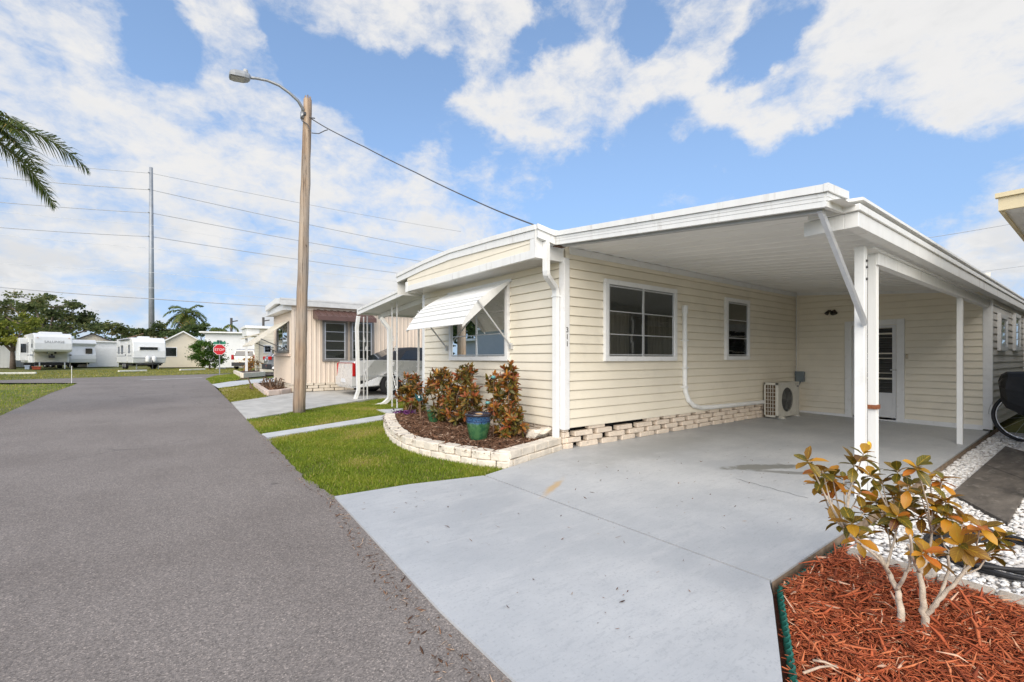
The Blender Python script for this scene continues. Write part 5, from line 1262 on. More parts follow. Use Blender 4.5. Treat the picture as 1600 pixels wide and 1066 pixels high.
# ---------------------------------------------------------------- covered bicycle by the side wall
def bicycle():
    c = PD(1608, 651.5, 7.75); z0 = gz(c.y)-.05; R = c.z-z0; u = Vector((.02, -1, 0)).normalized(); n = Vector((u.y, -u.x, 0))
    t = thing('bicycle', (c.x, c.y, z0), 'bicycle under a black cover beside the grey side wall', 'bicycle')
    def ring(b, c, r, tr, k=40, m=8):
        b.tube([c+u*(r*math.cos(2*math.pi*i/k))+Vector((0, 0, r*math.sin(2*math.pi*i/k))) for i in range(k+1)], tr, m, cap=False)
    for s in (0, 1.08):
        cc = c+u*s; b = MB(); ring(b, cc, R-.025, .025); w = b.build('wheel', BLACK, t, smooth=True)
        b = MB(); ring(b, cc, R-.062, .011); b.build('rim', mat('bright_rim', (.72, .72, .74), .25, metal=.7), w, smooth=True)
        b = MB()
        for i in range(14):
            a = 2*math.pi*i/14; b.tube([cc+n*.02*(1 if i % 2 else -1), cc+u*((R-.065)*math.cos(a+.2))+Vector((0, 0, (R-.065)*math.sin(a+.2)))], .0022, 4)
        b.lathe(cc, [(0, 0)], 3); b.tube([cc-n*.05, cc+n*.05], .022, 10); b.build('spokes', ALU, w)
    b = MB()
    for s in (-1, 1):
        b.tube([c+n*.06*s, c+u*.10+n*.06*s+Vector((0, 0, .36))], .012, 8)
    b.tube([c+u*.10+Vector((0, 0, .36)), c+u*.20+Vector((0, 0, .72))], .018, 8); b.tube([c+u*.12+Vector((0, 0, .42)), c+u*.5+Vector((0, 0, -.05)), c+u*.68+Vector((0, 0, .5))], .018, 8)
    b.tube([c+u*.5+Vector((0, 0, -.05)), c+u*1.08], .014, 8); b.tube([c+u*.14+Vector((0, 0, .5)), c+u*.64+Vector((0, 0, .42))], .016, 8)
    b.build('frame', mat('dark_frame_paint', (.03, .03, .035), .3, metal=.3), t, smooth=True)
    b = MB(); cr = c+u*.5+Vector((0, 0, -.05)); ring(b, cr, .09, .006, 24, 5); b.tube([cr+n*.07, cr+n*.07+Vector((.0, 0, -.16))], .011, 6); b.build('crank', ALU, t)
    # fender over the front wheel
    b = MB(); k = 14
    for i in range(k):
        a0, a1 = math.pi*(.25+.75*i/k), math.pi*(.25+.75*(i+1)/k); r = R+.03
        for w0, w1 in ((-.035, .035),):
            p = lambda a, w: c-u*(-r*math.cos(a))+Vector((0, 0, r*math.sin(a)))+n*w
            b.quad(p(a0, w0), p(a0, w1), p(a1, w1), p(a1, w0))
    b.build('mudguard', mat('silver_mudguard', (.55, .55, .55), .35, metal=.6), t)
    # draped cover: stations along the bike, cross-sections tented over the bars
    CV = mat('black_nylon', (.012, .012, .014), .55, .3, 9, bump=.4, bscale=25); b = MB(); st = []
    zt_ = PD(1575, 581, 7.75).z
    for i, (s, zl, zh, w) in enumerate(((-.26, .94, 1.0, .03), (-.22, .72, 1.12, .20), (-.15, .62, 1.17, .30), (.05, .52, 1.18, .32), (.35, .50, 1.16, .30), (.7, .55, 1.12, .26), (1.05, .50, 1.05, .22), (1.35, .6, .95, .12))):
        k = (zt_-z0)/1.17; ringp = []
        for j in range(14):
            a = math.pi*(-.08+1.16*j/13); wob = 1+.05*math.sin(j*2.1+i*1.7)
            zz = zl + (zh-zl)*(max(0, math.sin(a))**.6 if math.sin(a) > 0 else math.sin(a)*.3); ringp.append(c*0+Vector((c.x, c.y, z0))+u*(s-.09+.015*math.sin(j*1.9))+n*(w*math.cos(a)*wob)+Vector((0, 0, zz*k)))
        st.append(ringp)
    for i in range(len(st)-1):
        for j in range(13): b.quad(st[i][j], st[i][j+1], st[i+1][j+1], st[i+1][j])
    b.add(st[0], [tuple(range(14))])
    b.build('cover', CV, t, smooth=True)
    b = MB(); a0 = Vector((c.x, c.y, z0))+u*.06-n*.335; b.add([a0+Vector((0, 0, .58)), a0+u*.28+Vector((0, 0, .55)), a0+u*.30+Vector((0, 0, 1.0)), a0+u*.08+Vector((0, 0, .98))], [(0, 1, 2, 3)]); b.build('cover_panel', mat('grey_nylon', (.25, .25, .27), .6), t)
bicycle()
# dry leaf and grit litter gathered along the road edge and the slab joint
e_l = [P2(411, 681), P2(476, 752), P2(524, 779), (xr, 2.0), (xr-.02, .4), (xr-.25, .4), (xr-.22, 2.0), P2(505, 779), P2(462, 752), P2(400, 681)]
chips('leaf_litter', e_l, 420, .028, .008, MULCH, zplane(.004), 71, depth=.004, pale=.25)
chips('leaf_litter', [P2(540, 785), P2(800, 735), P2(1230, 690), P2(1290, 840), P2(1190, 900), P2(900, 1050)], 130, .022, .008, MULCH, zplane(.028), 72, depth=.003, pale=.15)
# ---------------------------------------------------------------- utility pole with street lamp, service cable
WOOD = woodmat()
pb0 = G(467, 645); dpole = pb0.x/ray(467, 645)[0]; ptop = PD(481, 156, dpole)
t = thing('utility_pole', pb0, 'weathered wooden utility pole carrying a street lamp on the grass', 'utility pole')
b = MB(); n = 26; rs = np.random.RandomState(1)
b.tube([pb0.lerp(ptop, i/n)+Vector((rs.normal(0, .004), rs.normal(0, .004), -.1 if i == 0 else 0)) for i in range(n+1)], [(.130-.045*i/n)*(1+rs.normal(0, .012)) for i in range(n+1)], 16)
b.build('post', WOOD, t, smooth=True)
b = MB()
for i in range(7):
    a = 2*math.pi*i/7; b.tube([ptop+Vector((.055*math.cos(a), .055*math.sin(a), -.05)), ptop+Vector((.055*math.cos(a), .055*math.sin(a), .03+.05*rs.rand()))], [.024, .012], 5)
b.build('split_top', WOOD, t)
GALV = mat('galvanised', (.34, .35, .36), .45, .1, 14, metal=.5)
arm = [PD(px, py, dpole-.0-.10*k) for k, (px, py) in enumerate(((473.5, 182), (473, 170), (466, 158), (452, 145), (436, 133.5), (418, 126), (400, 122.5), (388, 121.5)))]
b = MB(); b.tube(arm, [.034, .034, .032, .03, .03, .028, .028, .028], 10); b.tube([PD(473, 186, dpole-.05), PD(473, 176, dpole-.05)], .05, 8); am = b.build('lamp_arm', GALV, t, smooth=True)
h0, h1 = PD(391, 122.5, dpole-.68), PD(358, 116, dpole-.9); b = MB(); u = (h1-h0).normalized(); s_ = u.cross(Vector((0, 0, 1))).normalized()
prof = [(0, .05, .05, .035), (.08, .10, .065, .05), (.3, .135, .085, .06), (.75, .14, .08, .06), (.95, .12, .06, .05), (1.0, .07, .03, .03)]
for i in range(len(prof)-1):
    (t0, w0_, a0, c0_), (t1, w1_, a1, c1_) = prof[i], prof[i+1]; p, q = h0.lerp(h1, t0), h0.lerp(h1, t1)
    def cs(o, w, a, c): return [o-s_*w+Vector((0, 0, -c)), o+s_*w+Vector((0, 0, -c)), o+s_*w, o+s_*w*.6+Vector((0, 0, a)), o-s_*w*.6+Vector((0, 0, a)), o-s_*w]
    A_, B_ = cs(p, w0_, a0, c0_), cs(q, w1_, a1, c1_)
    for k in range(6): b.quad(A_[k], A_[(k+1) % 6], B_[(k+1) % 6], B_[k])
    if i == 0: b.add(A_, [tuple(range(6))])
    if i == len(prof)-2: b.add(B_, [tuple(range(5, -1, -1))])
lh = b.build('lamp_head', mat('lamp_housing', (.30, .31, .32), .5, .08, 8), t, bevel=.006, fix=True)
b = MB(); p, q = h0.lerp(h1, .3), h0.lerp(h1, .93); b.quad(p-s_*.11+Vector((0, 0, -.068)), p+s_*.11+Vector((0, 0, -.068)), q+s_*.10+Vector((0, 0, -.064)), q-s_*.10+Vector((0, 0, -.064))); b.build('lens', mat('lamp_lens', (.36, .35, .31), .2), lh)
b = MB(); c = h0.lerp(h1, .22); b.lathe((c.x, c.y, c.z+.05), [(.0, 0), (.045, 0), (.045, .09), (.035, .11), (0, .115)], 12); b.build('photocell', mat('photocell_grey', (.42, .42, .42), .5), lh, smooth=False)
b = MB(); b.box(PD(476, 178, dpole-.09)-Vector((.02, .03, .03)), PD(476, 178, dpole-.09)+Vector((.02, .03, .03))); b.tube([PD(478, 176, dpole-.09), PD(470, 184, dpole-.14), PD(472, 189, dpole-.12), PD(480, 194, dpole-.12), PD(486, 205, dpole-.12)], .011, 6); b.tube([PD(492, 185, dpole-.05), PD(484, 184, dpole-.05)], .012, 6); b.build('drop_wire', mat('black_wire', (.07, .07, .075), .6), t)
WIRE = MATS['black_wire']; WIREG = mat('grey_wire', (.36, .37, .39), .6); WIREF = mat('pale_wire', (.56, .58, .60), .6)
def wire(ctrl, r, m, label, group=None, n=24):
    """hanging cable through 3-D points; spans sag a little"""
    b = MB(); pts = []
    for a, c in zip(ctrl[:-1], ctrl[1:]):
        for i in range(n): k = i/n; p = a.lerp(c, k); p.z -= (c-a).length*.006*4*k*(1-k); pts.append(p)
    pts.append(ctrl[-1]); b.tube(pts, r, 5); o = b.build('overhead_cable', m, smooth=True); return tag(o, label, 'cable', group)
e_ = PX(XO+.15, 838, 353)
wire([PD(487, 186, dpole), PD(510, 200, dpole-.1), PD(570, 230, dpole-.5), PD(650, 270, dpole-1.1), PD(740, 313, dpole-1.9), Vector(e_)], .011, WIRE, 'twisted black service cable from the wooden pole to the cream roof', n=8)
wire([PD(487, 208, dpole-.05), PD(498, 209, dpole-.06), PD(507, 204.5, dpole-.08), PD(512, 203, dpole-.1)], .010, WIRE, 'short looped cable tail beside the top of the wooden pole', n=3)
# steel transmission pole and its lines
DT = 72; tb = PD(237, 560, DT); tb.z = gz(50); tt = PD(236, 262, DT)
t = thing('transmission_pole', tb, 'tall slim steel transmission pole behind the trailers', 'utility pole')
STEEL = mat('weathered_galvanised_steel', (.30, .32, .345), .5, .1, 1.5, metal=.35)
b = MB(); b.tube([tb, tb.lerp(tt, .5), tt], [.42, .33, .24], 16); b.build('shaft', STEEL, t, smooth=True)
INS = mat('insulator_grey', (.28, .29, .31), .4)
for py in (271, 297, 333, 370): b = MB(); p = PD(237, py, DT); b.tube([p-Vector((.45, .2, 0)), p+Vector((.05, .02, 0))], .07, 8); b.build('insulator', INS, t)
for (l, m_, r_, rr, lab) in ((246, 271, 356, .035, 'topmost thin shield line of the steel pole'), (275, 297, 392, .05, 'highest thick line of the steel pole'), (314, 333, 412, .05, 'middle thick line of the steel pole'), (354, 370, 433, .05, 'lowest thick line of the steel pole')):
    wire([PD(-60, l-3, DT-6), PD(237, m_, DT), PD(720, r_+6, DT+36)], rr, WIREG, lab, 'power lines across the sky')
for (l, m_, r_, lab) in ((328, 352, 404, 'faint line between the two upper thick lines'), (364, 388, 432, 'faint line below the lowest thick line'), (410, 426, 446, 'faint upper distribution line'), (438, 450, 470, 'faint lower distribution line')):
    wire([PD(-60, l-4, 66), PD(237, m_, 68), PD(620, r_+8, 80)], .024, WIREF, lab, 'power lines across the sky')
wire([PD(-60, 443, 58), PD(237, 467, 60), PD(640, 488, 74)], .055, WIREG, 'dark sagging cable just above the trailers', 'power lines across the sky')
wire([PD(1436, 374, 24), PD(1592, 348, 21), PD(1700, 331, 20)], .012, WIREG, 'upper of two cables behind the carport roof at the right', 'cables at the right')
wire([PD(1520, 426, 30), PD(1640, 410, 28)], .014, WIREG, 'lower of two cables behind the carport roof at the right', 'cables at the right')
for (px, y0, y1, lab) in ((361.5, 497, 560, 'thin far utility pole above the white building'), (411.5, 496, 560, 'thin far utility pole behind the neighbour roof')):
    p = PD(px, y1, 62); p.z = gz(45); q = PD(px, y0, 62); b = MB(); b.tube([p, q], .15, 8); b.tube([q-Vector((0, 0, .5)), q+Vector((.7, -.3, -.35))], .08, 6)
    tag(b.build('utility_pole', mat('dark_pole', (.09, .085, .08), .8)), lab, 'utility pole', 'far utility poles')
# ---------------------------------------------------------------- stop sign
sp_ = G(343, 586.5); ds = sp_.x/ray(343, 586.5)[0]; sc = PD(342.3, 546.5, ds); R = 8.2/F*ds/math.cos(D2R(22.5))
t = thing('stop_sign', sp_, 'red octagonal stop sign under a green street-name blade', 'sign')
b = MB(); b.bar(sp_-Vector((0, 0, .1)), (sp_.x, sp_.y, sc.z+R*1.62), .06, .05); b.build('post', GALV, t)
vd = Vector((sp_.x, sp_.y, 0)).normalized(); xr_ = Vector((vd.y, -vd.x, 0)); up = Vector((0, 0, 1))
def octa(r, off, m, name):
    c = Vector((sp_.x, sp_.y, sc.z)) - vd*off; b = MB(); poly = [c+xr_*(r*math.cos(D2R(22.5+45*i)))+up*(r*math.sin(D2R(22.5+45*i))) for i in range(8)]; b.prism(poly, vd*.012); return b.build(name, m, t, fix=True)
octa(R, .05, mat('sign_white', (.75, .74, .73), .4), 'border'); pl = octa(R*.93, .055, mat('sign_red', (.52, .012, .02), .4, .05), 'plate')
text_part('lettering', 'STOP', R*.60, MATS['sign_white'], Vector((sp_.x, sp_.y, sc.z-.01))-vd*.060, basis(xr_, up), t, .003, space=1.05)
GRN = mat('sign_green', (.01, .16, .09), .4)
for k, (ax, dz) in enumerate(((xr_*.9-vd*.45, 1.18), (xr_*.35+vd*.9, 1.42))):
    c = Vector((sp_.x, sp_.y, sc.z+R*dz)); ax = ax.normalized(); b = MB(); b.bar(c-ax*.33, c+ax*.33, .012, .15); b.build('street_blade', GRN, t)
# ---------------------------------------------------------------- neighbour's tan ribbed home
TAN = mat('tan_ribbed_metal', (.68, .575, .47), .5, .04, 2, dirt=(.59, .48, .39), dscale=2, damt=.4)
YN = G(480, 613).y; XN = PY(YN, 457, 600).x
nh = thing('mobile_home', (XN, YN, gz(YN)), 'tan ribbed-metal mobile home with a brown window awning', 'house')
zs = PY(YN, 480, 599).z; zrf = PY(YN, 480, 470).z; yle = PX(XN, 428.5, 550).y; xe = XN+11
def ribbed(b, p0, p1, z0, z1, out, step=.10, d=.018):
    P0 = Vector((*p0, 0)); P1 = Vector((*p1, 0)); L = (P1-P0).length; dd = (P1-P0)/L; o = Vector((*out, 0)); n = max(2, int(L/step)); s = L/n
    for i in range(n):
        pr = [(0, 0), (.55, 0), (.68, d), (.87, d), (1, 0)]
        for (a, e), (c, f) in zip(pr[:-1], pr[1:]):
            A_ = P0+dd*(s*(i+a))+o*e; B_ = P0+dd*(s*(i+c))+o*f; b.quad((A_.x, A_.y, z0), (B_.x, B_.y, z0), (B_.x, B_.y, z1), (A_.x, A_.y, z1))
b = MB(); ribbed(b, (XN, YN), (xe, YN), zs, zrf, (0, -1), .145, .016); ribbed(b, (XN, YN), (XN, yle), zs, zrf, (-1, 0), .18, .02); b.build('wall', TAN, nh)
b = MB(); b.box((XN+.02, YN+.02, zs), (xe, yle, zrf)); b.box((XN-.03, YN-.035, zs-.03), (XN+.05, YN+.05, zrf)); b.box((XN+.05, YN-.04, zrf-.32), (xe, YN-.0, zrf)); b.build('wall_core', TAN, nh)
fr_ = PY(YN-.2, 438.5, 466); xo = fr_.x; fl = PX(xo, 414.5, 482.5); zc = fr_.z
b = MB(); pk_ = PX(xo, 430, 468.5)
pr = [(YN-.2, zc), (pk_.y, zc+.08), (fl.y, zc-.02)]
for (y0_, z0_), (y1_, z1_) in zip(pr[:-1], pr[1:]):
    b.hexa([(xo, y0_, z0_-.17), (xe, y0_, z0_-.17), (xe, y1_, z1_-.17), (xo, y1_, z1_-.17), (xo, y0_, z0_), (xe, y0_, z0_), (xe, y1_, z1_), (xo, y1_, z1_)])
b.build('roof', WHITE, nh, fix=True)
b = MB(); b.box((xo-.02, YN-.23, zc-.20), (xe, YN-.19, zc-.0)); b.box((xo-.02, YN-.22, zc-.035), (xe, YN-.24, zc+.015)); b.build('gutter', mat('grey_gutter', (.55, .55, .54), .5), nh)
b = MB(); b.box((xo+.1, YN-.02, zc-.34), (XN, yle, zc-.16)); b.build('eyebrow', TRIMW, nh)
TRIMT = mat('tan_trim', (.58, .47, .39), .5); DSASH = mat('dark_sash', (.22, .21, .20), .4, metal=.3)
for (a, c) in ((503, 542), (546, 583)):
    p, q = PY(YN, a, 530), PY(YN, c, 530); window(nh, 'y', YN-.035, p.x, q.x, PY(YN, a, 565).z, PY(YN, a, 500.5).z, 1, 4, .07, blind=4, frame_m=DSASH)
p, q = PX(XN, 436, 530), PX(XN, 452.5, 530); window(nh, 'x', XN-.025, p.y, q.y, PX(XN, 452, 551).z, PX(XN, 452, 502).z, 2, 3, .06, frame_m=DSASH)
BRN = mat('brown_awning_metal', (.115, .065, .055), .45, .1, 5)
p, q = PY(YN, 489, 480), PY(YN, 578, 480); za = PY(YN, 489, 484).z; b = MB(); nr = 18
for i in range(nr):
    a, c = lerp(p.x, q.x, i/nr), lerp(p.x, q.x, (i+1)/nr); r = .02 if i % 2 else 0
    b.hexa([(a, YN-.04, za-.02+r), (c-.01, YN-.04, za-.02+r), (c-.01, YN-.62, za-.28+r), (a, YN-.62, za-.28+r), (a, YN-.04, za+r), (c-.01, YN-.04, za+r), (c-.01, YN-.62, za-.26+r), (a, YN-.62, za-.26+r)])
b.box((p.x, YN-.64, za-.38), (q.x, YN-.62, za-.24)); b.add([(p.x-.01, YN-.04, za), (p.x-.01, YN-.63, za-.25), (p.x-.01, YN-.63, za-.37), (p.x-.01, YN-.04, za-.30)], [(0, 1, 2, 3)]); b.build('brown_awning', BRN, nh)
y0_, y1_ = PX(XN, 453, 500).y, PX(XN, 433, 500).y; za = PX(XN, 453, 501).z; b = MB(); xt = PX(XN-1.15, 404, 541)
for i in range(14):
    a, c = lerp(y0_, y1_, i/14), lerp(y0_, y1_, (i+1)/14); r = .02 if i % 2 else 0
    b.hexa([(XN-.03, a, za-.02+r), (XN-.03, c, za-.02+r), (XN-1.1, c, za-.85+r), (XN-1.1, a, za-.85+r), (XN-.03, a, za+r), (XN-.03, c, za+r), (XN-1.1, c, za-.82+r), (XN-1.1, a, za-.82+r)])
aw2 = b.build('awning', mat('cream_awning_metal', (.60, .56, .47), .5), nh)
for yy in (y0_, y1_): b = MB(); b.tube([(XN-.03, yy, za-1.0), (XN-.85, yy, za-.62)], .016, 6); b.build('awning_arm', mat('dark_arm', (.10, .10, .10), .5), aw2)
b = MB(); b.box((XN-.09, lerp(y0_, y1_, -.05), za-1.17), (XN, lerp(y0_, y1_, 1.05), za-1.10)); b.build('sill', TRIMT, nh)
rs = np.random.RandomState(21); b = MB(); rh = (zs-gz(YN))/3
blocks_wall(b, (XN, YN-.0), (xe, YN-.0), (0, -1), zs+.02, 3, rh, .34, .02, .12, rs, drop=.10); blocks_wall(b, (XN, YN), (XN, yle), (-1, 0), zs+.02, 3, rh, .34, .02, .12, rs); b.build('block_skirting', mat('cream_block', (.60, .53, .43), .9, .1, 6, bump=.6, bscale=30, dirt=(.35, .3, .24), dscale=4, damt=.4), nh, bevel=.012)
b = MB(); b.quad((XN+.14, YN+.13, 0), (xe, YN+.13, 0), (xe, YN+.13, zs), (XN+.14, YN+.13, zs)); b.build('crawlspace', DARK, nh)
# small bed at its foot
pp = [P2(399, 604), P2(417, 617.5), P2(436, 616), P2(456, 613), P2(452, 606), P2(430, 601), P2(410, 600)]
t = thing('garden_wall', gp(*pp[1]), 'low blush block border round the small bed below the tan home', 'wall'); b = MB()
for i in range(4):
    p, q = Vector(pp[i]), Vector(pp[i+1]); k = max(1, int((q-p).length/.4))
    for j in range(k): b.bar(gp(*p.lerp(q, j/k), .06), gp(*p.lerp(q, (j+.97)/k), .06), .14, .17)
b.build('block_course', mat('blush_block', (.60, .50, .44), .9, .1, 6, bump=.5, bscale=30), t, bevel=.015)
sheet('bed_soil', pp, .05, SOIL); chips('bark_mulch', pp, 700, .14, .05, MULCH, zplane(.05), 33)
rs = np.random.RandomState(6); g = G(430, 606, .05); dp_ = thing('dead_plant', g, 'withered brown plants in the small bed below the tan home', 'plant')
for i in range(26):
    b = MB(); a = rs.uniform(0, 6.28); l = rs.uniform(.2, .55); o = Vector((rs.normal(0, .35), rs.normal(0, .5), 0)); b.tube([g+o, g+o+Vector((l*.3*math.cos(a), l*.3*math.sin(a), l*.7)), g+o+Vector((l*.8*math.cos(a), l*.8*math.sin(a), l*.6))], [.03, .02, .01], 5); b.build('stalk', BARKB, dp_)
# ---------------------------------------------------------------- vehicles
def paint(name, c, metal=.55): return mat(name, c, .28, .02, 3, metal=metal, coat=.8)
TYRE = mat('tyre_rubber', (.02, .02, .021), .85, .2, 20); RIM = mat('alloy_rim', (.45, .46, .47), .3, metal=.8)
TAIL = mat('red_tail_lens', (.42, .012, .012), .15); PLATE = mat('plate_white', (.65, .66, .68), .5)
BUMP = mat('black_trim_plastic', (.03, .03, .032), .6)
def car(name, label, cat, loc, rz, W, top, zlow, wheels, r, cabin, wr, swins, body_m, rear_glass, extras, roof_m=None):
    """x runs from the tail (0) to the nose; top = body outline over the wheels, cabin = greenhouse outline"""
    t = thing(name, loc, label, cat, None, rz); hw = W/2
    bot = []
    for wx in wheels:
        ra = r+.07
        for k in range(11):
            a = math.pi - math.pi*k/10; bot.append((wx+ra*math.cos(a), max(zlow, r+ra*math.sin(a)-.02)))
    contour = [(top[0][0]+.0, zlow+.04)] + top + [(top[-1][0], zlow+.04)] 
    poly = contour + [(x, z) for x, z in bot[::-1]]
    bm = bmesh.new(); zmax = max(z for x, z in top)
    tuck = lambda x, z: hw*(1-.05*max(0, (z-.55)/(zmax-.5))-.06*max(0, (.4-z)/.4)) - .20*hw*(max(0, 1-x/.55)**2) - .14*hw*(max(0, (x-(top[-1][0]-.5))/.5)**2)
    L_ = [bm.verts.new((x, -tuck(x, z), z)) for x, z in poly]; R_ = [bm.verts.new((x, tuck(x, z), z)) for x, z in poly]
    f1 = bm.faces.new(L_); f2 = bm.faces.new(R_[::-1]); n = len(poly)
    for i in range(n): j = (i+1) % n; bm.faces.new((L_[j], L_[i], R_[i], R_[j]))
    bmesh.ops.triangulate(bm, faces=[f1, f2]); bmesh.ops.recalc_face_normals(bm, faces=bm.faces)
    me = bpy.data.meshes.new('body'); bm.to_mesh(me); bm.free(); me.materials.append(body_m); o = bpy.data.objects.new('body', me); COL.objects.link(o); o.parent = t
    bv = o.modifiers.new('bevel', 'BEVEL'); bv.width = .07; bv.segments = 4; bv.limit_method = 'ANGLE'; bv.angle_limit = D2R(50)
    zb, zr = min(z for x, z in cabin), max(z for x, z in cabin); yw = lambda z: lerp(hw*.93, wr, (z-zb)/(zr-zb))
    b = MB(); A_ = [(x, -yw(z), z) for x, z in cabin]; B_ = [(x, yw(z), z) for x, z in cabin]; n = len(cabin)
    b.add(A_+B_, [tuple(range(n)), tuple(range(2*n-1, n-1, -1))] + [(i, n+i, n+(i+1) % n, (i+1) % n) for i in range(n)]); b.build('roof', roof_m or body_m, t, local=True, bevel=.05, seg=3)
    for sw in swins:
        for s in (-1, 1):
            b = MB(); b.add([(x, s*(yw(z)+.006), z) for x, z in sw], [tuple(range(len(sw)))]); b.build('side_window', TINT, t, local=True)
    for (i, m0, nm) in rear_glass:
        (x0, z0), (x1, z1) = cabin[i], cabin[i+1]; d = Vector((x1-x0, 0, z1-z0)); nrm = Vector((-d.z, 0, d.x)).normalized()
        if nrm.z < 0: nrm = -nrm
        if abs(nrm.z) < .1: nrm = Vector((-1 if x0 < .8 else 1, 0, 0))
        p, q = Vector((x0, 0, z0))+d*m0[0]+nrm*.008, Vector((x0, 0, z0))+d*m0[1]+nrm*.008; k0, k1 = yw(p.z)-.09, yw(q.z)-.09
        b = MB(); b.add([p-Vector((0, k0, 0)), p+Vector((0, k0, 0)), q+Vector((0, k1, 0)), q-Vector((0, k1, 0))], [(0, 1, 2, 3)]); b.build(nm, TINT, t, local=True)
    for wx in wheels:
        for s in (-1, 1):
            b = MB(); y = s*(hw-.11); pr_ = [(r*.62, -.10), (r*.9, -.11), (r, -.07), (r, .07), (r*.9, .11), (r*.62, .10)]
            b.lathe((wx, y, r), pr_, 28, axis='y'); w = b.build('wheel', TYRE, t, local=True, smooth=True)
            b = MB(); b.lathe((wx, y+s*.06, r), [(0, s*.02), (r*.15, s*.03), (r*.2, 0)], 20, axis='y')
            b.lathe((wx, y+s*.08, r), [(r*.50, 0), (r*.56, s*.02), (r*.63, s*.015)], 28, axis='y')
            for k in range(7):
                a = 2*math.pi*k/7; b.bar((wx+.12*r*math.cos(a), y+s*.075, r+.12*r*math.sin(a)), (wx+.58*r*math.cos(a), y+s*.085, r+.58*r*math.sin(a)), .03, .055, up=(0, 1, 0))
            b.build('rim', RIM, w, local=True)
            b = MB(); b.lathe((wx, y-s*.03, r), [(0, 0), (r*.62, 0)], 20, axis='y'); b.build('wheel_well', DARK, t, local=True)
    b = MB(); b.box((top[0][0]+.25, -hw*.8, zlow+.02), (top[-1][0]-.3, hw*.8, zlow+.30)); b.build('underbody', DARK, t, local=True)
    for (nm, m_, lo, hi) in extras:
        b = MB(); b.box(lo, hi); b.build(nm, m_, t, local=True, bevel=.012)
    return t
SILVER = paint('silver_paint', (.58, .58, .57), .15)
ys_c = G(612, 618).y-.06; xs_c = PY(ys_c, 612, 610).x
Ws = 1.86
def sd_ex():
    e = [('bumper', SILVER, (-.07, -.80, .30), (.10, .80, .56)), ('licence_plate', PLATE, (-.08, -.20, .40), (-.068, .20, .52))]
    for s in (-1, 1):
        e += [('tail_light', TAIL, (-.03, s*.755-.03, .60), (.06, s*.755+.03, .99)), ('side_mirror', SILVER, (3.05, s*.98-.08, .98), (3.2, s*.98+.08, 1.12)), ('door_handle', ALU, (1.95, s*.915-.02, .86), (2.12, s*.915+.02, .89)), ('door_handle', ALU, (3.0, s*.915-.02, .84), (3.17, s*.915+.02, .87))]
    e += [('tail_light_bar', TAIL, (-.022, -.74, .985), (.03, .74, 1.005)), ('chrome_strip', ALU, (.12, -.936, .585), (4.9, -.925, .615)), ('lid_seam', DARK, (-.012, -.70, .60), (.0, .70, .612)), ('badge', ALU, (-.02, -.06, .86), (-.008, .06, .93))]
    return e
car('parked_car', 'silver sedan with red-edged tail lights parked beside the tan home', 'car', (xs_c-1.12, ys_c+Ws/2, gz(ys_c+.9)+.0), 0, Ws,
    [(-.04, .60), (.0, 1.00), (.06, 1.06), (.6, 1.09), (1.3, 1.08), (3.4, 1.02), (3.7, 1.0), (4.7, .90), (5.05, .78), (5.12, .55)], .20, (1.12, 4.15), .335,
    [(.62, 1.04), (1.55, 1.46), (1.9, 1.50), (2.6, 1.49), (2.95, 1.42), (3.75, 1.0)], .60,
    [[(1.45, 1.10), (1.72, 1.38), (2.15, 1.43), (2.15, 1.10)], [(2.22, 1.10), (2.22, 1.43), (2.62, 1.42), (2.9, 1.36), (3.4, 1.07)]], SILVER, [(0, (.10, .92), 'rear_window'), (4, (.1, .92), 'windscreen')], sd_ex(), mat('shaded_car_top', (.03, .03, .032), .5))  # top coloured near black to stand for shade over the silver cabin
GREYP = paint('dark_silver_paint', (.26, .27, .29)); CHAMP = paint('champagne_paint', (.60, .56, .50), .35)
def suv_ex(w, zl, h, body):
    e = [('bumper', BUMP, (-.10, -w*.47, .30), (.14, w*.47, .62)), ('licence_plate', PLATE, (-.035, -.2, .80), (-.02, .2, .92))]
    for s in (-1, 1): e += [('tail_light', TAIL, (-.03, s*w*.45-.09, zl), (.16, s*w*.45+.09, zl+h)), ('side_mirror', body, (3.1, s*w*.53-.09, 1.0), (3.25, s*w*.53+.09, 1.18))]
    return e
rz_c = 0
p = G(418, 585); car('parked_car', 'dark silver SUV with red tail lamps seen past the tan home', 'car', (p.x, p.y+.5, gz(p.y)), 0, 1.85,
    [(-.02, .55), (.0, .95), (.05, 1.05), (.8, 1.06), (3.3, 1.02), (4.3, .92), (4.6, .7), (4.65, .5)], .25, (.85, 3.6), .36,
    [(.08, 1.02), (.55, 1.56), (.9, 1.66), (2.5, 1.66), (2.8, 1.58), (3.5, 1.0)], .62,
    [[(.75, 1.10), (.85, 1.5), (1.5, 1.55), (1.5, 1.10)], [(1.58, 1.1), (1.58, 1.55), (2.45, 1.54), (3.1, 1.08)]], GREYP, [(0, (.1, .92), 'rear_window'), (4, (.1, .92), 'windscreen')], suv_ex(1.85, .88, .20, GREYP) + [('rear_spoiler', GREYP, (.38, -.62, 1.60), (.75, .62, 1.66)), ('reflector', TAIL, (-.108, -.75, .5), (-.10, -.5, .56))])
p = G(381, 577.5)
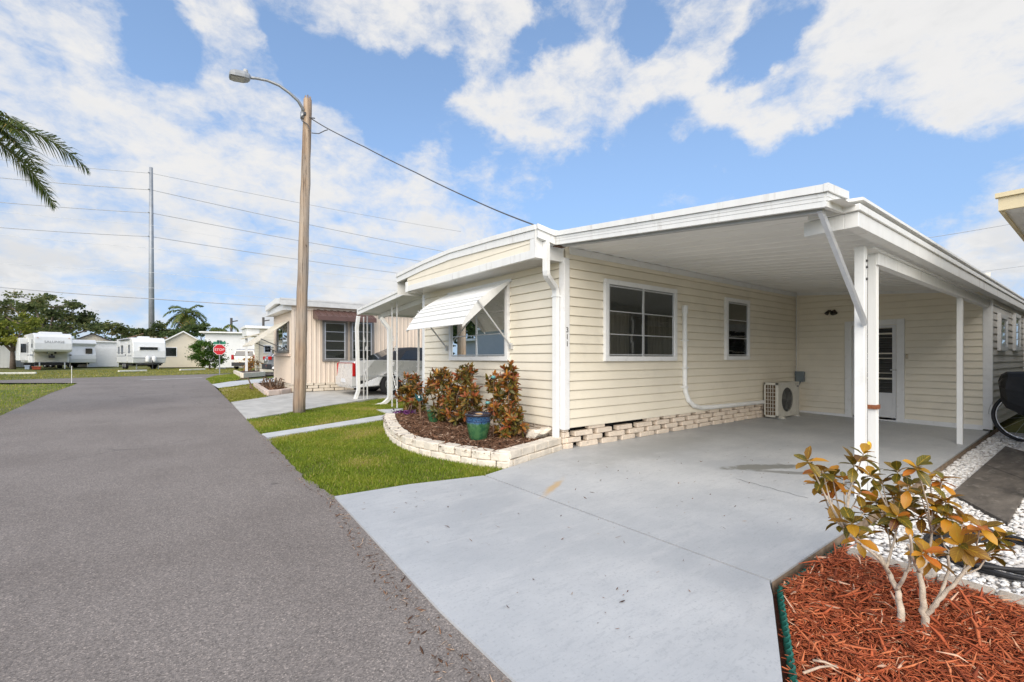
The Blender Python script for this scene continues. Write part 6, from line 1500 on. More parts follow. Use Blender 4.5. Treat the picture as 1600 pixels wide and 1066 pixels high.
car('parked_car', 'pale champagne minivan parked by the white building', 'car', (p.x, p.y, gz(p.y)), D2R(66), 1.98,
    [(-.02, .5), (.0, 1.0), (.06, 1.10), (.8, 1.1), (3.6, 1.04), (4.6, .85), (4.95, .65), (5.0, .45)], .22, (.95, 3.95), .35,
    [(.04, 1.06), (.22, 1.66), (.5, 1.78), (2.8, 1.78), (3.1, 1.70), (4.2, 1.02)], .70,
    [[(.45, 1.14), (.5, 1.62), (1.4, 1.66), (1.4, 1.14)], [(1.48, 1.14), (1.48, 1.66), (2.3, 1.66), (2.3, 1.14)], [(2.38, 1.14), (2.38, 1.66), (2.85, 1.62), (3.7, 1.1)]], CHAMP, [(0, (.12, .9), 'rear_window'), (4, (.1, .92), 'windscreen')], suv_ex(1.98, .85, .42, CHAMP))
# ---------------------------------------------------------------- simple homes farther off
def local_frame(p, rz):
    c, s = math.cos(rz), math.sin(rz)
    return lambda x, y, z: (p.x + x*c - y*s, p.y + x*s + y*c, p.z + z)
def facing(px):    # rotation so that local -Y looks at the camera from that bearing
    r = ray(px, HY); return math.atan2(r[1], r[0]) - math.pi/2
def hut(name, label, cat, pxl, pxr, ybase, ytop, wall_m, roof_m, depth=5.0, gable=0.0, over=.25, dist=None, doors=(), wins=(), group=None, turn=0.0, slab=.14, ribs=True):
    """a shed / mobile home seen broadside between two picture bearings; local x along the front, y away"""
    pm = (pxl+pxr)/2; g = G(pm, ybase) if dist is None else PD(pm, HY, dist)
    D = g.x/ray(pm, ybase)[0] if abs(ray(pm, ybase)[0]) > .02 else g.y/ray(pm, ybase)[1]
    g.z = gz(g.y); w = (pxr-pxl)/F*D*math.cos(math.atan((pm-CX)/F)); h = (ybase-ytop)/F*D
    if dist is not None: h = H + (HY-ytop)/F*D - g.z
    rz = facing(pm)+turn; t = thing(name, g, label, cat, group, rz); b = MB()
    b.box((-w/2, 0, 0), (w/2, depth, h-slab))
    if gable: b.prism([(-w/2, .0, h-slab), (w/2, .0, h-slab), (0, .0, h-slab+gable)], (0, depth, 0))
    b.build('wall', wall_m, t, local=True)
    if ribs:
        b = MB(); n = int(w/.3)
        for i in range(1, n): b.box((-w/2+w*i/n-.012, -.012, .03), (-w/2+w*i/n+.012, 0, h-slab-.02))
        b.build('panel_seam', wall_m, t, local=True)
    b = MB(); o = over
    if gable:
        for s in (-1, 1):
            b.hexa([(s*(w/2+o), -o, h-slab-gable*o/(w/2)), (0, -o, h-slab+gable), (0, depth+o, h-slab+gable), (s*(w/2+o), depth+o, h-slab-gable*o/(w/2)),
                    (s*(w/2+o), -o, h-gable*o/(w/2)), (0, -o, h+gable), (0, depth+o, h+gable), (s*(w/2+o), depth+o, h-gable*o/(w/2))])
    else: b.hexa([(-w/2-o, -o, h-slab), (w/2+o, -o, h-slab), (w/2+o, depth+o, h-slab-.1), (-w/2-o, depth+o, h-slab-.1), (-w/2-o, -o, h), (w/2+o, -o, h), (w/2+o, depth+o, h-.1), (-w/2-o, depth+o, h-.1)])
    b.build('roof', roof_m, t, local=True, fix=True)
    for (u, ww, z0, z1) in wins:
        b = MB(); x = lerp(-w/2, w/2, u); b.box((x-ww/2-.06, -.04, z0-.06), (x+ww/2+.06, .0, z1+.06)); f = b.build('window', TRIMW, t, local=True)
        b = MB(); b.quad((x-ww/2, -.045, z0), (x+ww/2, -.045, z0), (x+ww/2, -.045, z1), (x-ww/2, -.045, z1)); b.build('pane', TINT, f, local=True)
    for (u, ww, z1) in doors:
        b = MB(); x = lerp(-w/2, w/2, u); b.box((x-ww/2, -.05, .05), (x+ww/2, 0, z1)); dd = b.build('door', TRIMW, t, local=True); b = MB(); b.box((x+ww/2-.12, -.09, .95), (x+ww/2-.06, -.05, 1.05)); b.build('handle', ALU, dd, local=True)
    return t, w, h
WHT = mat('white_metal_wall', (.74, .745, .74), .5, .03, 1, dirt=(.6, .6, .57), dscale=1.5, damt=.4)
GRY = mat('grey_metal_wall', (.42, .44, .46), .5, .04, 1); BEI = mat('beige_wall', (.66, .60, .49), .6, .04, 1); SHING = mat('dark_shingle', (.07, .07, .075), .9, .3, 8); RROOF = mat('faded_red_roof', (.30, .20, .155), .8, .2, 3)
hut('mobile_home', 'long plain white metal building behind the stop sign', 'building', 322, 452, 574, 519.5, WHT, WHITE, 6, over=.45, turn=D2R(-6), ribs=True)
hut('shed', 'white metal shed at the left edge of the frame', 'shed', -26, 19.5, 575, 534.5, WHT, WHITE, 5, doors=((.3, .9, 2.0),))
hut('shed', 'grey metal shed left of the fifth-wheel trailer', 'shed', 20.5, 58, 574.5, 538.5, GRY, WHITE, 5, dist=52)
hut('shed', 'white flat-roofed shed between the two white trailers', 'shed', 137, 186, 573.5, 533, WHT, WHITE, 5, doors=((.62, 1.7, 2.1),), turn=D2R(8))
hut('house', 'house with a dark shingle roof behind the white shed', 'house', 112, 178, 570, 533, BEI, SHING, 8, gable=.9, dist=52, over=.4, ribs=False)
hut('mobile_home', 'beige gabled home with a faded red roof behind the travel trailer', 'house', 250, 322, 571, 536, BEI, WHITE, 9, gable=1.3, dist=50, over=.35, wins=((.22, 1.1, 1.2, 2.1),), ribs=False, turn=D2R(4))
hut('house', 'low house with a faded reddish roof beside the steel pole', 'house', 205, 262, 565, 527, BEI, RROOF, 8, gable=.8, dist=64, over=.4, ribs=False)
# third home in the row: cream with a canopy on a post
g3 = G(409, 582); X3, Y3 = g3.x, g3.y+1.0
th = thing('mobile_home', (X3, Y3, gz(Y3)), 'cream home with a curved canopy on a white post', 'house')
z0 = gz(Y3)+.25; z1 = PX(X3, 409, 512).z; y3l = PX(X3, 398, 560).y
b = MB(); siding_mb(b, (X3, Y3), (X3+9, Y3), z0, z1, 14, (0, -1)); siding_mb(b, (X3, Y3), (X3, y3l), z0, z1, 14, (-1, 0)); b.box((X3+.02, Y3+.02, gz(Y3)), (X3+9, y3l, z1)); b.build('wall', CREAM, th)
xo3 = PX(X3-.5, 391, 507); xr3 = X3-.9
b = MB(); b.hexa([(xr3, Y3-.3, z1-.02), (X3+9, Y3-.3, z1-.02), (X3+9, y3l+.3, z1-.02), (xr3, y3l+.3, z1-.02), (xr3, Y3-.3, z1+.16), (X3+9, Y3-.3, z1+.16), (X3+9, y3l+.3, z1+.10), (xr3, y3l+.3, z1+.10)]); b.box((xr3+.1, Y3-.1, z1-.55), (X3, y3l, z1-.02)); b.build('roof', WHITE, th)
pc = G(385, 583); zc0 = PX(pc.x, 384, 530).z; b = MB(); k = 8
for i in range(k):
    a, c = i/k, (i+1)/k; xa, xb_ = lerp(X3-.05, pc.x-.15, a), lerp(X3-.05, pc.x-.15, c); za, zc_ = z1-.5-(z1-.5-zc0)*a**1.6, z1-.5-(z1-.5-zc0)*c**1.6
    b.hexa([(xb_, pc.y-1.2, zc_), (xa, pc.y-1.2, za), (xa, pc.y+1.6, za), (xb_, pc.y+1.6, zc_), (xb_, pc.y-1.2, zc_+.06), (xa, pc.y-1.2, za+.06), (xa, pc.y+1.6, za+.06), (xb_, pc.y+1.6, zc_+.06)])
b.build('canopy', mat('cream_canopy', (.58, .52, .40), .6), th)
b = MB(); b.box((pc.x-.07, pc.y-.07, gz(pc.y)), (pc.x+.07, pc.y+.07, zc0+.03)); b.build('canopy_post', WHITE, th)
p, q = PY(Y3, 403, 545), PY(Y3, 409.5, 545); xw0 = X3+.25; window(th, 'y', Y3-.026, xw0, xw0+.55, PY(Y3, 410, 552).z, PY(Y3, 410, 539).z, 1, 2, .06)
pp3 = [P2(367, 584.5), P2(378, 590), P2(412, 587), P2(408, 582.5), P2(385, 581)]
t = thing('garden_wall', gp(*pp3[1]), 'low white border round the bed under the cream canopy', 'wall'); b = MB()
for i in range(3): b.bar(gp(*pp3[i], .10), gp(*pp3[i+1], .10), .16, .26)
b.build('block_course', STONEW, t, bevel=.02); sheet('bed_soil', pp3, .12, SOIL)
g = G(391, 581.5); rs = np.random.RandomState(3); C = np.array(g)+rs.normal(0, 1, (140, 3))*np.array([.3, .3, .3])+np.array([0, 0, .6])
o = thing('bronze_plant', g, 'small orange-brown plant beside the canopy post', 'plant'); leaf_cloud('foliage', C, .3, CROTON, 4, parent=o, aspect=.4); b = MB(); b.tube([g, g+Vector((.05, 0, .4)), g+Vector((-.05, .1, .9))], .03, 6); b.build('stem', BARKB, o)

# ---------------------------------------------------------------- trailers
RVW = mat('trailer_fibreglass', (.76, .765, .76), .35, .03, 1, dirt=(.62, .61, .56), dscale=1.2, damt=.4); RVB = mat('trailer_beige', (.60, .58, .48), .45, .04, 2); STRIPE = mat('grey_stripe', (.20, .21, .23), .5); LETTER = mat('worn_grey_lettering', (.33, .33, .33), .5); REDS = mat('red_stripe', (.40, .10, .07), .5)
def rv(name, label, g, rz, W, L, prof, zlow, wins_side, wins_front, stripes=(), axle=.55, extra=None):
    """trailer; local -Y is its front, x across. prof = side outline (y, z)"""
    t = thing(name, g, label, 'trailer', None, rz); b = MB(); b.prism([(-W/2, y, z) for y, z in prof], (W, 0, 0)); b.build('body', RVW, t, local=True, bevel=.07, seg=3, fix=True)
    for s in (-1, 1):
        for k in range(2):
            yy = L*axle+.9*k-.45; b = MB(); b.lathe((s*(W/2-.13), yy, .33), [(.18, -.1), (.3, -.11), (.34, -.07), (.34, .07), (.3, .11), (.18, .1)], 20, axis='x'); w = b.build('wheel', TYRE, t, local=True, smooth=True); b = MB(); b.lathe((s*(W/2-.07), yy, .33), [(0, s*.02), (.19, s*.02)], 16, axis='x'); b.build('rim', WHITE, w, local=True)
        for (y0, y1, z0, z1) in wins_side:
            b = MB(); x = s*(W/2+.012); b.box((s*W/2, y0-.04, z0-.04), (s*(W/2+.01), y1+.04, z1+.04)); f = b.build('window', STRIPE, t, local=True); b = MB(); b.quad((x, y0, z0), (x, y1, z0), (x, y1, z1), (x, y0, z1)); b.build('pane', TINT, f, local=True)
        for (z0, z1, m_) in stripes: b = MB(); b.box((s*W/2, .5, z0), (s*(W/2+.006), L-.1, z1)); b.build('stripe', m_, t, local=True)
        b = MB(); b.box((s*W/2, L*.30, zlow+.1), (s*(W/2+.02), L*.30+.75, 2.35 if zlow < .8 else 2.6)); dd = b.build('door', RVW, t, local=True, bevel=.01); b = MB(); b.box((s*(W/2+.02), L*.30+.62, 1.2), (s*(W/2+.06), L*.30+.68, 1.32)); b.build('handle', BUMP, dd, local=True)
    b = MB(); b.box((-W*.44, .9 if prof[0][0] < .3 else 1.6, .32), (W*.44, L-.2, zlow+.04)); b.build('chassis', DARK, t, local=True)
    for s in (-1, 1): b = MB(); b.box((s*W*.33-.04, .75, .02), (s*W*.33+.04, .83, zlow+.05)); b.build('jack', ALU, t, local=True)
    if extra: extra(t)
    return t
# fifth wheel
g = G(84, 577.0); Dg = g.y/ray(84, 577)[1]; W5 = 60/F*Dg*.80; W5 = 2.45
rz5 = facing(86)+D2R(7)
sc5 = 1.0
def ex5(t):
    b = MB(); b.box((-1.05, 1.42, .62), (1.05, 1.5, 1.70)); b.build('lower_front', RVB, t, local=True, bevel=.02)
    b = MB(); b.box((-.16, .7, 1.0), (.16, 1.45, 1.22)); b.box((-.28, .85, 1.38), (.28, 1.42, 1.55)); b.tube([(0, .95, 1.4), (0, .95, 1.0)], .06, 8); b.build('hitch', BUMP, t, local=True)
    b = MB(); b.box((-.30, .78, 1.40), (.12, .84, 1.50)); b.build('hitch_cover', WHITE, t, local=True)
    text_part('lettering', 'SALUNGE', .30, LETTER, (.05, -.035, 2.42), basis((1, 0, 0), (0, 0, 1)), t, .004, local=True, space=1.0)
    b = MB(); b.box((-.75, 1.4, 3.12), (.75, 2.5, 3.36)); b.build('roof_unit', RVW, t, local=True, bevel=.06)
    for x in (-1.0, 1.0): b = MB(); b.box((x-.05, -.02, 2.75), (x+.05, .02, 2.79)); b.build('marker_light', mat('amber_lens', (.5, .2, .03), .3), t, local=True)
    b = MB(); b.box((-W5/2-.55, 4.0, .75), (-W5/2+.02, 6.6, 2.85)); so_ = b.build('slide_out', RVW, t, local=True, bevel=.05); b = MB(); b.box((-W5/2-.1, 3.98, 1.5), (-W5/2-.45, 4.0, 2.3)); b.build('pane', TINT, so_, local=True)
rv('fifth_wheel_trailer', 'white fifth-wheel trailer with an overhanging nose and grey lettering', g, rz5, W5, 9.0,
   [(.18, 1.55), (0, 1.75), (-.02, 2.3), (.10, 2.85), (.35, 3.10), (.8, 3.2), (9.0, 3.2), (9.0, .55), (1.5, .55), (1.45, 1.60)], .55, ((.9, 1.5, 1.95, 2.6), (3.4, 4.0, 1.5, 2.4), (5.5, 6.6, 1.5, 2.3)), (), ((1.2, 1.32, STRIPE),), .62, ex5)
# travel trailer
g = G(234, 577.5); rzt = facing(234)+D2R(11)
def ext(t):
    b = MB(); b.box((-.75, -.055, 1.62), (.62, -.02, 1.98)); f = b.build('window', WHITE, t, local=True, bevel=.02); b = MB(); b.box((-.68, -.065, 1.68), (.55, -.055, 1.93)); b.build('pane', TINT, f, local=True)
    for s in (-1, 1): b = MB(); b.lathe((s*.22, -.42, .62), [(0, 0), (.15, .02), (.16, .1), (.16, .42), (.1, .52), (0, .54)], 16); b.build('gas_bottle', WHITE, t, local=True, smooth=True)
    b = MB()
    for s in (-1, 1): b.bar((s*.9, .1, .5), (0, -1.1, .5), .07, .12)
    b.tube([(0, -1.0, .02), (0, -1.0, .8)], .035, 8); b.box((-.6, -.5, .44), (.6, -.05, .58)); b.build('drawbar', BUMP, t, local=True)
    b = MB(); b.box((-1.16, -.015, .98), (1.16, -.004, 1.03)); b.build('front_stripe', STRIPE, t, local=True)
    b = MB(); b.box((-.4, 2.0, 2.74), (.4, 2.8, 2.92)); b.build('roof_unit', RVW, t, local=True, bevel=.05)
    b = MB(); b.tube([(-1.22, 1.2, 2.62), (-1.22, 5.2, 2.62)], .07, 8); b.build('awning_roll', STRIPE, t, local=True)
rv('travel_trailer', 'white travel trailer with a wide dark front window and gas bottles', g, rzt, 2.3, 7.0,
   [(.15, .55), (-.0, 1.0), (-.02, 1.6), (.12, 2.35), (.35, 2.65), (.7, 2.75), (7, 2.75), (7, .55)], .55, ((1.2, 1.7, 1.45, 2.1), (4.0, 4.8, 1.4, 2.1), (5.6, 6.2, 1.4, 2.0)), (), ((1.15, 1.2, STRIPE), (1.5, 1.53, STRIPE)), .55, ext)
# two more trailers standing behind
def exw(t):
    b = MB(); b.box((.25, -.03, 1.45), (.95, 0, 1.95)); f = b.build('window', STRIPE, t, local=True); b = MB(); b.box((.3, -.035, 1.5), (.9, -.03, 1.9)); b.build('pane', TINT, f, local=True)
g = G(254.5, 573.6); rv('travel_trailer', 'pale trailer with one square dark window behind the green bush', g, facing(254)+D2R(6), 2.1, 6.5, [(.1, .6), (0, 1.0), (0, 2.3), (.3, 2.6), (6.5, 2.6), (6.5, .6)], .6, ((4.6, 5.4, 1.5, 2.1), (1.0, 1.8, 1.5, 2.1)), (), ((.95, 1.0, STRIPE),), .5, exw)
def exm(t):
    b = MB(); b.box((.15, -.03, 1.45), (.75, 0, 2.0)); b.build('windscreen', TINT, t, local=True)
g = G(131, 574.5); rv('motorhome', 'white motorhome with faded red stripes behind the fifth-wheel nose', g, facing(131)+D2R(30), 2.3, 6.0, [(.1, .5), (0, .9), (0, 1.3), (.25, 2.2), (-.1, 2.5), (.1, 2.9), (6, 2.9), (6, .5)], .5, ((.8, 1.3, 1.4, 2.1), (3.0, 4.0, 1.4, 2.0)), (), ((1.0, 1.12, REDS), (2.25, 2.33, REDS)), .6, exm)
# clutter by the fifth wheel
def blockthing(name, label, cat, px, py, sx, sy, sz, m_, dz=0.0):
    g = G(px, py); g.z += dz; t = thing(name, g, label, cat, None, facing(px)); b = MB(); b.hexa([(-sx/2*.9, -sy/2*.9, 0), (sx/2*.9, -sy/2*.9, 0), (sx/2*.9, sy/2*.9, 0), (-sx/2*.9, sy/2*.9, 0), (-sx/2, -sy/2, sz), (sx/2, -sy/2, sz), (sx/2, sy/2, sz), (-sx/2, sy/2, sz)]); b.build('body', m_, t, local=True, bevel=.03); b = MB(); b.box((-sx/2-.03, -sy/2-.03, sz), (sx/2+.03, sy/2+.03, sz+.06)); b.build('lid', m_, t, local=True, bevel=.02)
blockthing('storage_tote', 'orange-red storage tote in front of the fifth-wheel trailer', 'tote', 57, 577.8, .55, .35, .22, mat('orange_red_plastic', (.36, .07, .03), .5))
blockthing('storage_bin', 'black storage bin beside the orange-red tote', 'bin', 46, 576.8, .6, .45, .5, BLACK)
blockthing('cooler', 'pale blue cooler beside the black storage bin', 'cooler', 42.5, 577.4, .3, .3, .3, mat('pale_blue_plastic', (.42, .48, .58), .5))
# white parking stops in the far grass, thin marker stake
for (a, ya, c, yc, lab) in ((-22, 585.4, 57, 584.6, 'white concrete parking stop nearest the left edge of the photo'), (185, 581.6, 229, 580.4, 'white concrete parking stop before the travel trailer'), (281, 579.4, 320, 578.2, 'white concrete parking stop left of the green bush'), (338, 577, 352, 576.5, 'white concrete parking stop beside the minivan')):
    p, q = G(a, ya), G(c, yc); b = MB(); b.bar(p+Vector((0, 0, .06)), q+Vector((0, 0, .06)), .16, .13); tag(b.build('parking_stop', mat('white_kerb_paint', (.72, .70, .60), .8, .1, 6), bevel=.03), lab, 'parking stop', 'white parking stops in the far grass')
p = G(112, 599); q = PD(112, 572, p.y/ray(112, 599)[1]); b = MB(); b.tube([p, q], .011, 6); tag(b.build('marker_stake', TRIMW), 'thin white marker stake at the grass corner', 'stake')
# ---------------------------------------------------------------- trees
OAKL = tintmat('oak_leaves', [(0, (.035, .055, .018)), (.4, (.10, .135, .042)), (.75, (.20, .21, .075)), (1, (.30, .25, .12))], .7, .5)
YGL = tintmat('yellow_green_leaves', [(0, (.06, .09, .012)), (.5, (.18, .21, .025)), (1, (.32, .31, .05))], .7, .45)
DKL = tintmat('dark_green_leaves', [(0, (.022, .042, .010)), (.5, (.06, .10, .024)), (1, (.13, .17, .05))], .6, .4)
BSHL = tintmat('bush_leaves', [(0, (.02, .055, .006)), (.5, (.075, .155, .014)), (1, (.16, .25, .03))], .5, .4)
TRUNK = mat('tree_bark', (.13, .10, .08), .95, .25, 6, bump=.6, bscale=20)
def tree(label, base, lobes_, n, leaf, m_, seed, name='oak_tree', group=None, tr=.3, gaps=.9, aspect=.6):
    """tapered trunk, limbs to each lobe, leaf clumps scattered through the lobes with gaps between"""
    rs = np.random.RandomState(seed); base = Vector(base); t = thing(name, base, label, 'tree', group); b = MB(); C = []; T = []
    cen = sum((Vector(c) for c, r in lobes_), Vector())/len(lobes_); fork = base.lerp(cen, .45); fork.x = lerp(base.x, cen.x, .3); fork.y = lerp(base.y, cen.y, .3)
    b.tube([base-Vector((0, 0, .2)), base.lerp(fork, .5), fork], [tr, tr*.75, tr*.6], 10)
    vol = [r[0]*r[2] for c, r in lobes_]; vs = sum(vol)
    for (c, r), v in zip(lobes_, vol):
        c = Vector(c); b.tube([fork, fork.lerp(c, .6)+Vector((0, 0, r[2]*.15)), c], [tr*.42, tr*.24, tr*.10], 6)
        nc = max(6, int(26*v/vs*len(lobes_)/3)); per = max(4, int(n*v/vs/nc)); tone = rs.uniform(-.12, .12)
        for k in range(nc):
            d = rs.normal(0, 1, 3); d /= np.linalg.norm(d); d[2] = d[2]*.9+.1; cc = np.array(c)+d*np.array(r)*rs.uniform(.35, 1.0)**.5
            b.tube([c, Vector(cc)], [tr*.06, tr*.03], 4, cap=False)
            s = rs.uniform(.16, .34)*gaps; pts = cc+rs.normal(0, 1, (per, 3))*np.array([r[0], r[1], r[2]*.7])*s
            C.append(pts); T.append(np.clip(.45+tone+rs.normal(0, .16)+rs.normal(0, .16, per), 0, 1))
    b.build('trunk', TRUNK, t, smooth=True); C = np.concatenate(C); T = np.concatenate(T)
    leaf_cloud('crown', C, leaf, m_, seed, T, t, droop=.1, aspect=aspect); return t
def lobes_px(D, lst): return [(PD(px, py, D+dd), (rx/F*D, rx/F*D, ry/F*D)) for px, py, rx, ry, dd in lst]
def tbase(px, D): p = PD(px, HY, D); p.z = gz(p.y); return p
tree('large spreading oak behind the fifth-wheel trailer', tbase(78, 52), lobes_px(52, [(50, 470, 26, 14, 0), (20, 482, 24, 16, 2), (85, 480, 24, 16, -2), (112, 488, 22, 16, 0), (135, 496, 14, 14, 1), (70, 500, 40, 18, 3), (115, 515, 34, 14, 0), (20, 505, 26, 16, 2), (140, 515, 14, 10, -1), (60, 520, 40, 16, 2), (0, 490, 18, 16, 2)]), 9000, .34, OAKL, 51, 'oak_tree', 'trees beyond the trailers', .5, .85)
tree('yellow-green tree at the left edge beside the oak', tbase(20, 44), lobes_px(44, [(12, 512, 20, 14, 0), (40, 505, 16, 13, 0), (28, 525, 30, 14, 0), (0, 530, 26, 12, 0), (52, 526, 12, 10, 1), (-25, 512, 20, 16, 0)]), 4200, .28, YGL, 52, 'leafy_tree', 'trees beyond the trailers', .25)
for i, (px, D, lst, m_, lab) in enumerate(((165, 66, [(160, 512, 14, 10, 0), (178, 516, 16, 11, 0), (192, 522, 12, 8, 0)], OAKL, 'low grey-green tree right of the big oak'), (205, 74, [(203, 521, 15, 8, 0), (220, 524, 16, 8, 0)], DKL, 'low dark tree left of the steel pole'), (250, 60, [(247, 515, 10, 10, 0), (258, 520, 12, 9, 0), (225, 521, 10, 7, 2), (238, 524, 10, 7, 0)], OAKL, 'small olive tree right of the steel pole'), (318, 56, [(312, 512, 11, 10, 0), (325, 520, 14, 9, 0), (300, 520, 14, 10, 0)], DKL, 'dark tree below the palm, behind the green bush'), (275, 58, [(272, 522, 14, 9, 0), (285, 524, 12, 8, 0)], DKL, 'dark tree at the foot of the palm crown'))):
    tree(lab, tbase(px, D), lobes_px(D, lst), 1700, .34, m_, 60+i, 'leafy_tree', 'trees beyond the trailers', .2)
for i, (px, lst) in enumerate(((-140, [(-150, 500, 60, 30, 0), (-100, 515, 40, 20, 0)]), (150, [(140, 534, 30, 8, 0), (180, 534, 30, 7, 0)]), (345, [(350, 528, 24, 8, 0), (390, 530, 26, 8, 0)]))):
    tree(['broad oak farther left beyond the frame edge', 'distant low tree behind the dark shingle roof', 'distant low tree behind the white building'][i], tbase(px, 85), lobes_px(85, lst), 1500, .5, DKL, 80+i, 'leafy_tree', 'trees beyond the trailers', .3)
# clipped round bush by the stop sign
gb = G(328, 577); Db = gb.y/ray(328, 577)[1]
tree('round clipped green bush behind the stop sign', gb, [(c, (r[0], r[1], r[2])) for c, r in lobes_px(Db, [(322, 551, 22, 17, 0), (310, 553, 14, 14, -.3), (337, 553, 15, 15, 0), (322, 541, 18, 10, 0), (312, 566, 12, 8, 0), (333, 566, 12, 9, 0), (345, 560, 8, 9, 0), (304, 548, 8, 8, 0)])], 7000, .15, BSHL, 71, 'round_bush', None, .10, .8, .55)
# palms
FROND = tintmat('palm_fronds', [(0, (.03, .05, .010)), (.5, (.10, .145, .025)), (.85, (.23, .23, .05)), (1, (.42, .29, .08))], .55, .4)
PTR = mat('palm_trunk', (.22, .18, .15), .95, .2, 3, bump=.5, bscale=15, stretch=(1, 1, 5))
def palm(label, base, head, fronds, L, seed, rtr=.14, nl=44, lw=.045, droop=1.0, fruit=False, dirs=None):
    rs = np.random.RandomState(seed); base, head = Vector(base), Vector(head); t = thing('palm_tree', base, label, 'tree')
    b = MB(); n = 14; b.tube([base.lerp(head, i/n) + Vector((.06*math.sin(i*.5), 0, 0)) for i in range(n+1)], [rtr*(1.2-.4*i/n)*(1+.06*(i % 2)) for i in range(n+1)], 12); b.build('trunk', PTR, t, smooth=True)
    b = MB(); b.tube([head-Vector((0, 0, .1)), head+Vector((0, 0, .9))], [rtr*.9, rtr*.45], 10); b.build('crownshaft', mat('crownshaft_green', (.10, .14, .05), .5), t, smooth=True)
    for i in range(fronds):
        if dirs: az, el, L_ = dirs[i % len(dirs)]
        else: az, el, L_ = 2*math.pi*i*.382, D2R(75-100*(i/fronds)**.9), L*rs.uniform(.85, 1.1)
        d = Vector((math.cos(az)*math.cos(el), math.sin(az)*math.cos(el), math.sin(el))); p = head+Vector((0, 0, .8)); pts = [p.copy()]; K = 16; vel = d*(L_/K)
        for k in range(K): vel = vel+Vector((0, 0, -droop*L_*.0105)); vel = vel.normalized()*(L_/K); p = p+vel; pts.append(p.copy())
        b = MB(); b.tube(pts, [.03*(1-k/K)+.006 for k in range(K+1)], 5); fr = b.build('frond', mat('rachis_green', (.12, .14, .05), .6) if 'rachis_green' not in MATS else MATS['rachis_green'], t, smooth=True)
        V = []; T = []
        for k in range(nl*2):
            u = .10+.90*(k//2)/nl; idx = min(K-1, int(u*K)); fr_ = u*K-idx; q = pts[idx].lerp(pts[idx+1], fr_); tg = (pts[idx+1]-pts[idx]).normalized()
            sd = tg.cross(Vector((0, 0, 1))).normalized()*(1 if k % 2 else -1); ll = L_*.26*math.sin(math.pi*min(.97, .12+u*.86))**.6*rs.uniform(.8, 1.15)
            dd = (sd*.75+tg*.55+Vector((0, 0, rs.uniform(-.35, .35)))).normalized(); m1 = q+dd*ll*.5; e = m1+(dd+Vector((0, 0, -.75*droop-rs.rand()*.3))).normalized()*ll*.55
            w = tg*(lw*.5); V += [q-w*.6, q+w*.6, m1+w, m1-w, e+w*.1, e-w*.1]; T += [np.clip(rs.normal(.45, .18)+(.35 if el < -.2 else 0)+(.25 if rs.rand() < .08 else 0), 0, 1)]*6
        V = np.array([tuple(v) for v in V]); n_ = len(V)//6; i6 = np.arange(n_)[:, None]*6
        np_mesh('leaflets', V, np.concatenate([i6+np.array([0, 1, 2, 3]), i6+np.array([3, 2, 4, 5])]), np.array(T), FROND, parent=None).parent = fr
        o = fr.children[0]; me = o.data; rl = root_loc(fr); me.transform(Matrix.Translation(-rl))
    if fruit:
        b = MB()
        for i in range(90):
            q = head+Vector((rs.normal(-.15, .30), rs.normal(-.2, .25), rs.uniform(-1.1, -.1))); b.lathe(q, [(0, -.08), (.08, 0), (0, .08)], 6)
        b.build('fruit_cluster', mat('orange_fruit', (.62, .33, .02), .5), t)
    return t
Dp = 62; hp = PD(291, 502, Dp)
palm('tall feathery palm with orange fruit behind the beige gabled home', tbase(291, Dp), hp, 20, 3.0, 5, .2, 30, .13, .85, True)
hp2 = PD(346, 517, 50); palm('smaller drooping palm right of the fruiting palm', tbase(346, 50), hp2-Vector((0, 0, .9)), 13, 2.5, 6, .14, 30, .12, 1.5)
hl = PD(-62, 256, 9.0); bl = Vector((hl.x-.2, hl.y, gz(hl.y)))
rt_ = Vector((RT[0], RT[1], 0)); azr = math.atan2(RT[1], RT[0])
palm('queen palm leaning its fronds in at the upper left corner', bl, hl, 12, 2.2, 9, .15, 88, .026, .6, False, [(azr, D2R(30), 1.5), (azr+.25, D2R(20), 1.25), (azr-.3, D2R(45), 1.1), (azr+.05, D2R(40), 1.4), (azr+.9, D2R(35), 2.1), (azr-1.0, D2R(30), 2.0), (azr+1.8, D2R(40), 2.2), (azr+2.6, D2R(30), 2.2), (azr+3.4, D2R(45), 2.2), (azr-2.2, D2R(35), 2.2), (azr-1.6, D2R(5), 2.0), (azr+1.2, D2R(0), 2.0)])
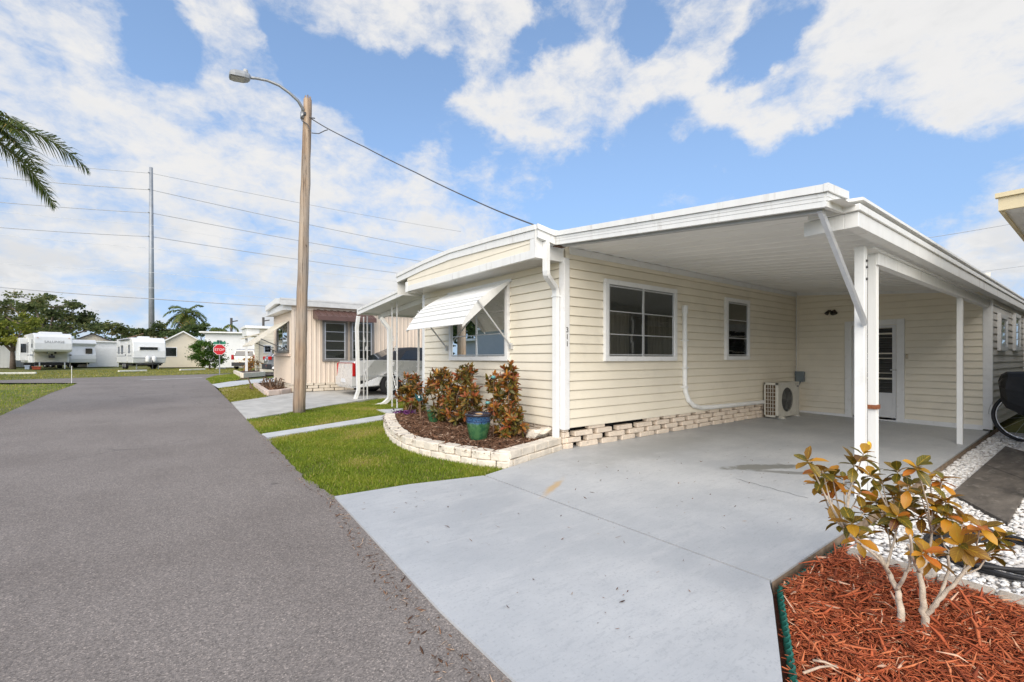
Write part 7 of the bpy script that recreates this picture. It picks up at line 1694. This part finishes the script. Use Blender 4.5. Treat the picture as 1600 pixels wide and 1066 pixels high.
# ---------------------------------------------------------------- next home to the right (only its eave shows) and one across the street (seen in the panes)
YEL = mat('yellow_cream_fascia', (.66, .56, .36), .55, .05, 3, dirt=(.45, .36, .22), dscale=5, damt=.4)
ev = PD(1567.5, 303, 4.6); zt_, zb_ = ev.z, ev.z-.17
rh_ = thing('mobile_home', (ev.x, ev.y, gz(ev.y)), 'yellow-cream eave of the next home at the right edge', 'house')
b = MB(); b.box((ev.x, -4.5, zb_+.02), (ev.x+26, ev.y, zt_-.01)); b.build('roof', WHITE, rh_)
b = MB(); b.box((ev.x-.04, -4.5, zb_), (ev.x+.0, ev.y+.03, zt_-.045)); b.box((ev.x-.07, -4.5, zt_-.043), (ev.x, ev.y+.05, zt_)); b.box((ev.x, ev.y, zb_), (ev.x+26, ev.y+.03, zt_-.045)); b.box((ev.x+.03, ev.y-.25, zb_-.13), (ev.x+26, ev.y-.20, zb_+.02)); b.box((ev.x+.02, -4.5, zb_-.15), (ev.x+.06, ev.y-.20, zb_+.02)); b.build('fascia', YEL, rh_)
b = MB(); siding_mb(b, (ev.x+.6, -.75), (ev.x+26, -.75), .5, zb_, 16, (0, 1)); b.box((ev.x+.6, -4.4, .0), (ev.x+26, -.77, zb_)); b.build('wall', CREAM, rh_)
for x in (ev.x+.3, ev.x+3.2): b = MB(); b.box((x-.04, ev.y-.26, gz(0)-.06), (x+.04, ev.y-.18, zb_-.12)); b.build('roof_post', WHITE, rh_)
oh = thing('mobile_home', (-14, 22, gz(22)), 'white home across the street, outside the photo, reflected in the panes', 'house')
b = MB(); siding_mb(b, (-14, 20), (-14, 38), .4, 3.2, 16, (1, 0)); b.box((-19, 20, 0), (-14.02, 38, 3.2)); b.build('wall', GRY, oh)
b = MB(); b.box((-19.4, 19.6, 3.2), (-13.4, 38.4, 3.4)); b.build('roof', WHITE, oh)
tree('dark oak across the street, outside the photo, reflected in the panes', (-21, 40, .4), [((-20, 42, 8), (4, 5, 3)), ((-21, 36, 7), (4, 4, 3)), ((-24, 30, 8), (4, 4, 3)), ((-21, 47, 8), (4, 4, 3)), ((-19, 40, 4), (4, 5, 3)), ((-22, 24, 7), (4, 4, 3)), ((-18, 38, 5), (3, 4, 3)), ((-18, 44, 5), (3, 4, 3)), ((-19, 34, 4.5), (3, 4, 3)), ((-18, 50, 6), (3, 4, 4))], 11000, .5, DKL, 95, 'oak_tree', None, .3)
